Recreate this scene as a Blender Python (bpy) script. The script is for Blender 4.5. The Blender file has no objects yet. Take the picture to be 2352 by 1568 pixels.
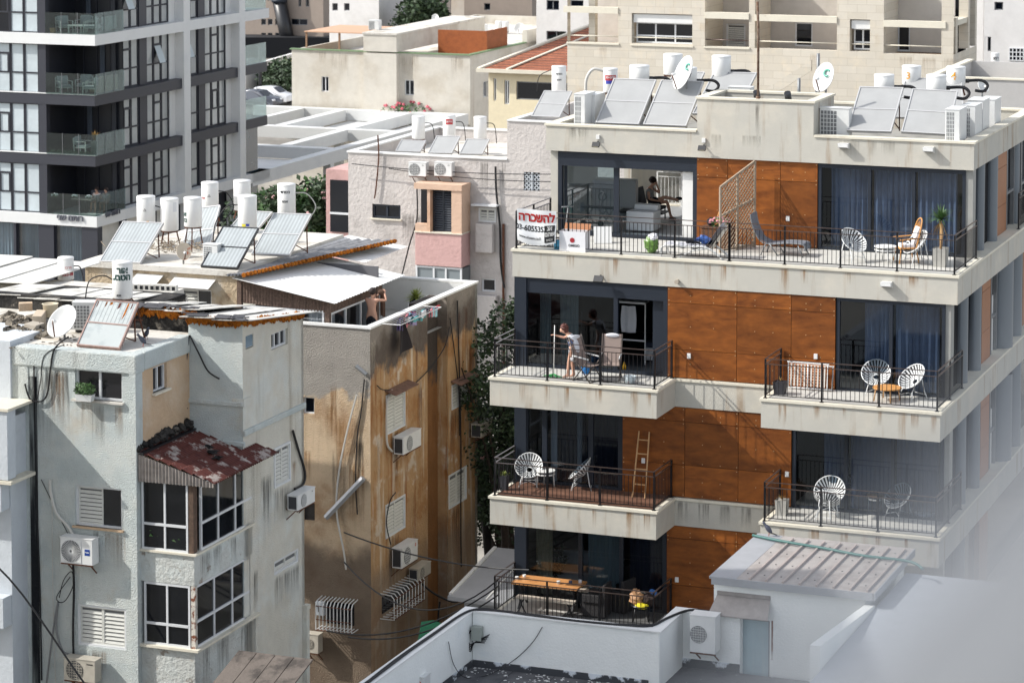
import bpy, bmesh, math, random
from math import sin, cos, tan, radians, pi, sqrt
from mathutils import Vector, Matrix
random.seed(7)
SC=bpy.context.scene
COL=SC.collection
# ---------------- camera ----------------
CZ=27.0; FPX=6400.0; XP=1176.0; YH=-450.0; PT=radians(4.0); YP=YH+FPX*tan(PT)
cam=bpy.data.cameras.new('camera'); camo=bpy.data.objects.new('camera',cam); COL.objects.link(camo)
camo.location=(0,0,CZ); camo.rotation_euler=(pi/2-PT,0,0)
cam.sensor_width=36; cam.lens=36*FPX/2352; cam.shift_y=-(784-YP)/2352
cam.clip_start=.05; cam.clip_end=3000
cam.dof.use_dof=True; cam.dof.focus_distance=74; cam.dof.aperture_fstop=2.4
SC.camera=camo
# ---------------- sky and sun ----------------
SUND=Vector((2.41,.146,-2.05)).normalized()      # travel direction of sunlight
el=math.asin(-SUND.z); az=math.atan2(-SUND.x,-SUND.y)
wd=bpy.data.worlds.new('World'); SC.world=wd; wd.use_nodes=True
nt=wd.node_tree; sky=nt.nodes.new('ShaderNodeTexSky'); sky.sky_type='NISHITA'; sky.sun_disc=False
sky.sun_elevation=el; sky.sun_rotation=az; sky.air_density=1.0; sky.dust_density=1.5; sky.ozone_density=1.5
bg=nt.nodes['Background']; hs_=nt.nodes.new('ShaderNodeHueSaturation'); hs_.inputs['Saturation'].default_value=.36; nt.links.new(sky.outputs[0],hs_.inputs['Color']); nt.links.new(hs_.outputs[0],bg.inputs[0]); bg.inputs[1].default_value=.15
sl=bpy.data.lights.new('sun','SUN'); sl.energy=2.6; sl.angle=radians(.6); sl.color=(1,.965,.9)
so=bpy.data.objects.new('sun',sl); COL.objects.link(so); so.rotation_euler=SUND.to_track_quat('-Z','Y').to_euler(); so.location=(-60,0,80)
SC.view_settings.view_transform='Standard'; SC.view_settings.look='None'; SC.view_settings.exposure=.86; SC.view_settings.gamma=1
# ---------------- pixel rays -> planes of the place ----------------
def ray(x,y):
    a=x-XP;b=YP-y
    return (a, FPX*cos(PT)+b*sin(PT), -FPX*sin(PT)+b*cos(PT))
class Frame:
    """a building's own axes: u along its street front, n into its depth, z up"""
    def __init__(s,x,y,Y,a=21):
        r=ray(x,y);t=Y/r[1];s.x0=r[0]*t;s.y0=Y;s.z=CZ+r[2]*t
        s.a=radians(a);s.u=(cos(s.a),-sin(s.a));s.n=(sin(s.a),cos(s.a))
    def w(s,u,n,z): return Vector((s.x0+u*s.u[0]+n*s.n[0], s.y0+u*s.u[1]+n*s.n[1], z))
    def hit(s,x,y,k,v):
        r=ray(x,y);o=(-s.x0,-s.y0)
        L=[(o[0]*s.u[0]+o[1]*s.u[1],r[0]*s.u[0]+r[1]*s.u[1]),(o[0]*s.n[0]+o[1]*s.n[1],r[0]*s.n[0]+r[1]*s.n[1]),(CZ,r[2])]
        t=(v-L[k][0])/L[k][1]
        return tuple(c[0]+t*c[1] for c in L)
    def flr(s,x,y,z): h=s.hit(x,y,2,z); return h[0],h[1]
    def front(s,n): return Face(s,'f',n)
    def side(s,u): return Face(s,'s',u)
class Face:
    """a wall plane: h along it, d into it, z up"""
    def __init__(s,F,kind,k): s.F=F;s.kind=kind;s.k=k
    def p(s,h,d,z): return (h,s.k+d,z) if s.kind=='f' else (s.k-d,h,z)
    def px(s,x,y):
        if s.kind=='f': t=s.F.hit(x,y,1,s.k); return t[0],t[2]
        t=s.F.hit(x,y,0,s.k); return t[1],t[2]
    def w(s,h,d,z): return s.F.w(*s.p(h,d,z))
    def yaw(s): return -s.F.a if s.kind=='f' else pi/2-s.F.a
    def rect(s,x0,y0,x1,y1):
        """pixel corners top-left, bottom-right -> h0,h1,z0,z1"""
        a=s.px(x0,y0);b=s.px(x1,y1); c=s.px(x0,y1); e=s.px(x1,y0)
        return a[0],b[0],(b[1]+c[1])/2,(a[1]+e[1])/2
class Idf:
    def p(s,h,d,z): return (h,d,z)
ID=Idf()
# ---------------- mesh builder ----------------
class MB:
    def __init__(s): s.v=[];s.f=[];s.mi=[];s.m=0;s.sm=[]
    def face(s,idx,smooth=False): s.f.append(idx);s.mi.append(s.m);s.sm.append(smooth)
    def add(s,vs,fs,smooth=False):
        b=len(s.v);s.v+=[tuple(v) for v in vs]
        for f in fs: s.face([b+i for i in f],smooth)
        return s
    def quad(s,a,b,c,d): return s.add([a,b,c,d],[(0,1,2,3)])
    def box(s,h0,h1,d0,d1,z0,z1,F=ID):
        vs=[F.p(h,d,z) for z in (z0,z1) for d in (d0,d1) for h in (h0,h1)]
        return s.add(vs,[(0,1,3,2),(4,6,7,5),(0,4,5,1),(2,3,7,6),(0,2,6,4),(1,5,7,3)])
    def obox(s,c,dx,dy,dz,M):
        vs=[Vector(c)+M@Vector((x*dx/2,y*dy/2,z*dz/2)) for z in (-1,1) for y in (-1,1) for x in (-1,1)]
        return s.add(vs,[(0,1,3,2),(4,6,7,5),(0,4,5,1),(2,3,7,6),(0,2,6,4),(1,5,7,3)])
    def bar(s,a,b,w,t=None,up=(0,0,1)):
        """square bar between two points"""
        t=t or w;a=Vector(a);b=Vector(b);d=(b-a)
        L=d.length;d.normalize();upv=Vector(up)
        if abs(d.dot(upv))>.98: upv=Vector((0,1,0))
        x=d.cross(upv).normalized();y=x.cross(d)
        vs=[p+x*sx*w/2+y*sy*t/2 for p in (a,b) for sx,sy in ((-1,-1),(1,-1),(1,1),(-1,1))]
        return s.add(vs,[(0,1,2,3),(4,7,6,5),(0,4,5,1),(1,5,6,2),(2,6,7,3),(3,7,4,0)])
    def tube(s,pts,r,n=6,cap=True,rs=None):
        pts=[Vector(p) for p in pts];N=len(pts);b=len(s.v);prev=None
        for i,p in enumerate(pts):
            d=(pts[min(i+1,N-1)]-pts[max(i-1,0)]).normalized()
            if prev is None:
                u=Vector((0,0,1)) if abs(d.z)<.9 else Vector((0,1,0));x=d.cross(u).normalized()
            else: x=(prev-d*prev.dot(d)).normalized()
            prev=x;y=d.cross(x);rr=rs[i] if rs else r
            for k in range(n):
                a=2*pi*k/n;s.v.append(tuple(p+x*cos(a)*rr+y*sin(a)*rr))
        for i in range(N-1):
            for k in range(n):
                k2=(k+1)%n;s.face([b+i*n+k,b+i*n+k2,b+(i+1)*n+k2,b+(i+1)*n+k],n>5)
        if cap: s.face([b+k for k in range(n)]);s.face([b+(N-1)*n+k for k in range(n)])
        return s
    def lathe(s,prof,n=24,c=(0,0,0),M=None,a0=0,a1=2*pi,smooth=True):
        """prof: list of (r,z) ; M optional rotation"""
        b=len(s.v);full=abs(a1-a0-2*pi)<1e-6;K=n if full else n+1
        for r,z in prof:
            for k in range(K):
                a=a0+(a1-a0)*k/n;v=Vector((r*cos(a),r*sin(a),z))
                if M: v=M@v
                s.v.append(tuple(v+Vector(c)))
        for i in range(len(prof)-1):
            for k in range(n):
                k2=(k+1)%K
                s.face([b+i*K+k,b+i*K+k2,b+(i+1)*K+k2,b+(i+1)*K+k],smooth)
        return s
    def cyl(s,c,r,z0,z1,n=20,M=None): return s.lathe([(0,z0),(r,z0)],n,c,M,smooth=False).lathe([(r,z0),(r,z1)],n,c,M).lathe([(r,z1),(0,z1)],n,c,M,smooth=False)
    def poly(s,pts,z0,z1):
        n=len(pts);b=len(s.v);s.v+=[(x,y,z0) for x,y in pts]+[(x,y,z1) for x,y in pts]
        s.face([b+i for i in range(n)][::-1]);s.face([b+n+i for i in range(n)])
        for i in range(n): j=(i+1)%n;s.face([b+i,b+j,b+n+j,b+n+i])
        return s
    def blob(s,c,rx,ry,rz,seed=0,rough=.25,n=8,m=5):
        R=random.Random(seed);b=len(s.v);c=Vector(c)
        for i in range(m+1):
            t=pi*i/m
            for k in range(n):
                a=2*pi*k/n+(i%2)*pi/n;q=1+R.uniform(-rough,rough)
                s.v.append(tuple(c+Vector((sin(t)*cos(a)*rx*q,sin(t)*sin(a)*ry*q,cos(t)*rz*q))))
        for i in range(m):
            for k in range(n): k2=(k+1)%n;s.face([b+i*n+k,b+i*n+k2,b+(i+1)*n+k2,b+(i+1)*n+k])
        return s
    def grid(s,fn,nu,nv,smooth=True):
        b=len(s.v)
        for j in range(nv+1):
            for i in range(nu+1): s.v.append(tuple(fn(i/nu,j/nv)))
        for j in range(nv):
            for i in range(nu):
                q=b+j*(nu+1)+i;s.face([q,q+1,q+nu+2,q+nu+1],smooth)
        return s
    def wall(s,F,h0,h1,z0,z1,holes=(),reveal=.15,d0=0.0):
        """wall sheet on face F with real rectangular openings and reveals (holes: h0,h1,z0,z1)"""
        holes=[(max(a,h0),min(b,h1),max(c,z0),min(e,z1)) for a,b,c,e in holes]
        H=sorted({h0,h1}|{x for o in holes for x in o[:2]});Z=sorted({z0,z1}|{x for o in holes for x in o[2:]})
        for i in range(len(H)-1):
            run=None
            for j in range(len(Z)-1):
                mh=(H[i]+H[i+1])/2;mz=(Z[j]+Z[j+1])/2
                if any(o[0]<mh<o[1] and o[2]<mz<o[3] for o in holes):
                    if run is not None: s._wq(F,H[i],H[i+1],run,Z[j],d0);run=None
                elif run is None: run=Z[j]
            if run is not None: s._wq(F,H[i],H[i+1],run,z1,d0)
        for a,b,c,e in holes:
            P=lambda h,d,z:F.p(h,d0+d,z)
            s.quad(P(a,0,c),P(b,0,c),P(b,reveal,c),P(a,reveal,c));s.quad(P(a,0,e),P(a,reveal,e),P(b,reveal,e),P(b,0,e))
            s.quad(P(a,0,c),P(a,reveal,c),P(a,reveal,e),P(a,0,e));s.quad(P(b,0,c),P(b,0,e),P(b,reveal,e),P(b,reveal,c))
        return s
    def _wq(s,F,a,b,c,e,d): s.quad(F.p(a,d,c),F.p(b,d,c),F.p(b,d,e),F.p(a,d,e))
    def mesh(s,name,mats,bevel=0):
        me=bpy.data.meshes.new(name);me.from_pydata(s.v,[],s.f)
        if not isinstance(mats,(list,tuple)): mats=[mats]
        for m in mats: me.materials.append(m)
        me.polygons.foreach_set('material_index',s.mi);me.polygons.foreach_set('use_smooth',s.sm)
        bm=bmesh.new();bm.from_mesh(me)
        bmesh.ops.remove_doubles(bm,verts=bm.verts,dist=1e-5)
        if bevel:
            es=[e for e in bm.edges if len(e.link_faces)==2 and e.calc_face_angle(0)>.6]
            bmesh.ops.bevel(bm,geom=es,offset=bevel,segments=2,affect='EDGES',profile=.5)
        bmesh.ops.recalc_face_normals(bm,faces=bm.faces);bm.to_mesh(me);bm.free()
        return me
def E(name,label,cat,loc=(0,0,0),yaw=0,group=None):
    o=bpy.data.objects.new(name,None);COL.objects.link(o);o.location=loc;o.rotation_euler=(0,0,yaw);o.empty_display_size=.2
    o['label']=label;o['category']=cat
    if group:o['group']=group
    return o
def P(name,mb,mat,par,label=None,bevel=0,kind=None):
    me=mb.mesh(name,mat,bevel) if isinstance(mb,MB) else mb
    o=bpy.data.objects.new(name,me);COL.objects.link(o)
    if par: o.parent=par
    if label:o['label']=label
    if kind:o['kind']=kind
    return o
def T1(name,mb,mat,label,cat,loc=(0,0,0),yaw=0,group=None,bevel=0,kind=None):
    """a thing that is one mesh"""
    o=P(name,mb,mat,None,label,bevel,kind);o.location=loc;o.rotation_euler=(0,0,yaw)
    if cat:o['category']=cat
    if label is None and 'label' in o:del o['label']
    if group:o['group']=group
    return o
KIDS={}
def kids(o): return [c for c in list(COL.objects) if c.parent==o] if o.name not in KIDS else KIDS[o.name]
def dup(root,loc,yaw=None,label=None,scale=None,group=None):
    if root.name not in KIDS:
        ch=[c for c in COL.objects if c.parent==root]; KIDS[root.name]=ch
        for c in ch: KIDS[c.name]=[g for g in COL.objects if g.parent==c]
    r=root.copy();COL.objects.link(r);r.location=loc
    if yaw is not None:r.rotation_euler=(0,0,yaw)
    if scale:r.scale=scale if isinstance(scale,tuple) else (scale,)*3
    if label:r['label']=label
    if group:r['group']=group
    for ch in KIDS[root.name]:
        c=ch.copy();COL.objects.link(c);c.parent=r
        for g in KIDS.get(ch.name,[]):
            d=g.copy();COL.objects.link(d);d.parent=c
    return r
def sag(a,b,s,n=14):
    a=Vector(a);b=Vector(b);return [a.lerp(b,i/n)-Vector((0,0,4*s*(i/n)*(1-i/n))) for i in range(n+1)]
def spline(pts,n=6):
    """catmull-rom through points"""
    P_=[Vector(p) for p in pts];out=[]
    for i in range(len(P_)-1):
        a=P_[max(i-1,0)];b=P_[i];c=P_[i+1];d=P_[min(i+2,len(P_)-1)]
        for k in range(n):
            t=k/n;out.append(.5*((2*b)+(c-a)*t+(2*a-5*b+4*c-d)*t*t+(3*b-a-3*c+d)*t**3))
    out.append(P_[-1]);return out
def text_mesh(txt,size,ext=.004,bold=0.0):
    cu=bpy.data.curves.new('lettering','FONT');cu.body=txt;cu.size=size;cu.extrude=ext;cu.offset=bold;cu.align_x='CENTER'
    o=bpy.data.objects.new('t',cu);COL.objects.link(o);dg=bpy.context.evaluated_depsgraph_get();dg.update()
    me=bpy.data.meshes.new_from_object(o.evaluated_get(dg));bpy.data.objects.remove(o)
    return me
def stand_text(me,M,mat):
    """lettering lies in its local xy: stand it up (x right, z up, facing -y), then apply M"""
    me.transform(M@Matrix.Rotation(pi/2,4,'X'));me.materials.clear();me.materials.append(mat);return me
# ---------------- materials ----------------
def c(r,g,b):
    f=lambda x:(x/255/12.92) if x<=10 else ((x/255+.055)/1.055)**2.4
    return (f(r),f(g),f(b),1)
MC={}
def pbr(name,col,rough=.6,metal=0,bump=0,bscale=40,var=.0,vscale=3,spec=.5,coat=0,island=0,streak=None):
    """plain surface: small tone variation, fine bump, optional vertical streaks"""
    if name in MC:return MC[name]
    m=bpy.data.materials.new(name);m.use_nodes=True;N=m.node_tree.nodes;L=m.node_tree.links;b=N['Principled BSDF']
    b.inputs['Roughness'].default_value=rough;b.inputs['Metallic'].default_value=metal;b.inputs['Specular IOR Level'].default_value=spec
    if coat:b.inputs['Coat Weight'].default_value=coat
    b.inputs['Base Color'].default_value=col
    tc=N.new('ShaderNodeTexCoord')
    out=None
    if var:
        n=N.new('ShaderNodeTexNoise');n.inputs['Scale'].default_value=vscale;n.inputs['Detail'].default_value=6;n.inputs['Roughness'].default_value=.65
        L.new(tc.outputs['Object'],n.inputs['Vector'])
        r=N.new('ShaderNodeMapRange');r.inputs['From Min'].default_value=.3;r.inputs['From Max'].default_value=.7;r.inputs['To Min'].default_value=1-var;r.inputs['To Max'].default_value=1+var
        L.new(n.outputs['Fac'],r.inputs['Value'])
        mx=N.new('ShaderNodeMix');mx.data_type='RGBA';mx.blend_type='MULTIPLY';mx.inputs[0].default_value=1;mx.inputs[6].default_value=col
        L.new(r.outputs[0],mx.inputs[7]);out=mx.outputs[2]
    if island:
        g=N.new('ShaderNodeNewGeometry');r=N.new('ShaderNodeMapRange');r.inputs['To Min'].default_value=1-island;r.inputs['To Max'].default_value=1+island
        L.new(g.outputs['Random Per Island'],r.inputs['Value']);mx=N.new('ShaderNodeMix');mx.data_type='RGBA';mx.blend_type='MULTIPLY';mx.inputs[0].default_value=1
        if out:L.new(out,mx.inputs[6])
        else:mx.inputs[6].default_value=col
        L.new(r.outputs[0],mx.inputs[7]);out=mx.outputs[2]
    if streak:
        out=layer(N,L,tc,out,col,*streak)
    if out:L.new(out,b.inputs['Base Color'])
    if bump:
        n2=N.new('ShaderNodeTexNoise');n2.inputs['Scale'].default_value=bscale;n2.inputs['Detail'].default_value=5
        L.new(tc.outputs['Object'],n2.inputs['Vector']);bp=N.new('ShaderNodeBump');bp.inputs['Strength'].default_value=bump;bp.inputs['Distance'].default_value=.03
        L.new(n2.outputs['Fac'],bp.inputs['Height']);L.new(bp.outputs[0],b.inputs['Normal'])
    MC[name]=m;return m
def layer(N,L,tc,prev,col,c2,kind,scale,lo,hi,amt=1.0,zc=0,seed=0):
    """mix colour c2 over prev where a noise mask says so.
    kind: 'n' blotches, 's' vertical streaks, 'up'/'dn' above / below height zc with a ragged edge"""
    mp=N.new('ShaderNodeMapping');L.new(tc.outputs['Object'],mp.inputs['Vector']);mp.inputs['Location'].default_value=(seed*3.7,seed*1.3,seed*2.1)
    if kind=='s':mp.inputs['Scale'].default_value=(1,1,.09)
    n=N.new('ShaderNodeTexNoise');n.inputs['Scale'].default_value=scale;n.inputs['Detail'].default_value=7;n.inputs['Roughness'].default_value=.62
    L.new(mp.outputs[0],n.inputs['Vector']);v=n.outputs['Fac']
    if kind in('up','dn'):
        sx=N.new('ShaderNodeSeparateXYZ');L.new(tc.outputs['Object'],sx.inputs[0])
        a=N.new('ShaderNodeMath');a.operation='SUBTRACT' if kind=='up' else 'SUBTRACT'
        if kind=='up':L.new(sx.outputs[2],a.inputs[0]);a.inputs[1].default_value=zc
        else:a.inputs[0].default_value=zc;L.new(sx.outputs[2],a.inputs[1])
        a2=N.new('ShaderNodeMath');a2.operation='MULTIPLY_ADD';L.new(v,a2.inputs[0]);a2.inputs[1].default_value=1.6;L.new(a.outputs[0],a2.inputs[2]);v=a2.outputs[0]
    r=N.new('ShaderNodeMapRange');r.interpolation_type='SMOOTHSTEP';r.inputs['From Min'].default_value=lo;r.inputs['From Max'].default_value=hi;r.inputs['To Max'].default_value=amt
    L.new(v,r.inputs['Value']);mx=N.new('ShaderNodeMix');mx.data_type='RGBA';L.new(r.outputs[0],mx.inputs[0])
    if prev:L.new(prev,mx.inputs[6])
    else:mx.inputs[6].default_value=col
    mx.inputs[7].default_value=c2
    return mx.outputs[2]
def plaster(name,col,layers=(),bump=.5,bscale=9,rough=.85,var=.07):
    if name in MC:return MC[name]
    m=bpy.data.materials.new(name);m.use_nodes=True;N=m.node_tree.nodes;L=m.node_tree.links;b=N['Principled BSDF'];b.inputs['Roughness'].default_value=rough;b.inputs['Specular IOR Level'].default_value=.25
    tc=N.new('ShaderNodeTexCoord')
    n=N.new('ShaderNodeTexNoise');n.inputs['Scale'].default_value=1.3;n.inputs['Detail'].default_value=9;n.inputs['Roughness'].default_value=.7;L.new(tc.outputs['Object'],n.inputs['Vector'])
    r=N.new('ShaderNodeMapRange');r.inputs['From Min'].default_value=.3;r.inputs['From Max'].default_value=.7;r.inputs['To Min'].default_value=1-var;r.inputs['To Max'].default_value=1+var;L.new(n.outputs['Fac'],r.inputs['Value'])
    out=None
    for ly in layers: out=layer(N,L,tc,out,col,*ly)
    mx=N.new('ShaderNodeMix');mx.data_type='RGBA';mx.blend_type='MULTIPLY';mx.inputs[0].default_value=1
    if out:L.new(out,mx.inputs[6])
    else:mx.inputs[6].default_value=col
    L.new(r.outputs[0],mx.inputs[7]);L.new(mx.outputs[2],b.inputs['Base Color'])
    if bump:
        n2=N.new('ShaderNodeTexNoise');n2.inputs['Scale'].default_value=bscale;n2.inputs['Detail'].default_value=8;n2.inputs['Roughness'].default_value=.6;L.new(tc.outputs['Object'],n2.inputs['Vector'])
        bp=N.new('ShaderNodeBump');bp.inputs['Strength'].default_value=bump;bp.inputs['Distance'].default_value=.06;L.new(n2.outputs['Fac'],bp.inputs['Height']);L.new(bp.outputs[0],b.inputs['Normal'])
    MC[name]=m;return m
def glass_open(name='clear_glass',tint=(.5,.55,.6,1),refl=.035):
    """thin window glass: see-through with a mirror film"""
    if name in MC:return MC[name]
    m=bpy.data.materials.new(name);m.use_nodes=True;N=m.node_tree.nodes;L=m.node_tree.links;N.remove(N['Principled BSDF'])
    t=N.new('ShaderNodeBsdfTransparent');t.inputs[0].default_value=tint;g=N.new('ShaderNodeBsdfGlossy');g.inputs['Roughness'].default_value=.03;g.inputs[0].default_value=(.9,.95,1,1)
    f=N.new('ShaderNodeLayerWeight');f.inputs['Blend'].default_value=.35;r=N.new('ShaderNodeMapRange');r.inputs['To Min'].default_value=refl;r.inputs['To Max'].default_value=.6;L.new(f.outputs['Fresnel'],r.inputs['Value'])
    mx=N.new('ShaderNodeMixShader');L.new(r.outputs[0],mx.inputs[0]);L.new(t.outputs[0],mx.inputs[1]);L.new(g.outputs[0],mx.inputs[2]);L.new(mx.outputs[0],N['Material Output'].inputs[0])
    MC[name]=m;return m
def wood_panel(name,c1,c2,axis='f',scale=1.0):
    """varnished plywood: swirling grain, each sheet cut from another log"""
    if name in MC:return MC[name]
    m=bpy.data.materials.new(name);m.use_nodes=True;N=m.node_tree.nodes;L=m.node_tree.links;b=N['Principled BSDF'];b.inputs['Roughness'].default_value=.42;b.inputs['Specular IOR Level'].default_value=.35
    tc=N.new('ShaderNodeTexCoord');g=N.new('ShaderNodeNewGeometry')
    cmb=N.new('ShaderNodeVectorMath');cmb.operation='MULTIPLY_ADD';cx=N.new('ShaderNodeCombineXYZ')
    for i in range(3):L.new(g.outputs['Random Per Island'],cx.inputs[i])
    L.new(cx.outputs[0],cmb.inputs[0]);cmb.inputs[1].default_value=(17,31,23);L.new(tc.outputs['Object'],cmb.inputs[2])
    mp=N.new('ShaderNodeMapping');mp.inputs['Scale'].default_value=(.55*scale,1,1.5*scale);L.new(cmb.outputs[0],mp.inputs['Vector'])
    n=N.new('ShaderNodeTexNoise');n.inputs['Scale'].default_value=.8;n.inputs['Detail'].default_value=2;n.inputs['Distortion'].default_value=1.0;L.new(mp.outputs[0],n.inputs['Vector'])
    w=N.new('ShaderNodeMath');w.operation='MULTIPLY';L.new(n.outputs['Fac'],w.inputs[0]);w.inputs[1].default_value=34
    s=N.new('ShaderNodeMath');s.operation='SINE';L.new(w.outputs[0],s.inputs[0])
    n2=N.new('ShaderNodeTexNoise');n2.inputs['Scale'].default_value=2.2;n2.inputs['Detail'].default_value=8;n2.inputs['Roughness'].default_value=.7;L.new(mp.outputs[0],n2.inputs['Vector'])
    a=N.new('ShaderNodeMath');a.operation='MULTIPLY_ADD';L.new(s.outputs[0],a.inputs[0]);a.inputs[1].default_value=.055;L.new(n2.outputs['Fac'],a.inputs[2])
    r=N.new('ShaderNodeMapRange');r.inputs['From Min'].default_value=.28;r.inputs['From Max'].default_value=.72;L.new(a.outputs[0],r.inputs['Value'])
    mx=N.new('ShaderNodeMix');mx.data_type='RGBA';mx.inputs[6].default_value=c1;mx.inputs[7].default_value=c2;L.new(r.outputs[0],mx.inputs[0])
    ri=N.new('ShaderNodeMapRange');ri.inputs['To Min'].default_value=.74;ri.inputs['To Max'].default_value=1.22;L.new(g.outputs['Random Per Island'],ri.inputs['Value'])
    mm=N.new('ShaderNodeMix');mm.data_type='RGBA';mm.blend_type='MULTIPLY';mm.inputs[0].default_value=1;L.new(mx.outputs[2],mm.inputs[6]);L.new(ri.outputs[0],mm.inputs[7]);L.new(mm.outputs[2],b.inputs['Base Color'])
    MC[name]=m;return m
RUST=c(120,70,32)
M_conc=plaster('painted_concrete',c(186,183,174),[(c(140,112,80),'s',2.4,.53,.70,.6,0,1),(c(205,198,184),'n',.8,.45,.7,.6,0,2)],bump=.12,bscale=30,var=.05)
M_cope=plaster('stone_coping',c(214,208,192),[(c(170,158,138),'n',1.5,.55,.75,.5)],bump=.08,bscale=20,var=.06)
M_slate=pbr('slate_metal',c(28,36,48),.5,.0,var=.06,vscale=1.5)
M_black=pbr('black_metal',c(26,27,31),.4,.0,spec=.6)
M_rail=pbr('rail_metal',c(24,24,28),.38,.3,var=.25,vscale=5)
M_toprail=pbr('worn_rail_metal',c(92,80,76),.32,.5,var=.3,vscale=6)
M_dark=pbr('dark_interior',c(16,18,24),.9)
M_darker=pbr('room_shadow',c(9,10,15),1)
M_glassdk=pbr('dark_glass',c(14,19,28),.06,spec=.7,var=.2,vscale=.7)
M_glassteal=pbr('teal_glass',c(40,58,68),.08,spec=.7,var=.4,vscale=.8)
M_wood=wood_panel('plywood_cladding',c(96,51,20),c(148,86,35))
M_white=pbr('white_paint',c(222,222,220),.45,var=.05,vscale=2)
M_whitem=pbr('white_metal',c(216,217,216),.35,var=.06,vscale=3,spec=.5)
M_tank=pbr('tank_enamel',c(226,226,224),.32,var=.05,vscale=2.5,streak=(c(176,160,138),'s',4,.66,.85,.4))
M_greym=pbr('grey_metal',c(128,130,132),.45,.3,var=.12)
M_rust=pbr('rusty_steel',c(96,58,40),.8,.2,var=.4,vscale=14)
M_cable=pbr('black_cable',c(20,20,24),.6)
M_wcable=pbr('white_pipe',c(198,196,190),.5)
M_tile=plaster('terrace_tiles',c(196,194,188),[(c(160,158,152),'n',2,.5,.75,.5)],bump=0,var=.06,rough=.55)
M_curt=pbr('blue_curtain',c(122,138,164),.8,var=.14,vscale=2)
M_gclear=glass_open()
M_gdeep=glass_open('shaded_glass',(.42,.48,.54,1),.035)
# ---------------- ground, roads, hills of the place ----------------
g=MB();g.quad((-700,-60,-.02),(700,-60,-.02),(700,1500,-.02),(-700,1500,-.02))
T1('ground',g,plaster('earth_ground',c(150,146,138),[(c(110,106,100),'n',.12,.4,.6,.8)],bump=.1,var=.15),None,None,kind='structure')
g=MB();g.box(-60,-27,200,330,-.01,.02);T1('road',g,pbr('asphalt',c(84,86,92),.9,var=.12,vscale=.5),None,None,kind='structure')
for o in COL.objects:
    if o.type=='MESH' and 'label' in o and not o['label']: del o['label']
# ================= the modern apartment building on the right =================
R=Frame(1177,572,77)
Z1,Z2,Z3,Z4=4.74,8.04,11.34,14.64; ST=.78
R0=R.w(0,0,0)
bR=E('apartment_building','modern cream and wood apartment building with stacked balconies on the right','building',R0,-R.a)
def band(z1,pts_boxes,name='floor_slab',lip=.04):
    m=MB();cp=MB()
    for (u0,u1,n0,n1) in pts_boxes: m.box(u0,u1,n0,n1,z1-ST,z1-.07)
    for (u0,u1,n0,n1) in pts_boxes: cp.box(u0-lip*(u0 not in(4.77,)),u1+lip,n0-lip,n1,z1-.068,z1)
    o=P(name,m,M_conc,bR);P('coping',cp,M_cope,o)
    return o
band(Z4,[(0,12.53,0,15)])
o3=band(Z3,[(-.03,4.77,-1.65,0.0),(7.67,12.46,-1.65,0.0)],'balcony_slab');band(Z3,[(.05,12.46,.003,15)])
band(Z2,[(-.03,4.77,-1.65,0.0),(7.67,12.46,-1.65,0.0)],'balcony_slab');band(Z2,[(.05,12.46,.003,15)])
band(Z1,[(-.03,4.77,-1.65,0.0)],'balcony_slab');band(Z1,[(.05,12.46,.003,15)])
# floors you look down on
for z,(a,b,n0,n1),mt in ((Z4,(.1,12.4,.09,2.9),M_tile),(Z3,(.1,4.64,-1.52,.25),M_tile),(Z3,(7.82,12.3,-1.52,.4),M_tile),(Z2,(7.82,12.3,-1.52,.4),M_tile),(Z1,(.1,4.64,-1.52,.25),M_tile)):
    m=MB();m.box(a,b,n0,n1,z+.001,z+.006);P('terrace_floor',m,mt,bR)
m=MB()
for i in range(15): m.box(.12,4.62,-1.5+i*.115,-1.5+i*.115+.1,Z2+.002,Z2+.03)
P('deck_floor',m,pbr('deck_wood',c(108,76,60),.7,var=.2,vscale=6,island=.2),bR,'brown slatted wooden deck floor')
m=MB();m.box(1.9,4.5,-1.35,.1,Z1+.008,Z1+.014);P('outdoor_rug',m,pbr('grey_rug',c(92,92,92),.95,var=.1,vscale=20),bR)
# roof band with the raised stair box
m=MB();f=R.front(2.85);m.box(-.06,4.48,2.85,3.1,17.06,17.78);m.box(7.85,12.34,2.85,3.1,17.06,17.78);m.box(12.09,12.34,3.1,15,17.06,17.78);m.box(-.06,.2,3.1,11.5,17.06,17.78);m.box(-.06,12.34,11.5,11.75,17.06,17.78)
o=P('roof_parapet',m,M_conc,bR)
m=MB();m.box(-.1,4.46,2.81,3.14,17.781,17.84);m.box(7.87,12.38,2.81,3.14,17.781,17.84);m.box(12.05,12.38,3.14,15,17.781,17.84);m.box(-.1,.24,3.14,11.46,17.781,17.84);m.box(-.1,12.05,11.46,11.79,17.781,17.84);P('coping',m,M_cope,o)
m=MB();m.box(.2,12.09,3.1,11.5,16.98,17.1);P('roof_floor',m,plaster('roof_felt',c(150,148,142),[(c(110,108,104),'n',1.2,.45,.7,.7)],bump=.1),bR)
m=MB();m.box(4.48,7.85,2.85,3.05,17.06,18.72);m.box(4.48,4.7,3.05,4.9,17.1,18.72);m.box(7.63,7.85,3.05,4.9,17.1,18.72);m.box(4.48,7.85,4.9,5.1,17.1,18.72);o=P('stair_box',m,M_conc,bR)
m=MB();m.box(4.44,7.89,2.81,3.08,18.721,18.78);m.box(4.44,4.72,3.08,4.87,18.721,18.78);m.box(7.61,7.89,3.08,4.87,18.721,18.78);m.box(4.44,7.89,4.87,5.13,18.721,18.78);P('coping',m,M_cope,o)
m=MB();m.box(4.7,7.63,3.05,4.9,18.2,18.25);P('well_floor',m,pbr('well_dark',c(28,28,30),.8),o)  # black sheet stands for the dark inside of the open-topped box
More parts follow.
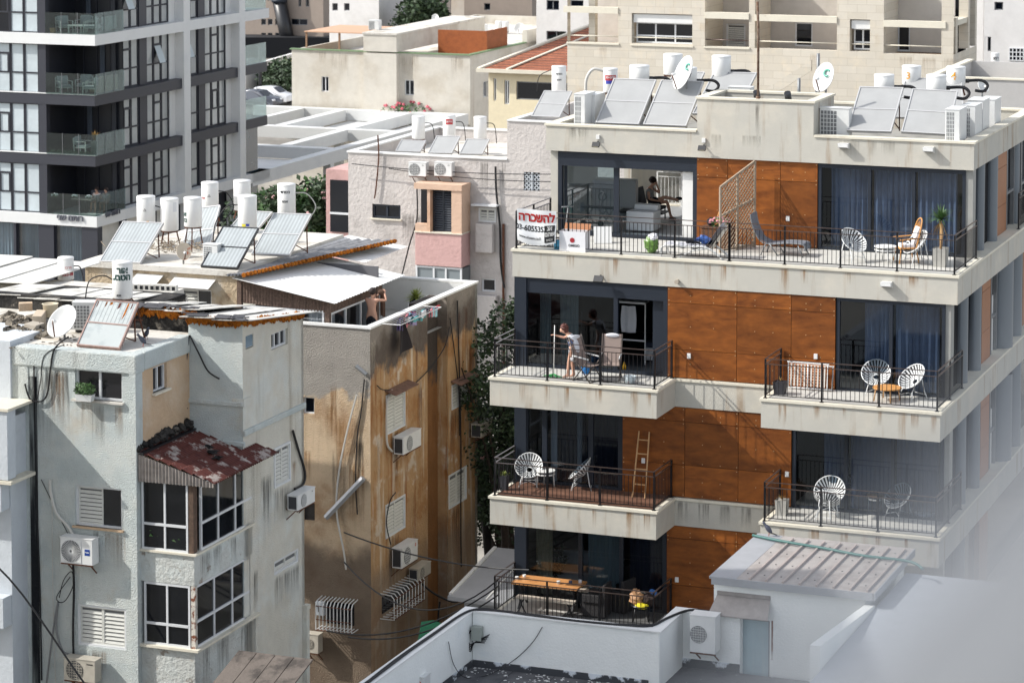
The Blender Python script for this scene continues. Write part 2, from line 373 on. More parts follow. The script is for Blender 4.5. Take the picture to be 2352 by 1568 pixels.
for u in (6.1,7.0): m=MB();m.tube([(u,3.3,18.25),(u,3.3,18.78),(u,3.2,18.95)],.1,10);P('vent_pipe',m,M_black,o)
# inner walls, rooms and side
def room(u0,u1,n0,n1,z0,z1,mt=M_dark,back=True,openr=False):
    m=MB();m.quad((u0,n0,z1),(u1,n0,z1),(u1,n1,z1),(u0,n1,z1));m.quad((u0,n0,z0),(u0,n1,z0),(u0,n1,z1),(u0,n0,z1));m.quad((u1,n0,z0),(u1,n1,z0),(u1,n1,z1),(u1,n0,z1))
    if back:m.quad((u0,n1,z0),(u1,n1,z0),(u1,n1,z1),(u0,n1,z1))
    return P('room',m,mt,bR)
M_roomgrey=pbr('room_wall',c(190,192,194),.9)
room(.35,4.4,3.2,6.2,Z4,17.05,M_roomgrey,back=False)
m=MB();m.box(.35,4.4,3.0,9.3,Z4+.001,Z4+.012);P('room_floor',m,pbr('grey_floor',c(160,162,164),.4,var=.1),bR)
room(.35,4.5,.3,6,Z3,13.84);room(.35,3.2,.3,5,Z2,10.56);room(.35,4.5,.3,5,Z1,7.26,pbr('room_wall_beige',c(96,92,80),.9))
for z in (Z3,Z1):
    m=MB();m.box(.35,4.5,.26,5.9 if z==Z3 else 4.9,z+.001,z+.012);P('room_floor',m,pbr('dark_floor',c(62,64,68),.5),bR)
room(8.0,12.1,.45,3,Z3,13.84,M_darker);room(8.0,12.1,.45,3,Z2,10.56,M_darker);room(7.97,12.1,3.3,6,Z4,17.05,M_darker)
# cladding panels
def cladding(us,zs,n,gap=.012):
    m=MB()
    for i in range(len(us)-1):
        for j in range(len(zs)-1): m.box(us[i]+gap/2,us[i+1]-gap/2,n,n+.04,zs[j]+gap/2,zs[j+1]-gap/2)
    o=P('wood_cladding',m,M_wood,bR)
    k=MB();k.box(us[0],us[-1],n+.045,n+.1,zs[0],zs[-1]);
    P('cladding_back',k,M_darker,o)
    s=MB()
    for i,u in enumerate(us):
        for z in zs:
            for dz in (-.06,.06):
                uu=u+(.04 if i==0 else -.04);s.box(uu-.012,uu+.012,n-.006,n+.001,z+dz-.012,z+dz+.012)
    for j in range(len(zs)-1):
        for i in range(len(us)-1):
            w=us[i+1]-us[i]
            for q in (1/3,2/3):
                s.box(us[i]+w*q-.012,us[i]+w*q+.012,n-.006,n+.001,zs[j]+.05,zs[j]+.07);s.box(us[i]+w*q-.012,us[i]+w*q+.012,n-.006,n+.001,(zs[j]+zs[j+1])/2-.01,(zs[j]+zs[j+1])/2+.01)
    P('screw_heads',s,pbr('screw_metal',c(200,170,130),.4,.5),o)
cladding([4.45,5.36,6.89,7.96],[Z4+.02,16.5,17.05],2.93)
cladding([4.53,6.5,8.02,9.24],[Z3+.02,12.14,13.42,13.85],.03)
cladding([3.24,5.04,6.56,8.05],[Z2+.02,8.95,10.15,10.55],.03)
cladding([4.53,6.56,8.05],[Z1+.02,5.6,6.9,7.25],.03)
# glazing frames
def frame(F,h0,h1,z0,z1,mull,par,w=.07,d=.08,mt=M_slate,lint=0,d0=0,name='window_frame'):
    m=MB();m.box(h0,h0+w,d0,d0+d,z0,z1,F);m.box(h1-w,h1,d0,d0+d,z0,z1,F);m.box(h0+w,h1-w,d0+.002,d0+d,z0,z0+w*.8,F);m.box(h0+w,h1-w,d0+.002,d0+d,z1-max(w,lint),z1,F)
    for q in mull:m.box(q-w/2,q+w/2,d0+.004,d0+d,z0+w*.8,z1-max(w,lint),F)
    return P(name,m,mt,par)
def pane(F,h0,h1,z0,z1,d,mt,par,name='pane'):
    m=MB();m.quad(F.p(h0,d,z0),F.p(h1,d,z0),F.p(h1,d,z1),F.p(h0,d,z1));return P(name,m,mt,par)
def curtain(F,h0,h1,z0,z1,d,par,mt=M_curt,folds=9,amp=.05,seed=0,name='curtain'):
    rr=random.Random(seed);ph=[rr.uniform(-.6,.6) for _ in range(40)];am=[rr.uniform(.35,1.3) for _ in range(40)]
    def fn(s,t):
        k=s*folds;i=int(k)%40;g=am[i]*(1-(k-int(k)))+am[(i+1)%40]*(k-int(k))
        a=amp*g*(.5+.5*t*0+.5)*sin(2*pi*k+ph[3]*t+.5*sin(3*t+i))
        h=h0+(h1-h0)*s+ .02*sin(2*pi*k*2+ph[5])
        return (*F.p(h,d+a,0)[:2],z1+(z0-z1)*t)
    m=MB();m.grid(fn,int(folds*12),6);return P(name,m,mt,par)
f4=R.front(2.95);f3=R.front(0.06)
# F4 left: sliding doors, one leaf open
o=frame(f4,.27,4.45,Z4,17.05,[],bR,w=.12,d=.12,lint=.42)
m=MB();m.box(1.92,2.08,.13,.2,Z4+.02,16.62,f4);m.box(.42,1.92,.13,.18,Z4+.02,Z4+.12,f4);m.box(.42,.5,.13,.18,Z4+.12,16.62,f4);P('sliding_leaf',m,M_slate,o)
pane(f4,.5,1.92,Z4+.12,16.62,.15,glass_open('teal_sheen',(.34,.45,.48,1),.2),o)
m=MB();m.box(3.98,4.33,.13,.19,Z4+.03,16.6,f4);P('white_shutter_panel',m,M_white,o)
m=MB();m.box(.27,4.45,-.02,.3,Z4+.007,Z4+.03,f4);P('door_track',m,M_slate,o)
# F4 right: curtained glass
o=frame(f4,7.97,12.1,Z4,17.05,[9.42,10.66],bR,w=.09,d=.1,lint=.12)
for a,b,s in ((8.25,9.36,1),(9.46,10.6,2),(10.7,11.8,3)): curtain(f4,a,b,Z4+.05,16.95,.4,o,folds=7,seed=s,amp=.055)
pane(f4,8.05,12.0,Z4+.08,16.93,.06,M_gclear,o)
# F3 left
o=frame(f3,.27,4.52,Z3,13.85,[3.02],bR,w=.12,d=.12,lint=.42)
pane(f3,.42,2.98,Z3+.1,13.42,.06,M_gdeep,o);m=MB();m.box(.27,4.52,-.02,.2,Z3+.007,Z3+.04,f3);P('door_track',m,M_slate,o)
curtain(f3,.62,.95,Z3+.05,13.4,.5,o,pbr('pale_curtain',c(140,150,146),.8),folds=4,seed=4);curtain(f3,1.2,1.75,Z3+.05,13.4,.5,o,MC['pale_curtain'],folds=4,seed=5)
m=MB();m.box(4.05,4.4,.15,.2,Z3+.03,13.4,f3);P('sliding_leaf',m,M_slate,o)
# F3 right
o=frame(f3,9.26,12.2,Z3,13.85,[10.74],bR,w=.09,d=.1)
for a,b,s in ((9.95,10.68,6),(10.8,11.98,7)): curtain(f3,a,b,Z3+.05,13.8,.35,o,folds=6,seed=s)
pane(f3,9.35,12.1,Z3+.08,13.77,.05,M_gclear,o)
# F2 left
o=frame(f3,.3,3.24,Z2,10.56,[.93,2.3],bR,w=.14,d=.1)
pane(f3,.44,3.2,Z2+.08,10.48,.05,M_gdeep,o);curtain(f3,1.15,3.1,Z2+.05,10.5,.5,o,pbr('navy_curtain',c(42,48,66),.85),folds=10,seed=8)
curtain(f3,1.75,1.9,Z2+.05,10.5,.42,o,pbr('sheer_curtain',c(170,176,184),.8),folds=2,seed=9);curtain(f3,1.0,1.2,Z2+.05,10.5,.3,o,MC['sheer_curtain'],folds=2,seed=19,amp=.03)
# F2 right
o=frame(f3,8.07,12.2,Z2,10.56,[9.55,10.82],bR,w=.09,d=.1)
for a,b,s in ((8.85,9.5,10),(9.6,10.76,11),(10.86,12.0,12)): curtain(f3,a,b,Z2+.05,10.5,.35,o,folds=6,seed=s,mt=pbr('dim_blue_curtain',c(84,98,124),.8,var=.15))
pane(f3,8.15,12.1,Z2+.08,10.48,.05,M_gdeep,o)
# F1 left
o=frame(f3,.3,4.52,Z1,7.26,[2.0,3.2],bR,w=.12,d=.1)
pane(f3,.42,4.45,Z1+.08,7.18,.05,M_gclear,o);curtain(f3,2.1,3.15,Z1+.05,7.2,.4,o,pbr('grey_curtain',c(132,148,152),.85),folds=5,seed=13,amp=.03);curtain(f3,.5,1.0,Z1+.05,7.2,.5,o,pbr('beige_curtain',c(150,148,122),.85),folds=6,seed=14,amp=.02)
curtain(f3,3.3,4.4,Z1+.05,7.2,.5,o,MC['navy_curtain'],folds=5,seed=15)
# corner wall stubs, and the long right flank
for a_ in ((12.1,12.3,2.98,3.35,Z4,17.05),(12.2,12.34,.1,.5,Z3,13.86),(12.2,12.34,.1,.5,Z2,10.56),(12.2,12.34,.1,.5,0,Z1-.78)):m=MB();m.box(*a_);P('corner_pillar',m,pbr('pale_pillar',c(150,150,146),.6,var=.08),bR)
m=MB();m.box(.03,.27,3.0,6.2,Z4,17.05);m.box(.03,.27,9.6,15,Z4,17.05);m.box(.03,.3,.16,15,0,13.85);m.box(.05,12.2,.2,.5,0,Z1-.78);m.box(.3,12.2,14.7,15,0,17.06);P('side_wall',m,M_conc,bR)
m=MB();m.box(8.05,12.2,.12,.3,Z1,7.26);P('lower_wall',m,M_conc,bR)
m=MB();m.box(.05,.4,.02,.158,Z3,13.86);P('corner_post',m,M_slate,bR);m=MB();m.box(.05,.4,.02,.158,Z2,10.56);P('corner_post',m,M_slate,bR);m=MB();m.box(.05,.4,.02,.158,Z1,7.26);P('corner_post',m,M_slate,bR)
def flank(z0,z1,n0,segs,uw=12.15):
    F=R.side(uw)
    m=MB();m.box(n0,15,.1,.2,z0,z1,F);P('flank_glass',m,M_glassdk,bR)
    for kind,a,b in segs:
        m=MB()
        if kind=='col': m.lathe([((b-a)/2,z0),((b-a)/2,z1)],16,(uw-.0,(a+b)/2,0));P('round_column',m,pbr('column_metal',c(118,126,134),.35,.3),bR)
        elif kind=='wood':
            q=[z0,z0+(z1-z0)*.34,z0+(z1-z0)*.8,z1]
            for j in range(3): m.box(a,b,-.05,.09,q[j]+.006,q[j+1]-.006,F)
            P('wood_cladding',m,pbr('plain_wood_cladding',c(150,98,62),.5,var=.08,island=.08),bR)
        elif kind=='fr':
            m.box(a,a+.12,-.03,.09,z0,z1,F);m.box(b-.12,b,-.03,.09,z0,z1,F);m.box(a+.12,b-.12,-.02,.09,z0+1.0,z0+1.08,F);P('window_frame',m,M_greym,bR)
        elif kind=='blind':
            m.box(a,b,.06,.095,z0,z0+1.6,F);P('roller_blind',m,M_white,bR)
flank(Z4,17.05,3.3,[('col',4.3,4.65),('col',6.0,6.4),('wood',6.95,8.25),('fr',8.4,9.6),('col',9.6,9.9),('fr',10.6,12.4),('col',12.6,12.9)])
flank(Z3,13.86,.5,[('col',2.1,2.5),('col',3.9,4.3),('wood',4.9,6.1),('fr',6.3,7.2),('blind',6.45,7.05),('col',7.3,8.1),('fr',8.3,9.2),('blind',8.45,9.1),('col',9.3,9.9),('wood',11,12.2)])
flank(Z2,10.56,.5,[('col',2.0,2.4),('col',3.9,4.3),('wood',4.9,6.1),('fr',6.3,7.2),('blind',6.45,7.05),('col',7.3,8.1),('fr',8.3,9.2),('col',9.3,9.9)])
flank(Z1,7.26,.5,[('col',2.0,2.4),('wood',4.9,6.1)])
# ---- railings ----
def railing(label,pts,z,H=1.05,step=.118,mt=M_rail,top=M_toprail,every=1.5,name='balcony_railing',topw=.045,F=R,grp='black balcony railings',foot=.09):
    a0=pts[0];o=E(name,label,'railing',F.w(a0[0],a0[1],z),-F.a,group=grp)
    q=[Vector((p[0]-a0[0],p[1]-a0[1],0)) for p in pts]
    m=MB()
    for a,b in zip(q,q[1:]):
        for hh in (H,H-.14): m.bar(a+Vector((0,0,hh)),b+Vector((0,0,hh)),topw,.018)
    P('top_rail',m,top,o)
    m=MB()
    for a,b in zip(q,q[1:]): m.bar(a+Vector((0,0,foot)),b+Vector((0,0,foot)),.03,.018)
    P('bottom_rail',m,mt,o)
    post=MB();post.box(-.022,.022,-.022,.022,0,H-.012);post.box(-.05,.05,-.05,.05,0,.012);pm=post.mesh('post',mt)
    bal=MB();bal.box(-.007,.007,-.007,.007,foot,H-.14);bm_=bal.mesh('baluster',mt)
    k=0
    for i,(a,b) in enumerate(zip(q,q[1:])):
        L=(b-a).length;ns=max(1,round(L/every))
        for j in range(ns+(1 if i==len(q)-2 else 0)):
            p_=bpy.data.objects.new('post',pm);COL.objects.link(p_);p_.parent=o;p_.location=a.lerp(b,j/ns)
        nb=int(L/step)
        for j in range(1,nb):
            t=j/nb
            if min(abs(t*ns-round(t*ns)),1)*L/ns<.04: continue
            k+=1
            if k>98: break
            p_=bpy.data.objects.new('baluster',bm_);COL.objects.link(p_);p_.parent=o;p_.location=a.lerp(b,t)
    return o
railing('long black railing around the top floor terrace, white banner hanging at its left corner',[(.08,2.85),(.08,.1),(6.25,.1)],Z4)
railing('black railing along the right half of the top terrace, in front of blue curtains',[(6.27,.1),(12.42,.1),(12.42,2.9)],Z4)
railing('black railing of the balcony where a woman in white is mopping',[(.08,-.03),(.08,-1.56),(4.68,-1.56),(4.68,-.03)],Z3)
railing('black railing of the right balcony with a folded camp bed leaning behind it',[(7.76,-.03),(7.76,-1.56),(12.36,-1.56),(12.36,1.5)],Z3)
railing('black railing of the balcony with a wooden ladder and brown deck',[(.08,-.03),(.08,-1.56),(4.68,-1.56),(4.68,-.03)],Z2)
railing('black railing of the right balcony with four striped chairs, partly veiled by the foreground blur',[(7.76,-.03),(7.76,-1.56),(12.36,-1.56),(12.36,1.5)],Z2)
railing('black railing of the lowest balcony around a wooden dining table',[(.08,-.03),(.08,-1.56),(4.68,-1.56),(4.68,-.03)],Z1)
railing('short black railing on the building flank beyond the wood strip',[(12.5,8.6),(12.5,11.5)],Z4)
# wall lamps, sockets
def sconce(lab,F,x,y,par=None):
    h,z=F.px(x,y);o=E('wall_lamp',lab,'wall lamp',F.w(h,0,z),F.yaw(),group='boxy white wall lamps')
    m=MB();m.add([(-.14,0,-.09),(.14,0,-.09),(.14,0,.07),(-.14,0,.07),(-.14,-.2,-.04),(.14,-.2,-.04),(.14,-.2,.07),(-.14,-.2,.07)],[(0,1,2,3),(4,5,6,7),(0,1,5,4),(3,2,6,7),(0,3,7,4),(1,2,6,5)]);P('housing',m,M_white,o,bevel=.008)
    m=MB();m.add([(-.11,-.02,-.089),(.11,-.02,-.089),(.11,-.18,-.049),(-.11,-.18,-.049)],[(0,1,2,3)]);P('diffuser',m,pbr('frosted_glass',c(110,112,112),.3),o)
    return o
FB=R.front(2.85);F0=R.front(0)
sconce('white wall lamp under the roof edge, left one above the blue curtains',FB,1940,334)
sconce('white wall lamp under the roof edge nearest the right corner',FB,2135,343)
sconce('white wall lamp on the slab between the two right-hand terraces',F0,2038,652)
def flood(lab,F,x,y,box=True,s=1.0):
    h,z=F.px(x,y);o=E('floodlight',lab,'floodlight',F.w(h,0,z),F.yaw(),group='small black floodlights')
    m=MB();M=Matrix.Rotation(radians(-35),3,'X');m.obox((0,-.2,-.07),.22*s,.05,.15*s,M);P('lamp_head',m,M_black,o)
    m=MB();m.obox((0,-.231,-.085),.16*s,.006,.1*s,M);P('lens',m,pbr('lamp_lens',c(200,190,150),.2),o)
    m=MB();m.bar((0,0,0),(0,-.19,-.05),.03);m.tube([(0.03,0,-.02),(.08,-.08,-.12),(.04,-.16,-.12)],.008,5);P('arm',m,M_black,o)
    if box: m=MB();m.box(-.05,.05,-.06,0,.07,.19);P('sensor_box',m,M_white,o)
flood('floodlight with white box above it, left end of the roof band',FB,1374,325)
flood('floodlight with white box above it, roof band over the wood panels',FB,1617,333)
flood('lone floodlight on the slab above the mopping woman',F0,1380,632,False,1.2)
h,z=F0.px(1557,646);m=MB();m.cyl((0,0,0),.06,0,.14,12,Matrix.Rotation(pi/2,3,'X'));T1('wall_camera',m,pbr('beige_plastic',c(170,160,145),.5),'tiny round camera stub on the slab above the wood panels','camera',F0.w(h,0,z),-R.a)
def socket(lab,F,x,y):
    h,z=F.px(x,y);m=MB();m.box(-.05,.05,-.04,0,-.07,.07);o=T1('wall_socket',m,M_white,lab,'socket',F.w(h,0,z),-R.a,group='white sockets on the wood cladding',bevel=.006)
Fc=R.front(.03)
socket('white socket on the wood wall behind the grey lounger',R.front(2.93),1810,502)
socket('white socket beside the right rail of the mopping balcony',Fc,1583,817)
socket('white socket above the folded camp bed',Fc,1874,818)
socket('white socket between the ladder rails',Fc,1478,1057)
socket('white socket on the lit wood beside the balcony with four striped chairs',Fc,1808,1088)
socket('white socket in the dark wood beside the lowest balcony',Fc,1555,1330)
# ================= old buildings on the left =================
M_bluepl=plaster('pale_blue_plaster',c(196,204,203),[(c(208,212,208),'n',1.1,.42,.62,.8,0,3),(c(120,122,118),'s',1.2,.60,.82,.55,0,4),(c(196,184,164),'n',.7,.56,.72,.5,0,9)],bump=.9,bscale=30,var=.09)
M_sidepl=plaster('stained_plaster',c(212,208,196),[(c(216,220,216),'n',.6,.45,.65,.7,0,5),(c(134,116,88),'s',1.6,.54,.78,.6,0,6),(c(96,92,84),'s',3,.66,.85,.6,0,7)],bump=.8,bscale=26,var=.09)
M_beigepl=plaster('beige_plaster',c(190,164,136),[(c(204,190,172),'n',.8,.45,.7,.7,0,8),(c(128,96,66),'s',2,.58,.8,.5,0,3)],bump=.6,bscale=9)
M_roofw=plaster('white_roof_coat',c(206,202,194),[(c(150,140,124),'n',1.0,.50,.68,.7,0,2),(c(110,104,94),'n',4,.62,.75,.6,0,5)],bump=.4,bscale=8,var=.06)
M_alu=pbr('white_window_frame',c(214,216,218),.4,var=.04)
M_shut=pbr('white_shutter',c(206,206,200),.5,var=.07,vscale=4)
M_concdk=plaster('blackened_concrete',c(58,56,54),[(c(150,142,130),'n',2.6,.56,.68,.8,0,1),(c(24,24,26),'n',1.4,.45,.6,.8,0,4)],bump=1,bscale=7)
def shutter(m,F,h0,h1,z0,z1,d,leaf=1,pitch=.1):
    w=(h1-h0)/leaf
    for i in range(leaf):
        a=h0+i*w;b=a+w;m.box(a,a+.035,d,d+.04,z0,z1,F);m.box(b-.035,b,d,d+.04,z0,z1,F);m.box(a+.035,b-.035,d,d+.04,z0,z0+.04,F);m.box(a+.035,b-.035,d,d+.04,z1-.04,z1,F)
        n=int((z1-z0-.08)/pitch)
        for k in range(n):
            z=z0+.04+(k+.1)*pitch
            P_=lambda h,dd,zz:F.p(h,dd,zz)
            m.quad(P_(a+.035,d+.002,z),P_(b-.035,d+.002,z),P_(b-.035,d+.03,z+pitch*.72),P_(a+.035,d+.03,z+pitch*.72))
def window(par,F,r,style='slide',n=2,d=.1,fm=None,gm=None,w=.05,rows=()):
    h0,h1,z0,z1=r;fm=fm or M_alu;gm=gm or M_glassdk
    if style in('shutter','half'):
        m=MB();m.box(h0,h0+w,d-.04,d+.06,z0,z1,F);m.box(h1-w,h1,d-.04,d+.06,z0,z1,F);m.box(h0+w,h1-w,d-.04,d+.06,z0,z0+w,F);m.box(h0+w,h1-w,d-.04,d+.06,z1-w,z1,F)
        o=P('window_frame',m,fm,par);s=MB()
        if style=='shutter':shutter(s,F,h0+w,h1-w,z0+w,z1-w,d,n)
        else:
            hm=h0+(h1-h0)*.56;shutter(s,F,h0+w,hm,z0+w,z1-w,d,1);pane(F,hm,h1-w,z0+w,z1-w,d+.03,gm,o)
        P('shutter',s,M_shut,o);pane(F,h0+w,(h1-w) if style=='shutter' else hm,z0+w,z1-w,d+.045,pbr('shutter_shadow',c(112,114,116),.8),o,'shutter_back');return o
    m=MB();m.box(h0,h0+w,d-.03,d+.05,z0,z1,F);m.box(h1-w,h1,d-.03,d+.05,z0,z1,F);m.box(h0+w,h1-w,d-.03,d+.05,z0,z0+w,F);m.box(h0+w,h1-w,d-.03,d+.05,z1-w,z1,F)
    for i in range(1,n):
        q=h0+(h1-h0)*i/n;m.box(q-w*.55,q+w*.55,d-.028,d+.05,z0+w,z1-w,F)
    for t in rows:
        q=z0+(z1-z0)*t;m.box(h0+w,h1-w,d-.025,d+.045,q-w*.5,q+w*.5,F)
    o=P('window_frame',m,fm,par);pane(F,h0+w*.5,h1-w*.5,z0+w*.5,z1-w*.5,d+.02,gm,o);return o
def sill(par,F,r,mt=None,out=.1,t=.05,ov=.06,name='sill'):
    m=MB();m.box(r[0]-ov,r[1]+ov,-out,.08,r[2]-t,r[2],F);return P(name,m,mt or M_cope,par)
A=Frame(311,818,67);A0=A.w(0,0,0)
bA=E('old_apartment_block','peeling pale blue apartment block at the left, enclosed bay windows under a red tiled lean-to','building',A0,-A.a)
fA=A.front(0);sA=A.side(0);ZA=13.6
W1=fA.rect(172,843,281,919);W2=fA.rect(172,1118,280,1211);W3=fA.rect(178,1392,290,1486)
m=MB();m.wall(fA,-3.42,0,0,ZA,[W1,W2,W3],.16);P('front_wall',m,M_bluepl,bA)
m=MB();m.box(-3.46,-3.0,-.02,.05,0,ZA-.02);m.box(-.16,.02,-.045,.3,0,ZA-.02);P('corner_pilaster',m,M_bluepl,bA)
m=MB();m.box(-3.46,.04,-.05,.4,ZA-.45,ZA+.03);m.box(-.3,.05,.4,2.8,ZA-.42,ZA+.035);P('roof_edge',m,M_bluepl,bA,bevel=.04)
window(bA,fA,W1,'slide',2,gm=pbr('brown_dark_glass',c(34,34,38),.15,spec=.6),w=.055);sill(bA,fA,W1,M_roofw)
window(bA,fA,W2,'half');sill(bA,fA,W2,M_beigepl,out=.06);window(bA,fA,W3,'shutter',2,d=.06)
WS=sA.rect(351,840,383,903);h=(sA.px(351,840)[0],sA.px(383,870)[0]);z=(sA.px(351,905)[1]+.02,sA.px(351,845)[1]);WS=(h[0],h[1],z[0],z[1])
m=MB();m.wall(sA,0,2.85,0,ZA,[WS],.12);P('side_wall',m,M_beigepl,bA);window(bA,sA,WS,'slide',2,w=.045);sill(bA,sA,WS)
m=MB();m.box(-7.5,0,.3,3.2,ZA-.08,ZA);m.box(-11,-3.4,-.0,9,ZA-.3,ZA-.09);m.box(-7.5,-3.4,0,9,ZA-.09,ZA-.02);P('flat_roof',m,M_roofw,bA)
# raised rear part with blackened wall and its roof sheets
m=MB();m.box(-7,-2.4,4.6,7.2,0,13.8);m.box(-2.4,-.02,3.4,6.2,0,13.72);m.box(-2.4,-.02,3.4,3.7,13.72,14.08);m.box(-7,-2.4,4.6,4.9,13.8,13.98);P('rear_wall',m,M_concdk,bA)
fw=A.front(2.8);sw=A.side(1.5)
def rs(F,x0,x1,yt,yb,xm=None):
    """side-face window from pixel: x0,x1 and top / bottom y measured at the left edge"""
    a=F.px(x0,yt);b=F.px(x1,yt);cc=F.px(x0,yb);return a[0],b[0],cc[1],a[1]
m=MB();m.wall(fw,-.02,1.5,0,14.05,[],.1);P('wing_front_wall',m,M_bluepl,bA)
V1=rs(sw,564,582,772,803);V2=rs(sw,623,661,768,805);V3=rs(sw,628,665,1030,1122);V4=rs(sw,630,686,1290,1322)
m=MB();m.wall(sw,2.8,6.35,0,13.66,[V1,V2,V3,V4],.12);m.add([sw.p(2.8,0,13.66),sw.p(6.35,0,13.66),sw.p(2.8,0,14.08)],[(0,1,2)]);P('wing_side_wall',m,M_sidepl,bA)
m=MB();m.box(-.02,1.5,6.2,6.35,0,13.62);m.box(1.2,1.54,2.78,3.2,11.9,12.1);P('wing_rear_wall',m,M_sidepl,bA)
o=window(bA,sw,V1,'slide',1,w=.03);s=MB()
for i in range(5):
    z=V1[2]+.04+i*(V1[3]-V1[2]-.06)/5;s.quad(sw.p(V1[0]+.02,.0,z),sw.p(V1[1]-.02,.0,z),sw.p(V1[1]-.02,.08,z+.1),sw.p(V1[0]+.02,.08,z+.1))
P('glass_louvres',s,pbr('blue_louvre',c(120,140,152),.15),o)
window(bA,sw,V2,'slide',3,w=.045);window(bA,sw,V3,'shutter',2,d=.0);window(bA,sw,V4,'shutter',2,d=.05)
# plaster ledge that runs across the wing
m=MB();m.box(2.78,6.4,-.06,.02,11.15,11.3,sw);m.box(-.02,1.5,-.05,.02,11.9,12.02,fw);m.box(-.02,1.56,-.07,.02,10.9,11.02,fw);P('string_course',m,M_bluepl,bA,bevel=.02)
# roof sheets of the rear part
def sheets(name,u0,u1,n0,n1,z,mt,par,seed,k=6,slope=0.0):
    rr=random.Random(seed);m=MB()
    for i in range(k):
        a=u0+(u1-u0)*i/k-.05;b=u0+(u1-u0)*(i+1)/k+.05;dz=rr.uniform(-.02,.04);t=rr.uniform(-.02,.02)
        e0=rr.uniform(-.12,.08)
        m.add([(a,n0+e0,z+dz),(b,n0+e0+t,z+dz+.02),(b,n1,z+dz+.02-slope*(n1-n0)),(a,n1,z+dz-slope*(n1-n0)),(a,n0+e0,z+dz+.025),(b,n0+e0+t,z+dz+.045),(b,n1,z+dz+.045-slope*(n1-n0)),(a,n1,z+dz+.025-slope*(n1-n0))],[(0,1,2,3),(4,5,6,7),(0,1,5,4),(1,2,6,5),(2,3,7,6),(3,0,4,7)])
    return P(name,m,mt,par)
M_sheet=plaster('weathered_roof_sheet',c(196,194,188),[(c(150,146,140),'n',2.2,.48,.66,.8,0,1),(c(222,220,216),'n',1.0,.45,.7,.8,0,6)],bump=.3)
sheets('roof_sheets',-.1,1.75,2.6,6.6,14.12,M_sheet,bA,3,4,.115)
sheets('roof_sheets',-2.6,0.0,3.25,6.2,14.12,M_sheet,bA,4,6,.13)
sheets('roof_sheets',-7.2,-3.0,4.5,6.9,13.9,M_sheet,bA,5,7,.05)
sheets('roof_sheets',-12.8,-7.2,7.3,11,13.75,pbr('white_sheet',c(216,214,208),.7,var=.08,vscale=1.2),bA,8,5)
M_foam=plaster('orange_foam',c(178,104,28),[(c(92,52,18),'n',7,.5,.62,.9,0,1),(c(214,146,48),'n',5,.55,.7,.7,0,7)],bump=1,bscale=30)
m=MB();rr=random.Random(5)
for i in range(60):
    u=-2.35+2.3*i/60;m.blob((u,3.36,14.05+rr.uniform(-.05,.03)),.06,.05,rr.uniform(.07,.13),i,.4,6,4)
for i in range(34):
    u=0+1.5*i/34;m.blob((u,2.76,14.03+rr.uniform(-.04,.03)),.06,.05,rr.uniform(.05,.12),i+90,.4,6,4)
for i in range(90):
    n=2.78+3.55*i/90;m.blob((1.53,n,14.04-.115*(n-2.78)+rr.uniform(-.03,.03)),.05,.06,rr.uniform(.03,.11),i+200,.4,6,4)
P('foam_edging',m,M_foam,bA,'ragged orange-brown foam under the roof sheets')
m=MB()
for i in range(26):
    u=rr.uniform(-3.0,1.6);m.obox((u,rr.uniform(2.6,2.9) if u>0 else rr.uniform(3.2,3.6),14.17+rr.uniform(0,.05)),rr.uniform(.25,.7),rr.uniform(.1,.3),.02,Matrix.Rotation(rr.uniform(-.5,.5),3,'Z')@Matrix.Rotation(rr.uniform(-.25,.25),3,'X'))
P('torn_felt',m,pbr('dark_felt',c(70,70,74),.8,var=.3),bA,kind='stuff')
# bay windows
fb=A.front(.14);sb=A.side(1.5)
za,zb,zc,zd=8.8,8.42,6.42,10.62
M_band=plaster('bay_render',c(190,192,188),[(c(200,206,204),'n',1.2,.45,.6,.8),(c(128,112,98),'n',2.2,.6,.68,.8,0,4),(c(120,110,96),'s',2.5,.62,.8,.5)],bump=.8,bscale=10)
m=MB();m.box(-.02,1.5,.14,3.3,8.02,za-.02);m.box(-.02,1.5,.14,3.45,4.9,zc);P('bay_wall',m,M_band,bA,bevel=.02)
m=MB();m.box(-.1,1.62,.04,3.5,zc,zc+.06);P('bay_sill',m,M_cope,bA)
m=MB();m.box(0,1.56,.08,3.35,za-.019,za+.03);P('bay_sill',m,M_cope,bA)
gl=pbr('bay_glass',c(22,24,28),.05,spec=.6,var=.35,vscale=1.2)
def gridwin(F,h0,h1,z0,z1,cols,split,fr=.05,name='bay_window'):
    m=MB();m.box(h0,h0+fr,0,.06,z0,z1,F);m.box(h1-fr,h1,0,.06,z0,z1,F);m.box(h0+fr,h1-fr,0,.06,z0,z0+fr,F);m.box(h0+fr,h1-fr,0,.06,z1-fr,z1,F)
    for i in range(1,cols):q=h0+(h1-h0)*i/cols;m.box(q-fr/2,q+fr/2,.002,.06,z0+fr,z1-fr,F)
    for t in split:q=z0+(z1-z0)*t;m.box(h0+fr,h1-fr,-.004,.058,q-fr*.6,q+fr*.6,F)
    o=P(name,m,M_alu,bA);pane(F,h0+.02,h1-.02,z0+.02,z1-.02,.035,gl,o);return o
gridwin(fb,.05,1.32,za+.03,zd-.02,2,[.36]);gridwin(sb,.5,3.3,za+.03,10.5,3,[.4])
gridwin(fb,.1,1.36,zc+.06,8.02,2,[.34]);gridwin(sb,.2,3.15,zc+.06,8.02,3,[.42])
m=MB();m.box(1.34,1.47,.14,.34,za+.03,10.5);m.box(1.43,1.5,3.32,3.44,za+.03,10.5);P('bay_post',m,pbr('weathered_brown_wood',c(86,68,56),.8,var=.4,vscale=9),bA)
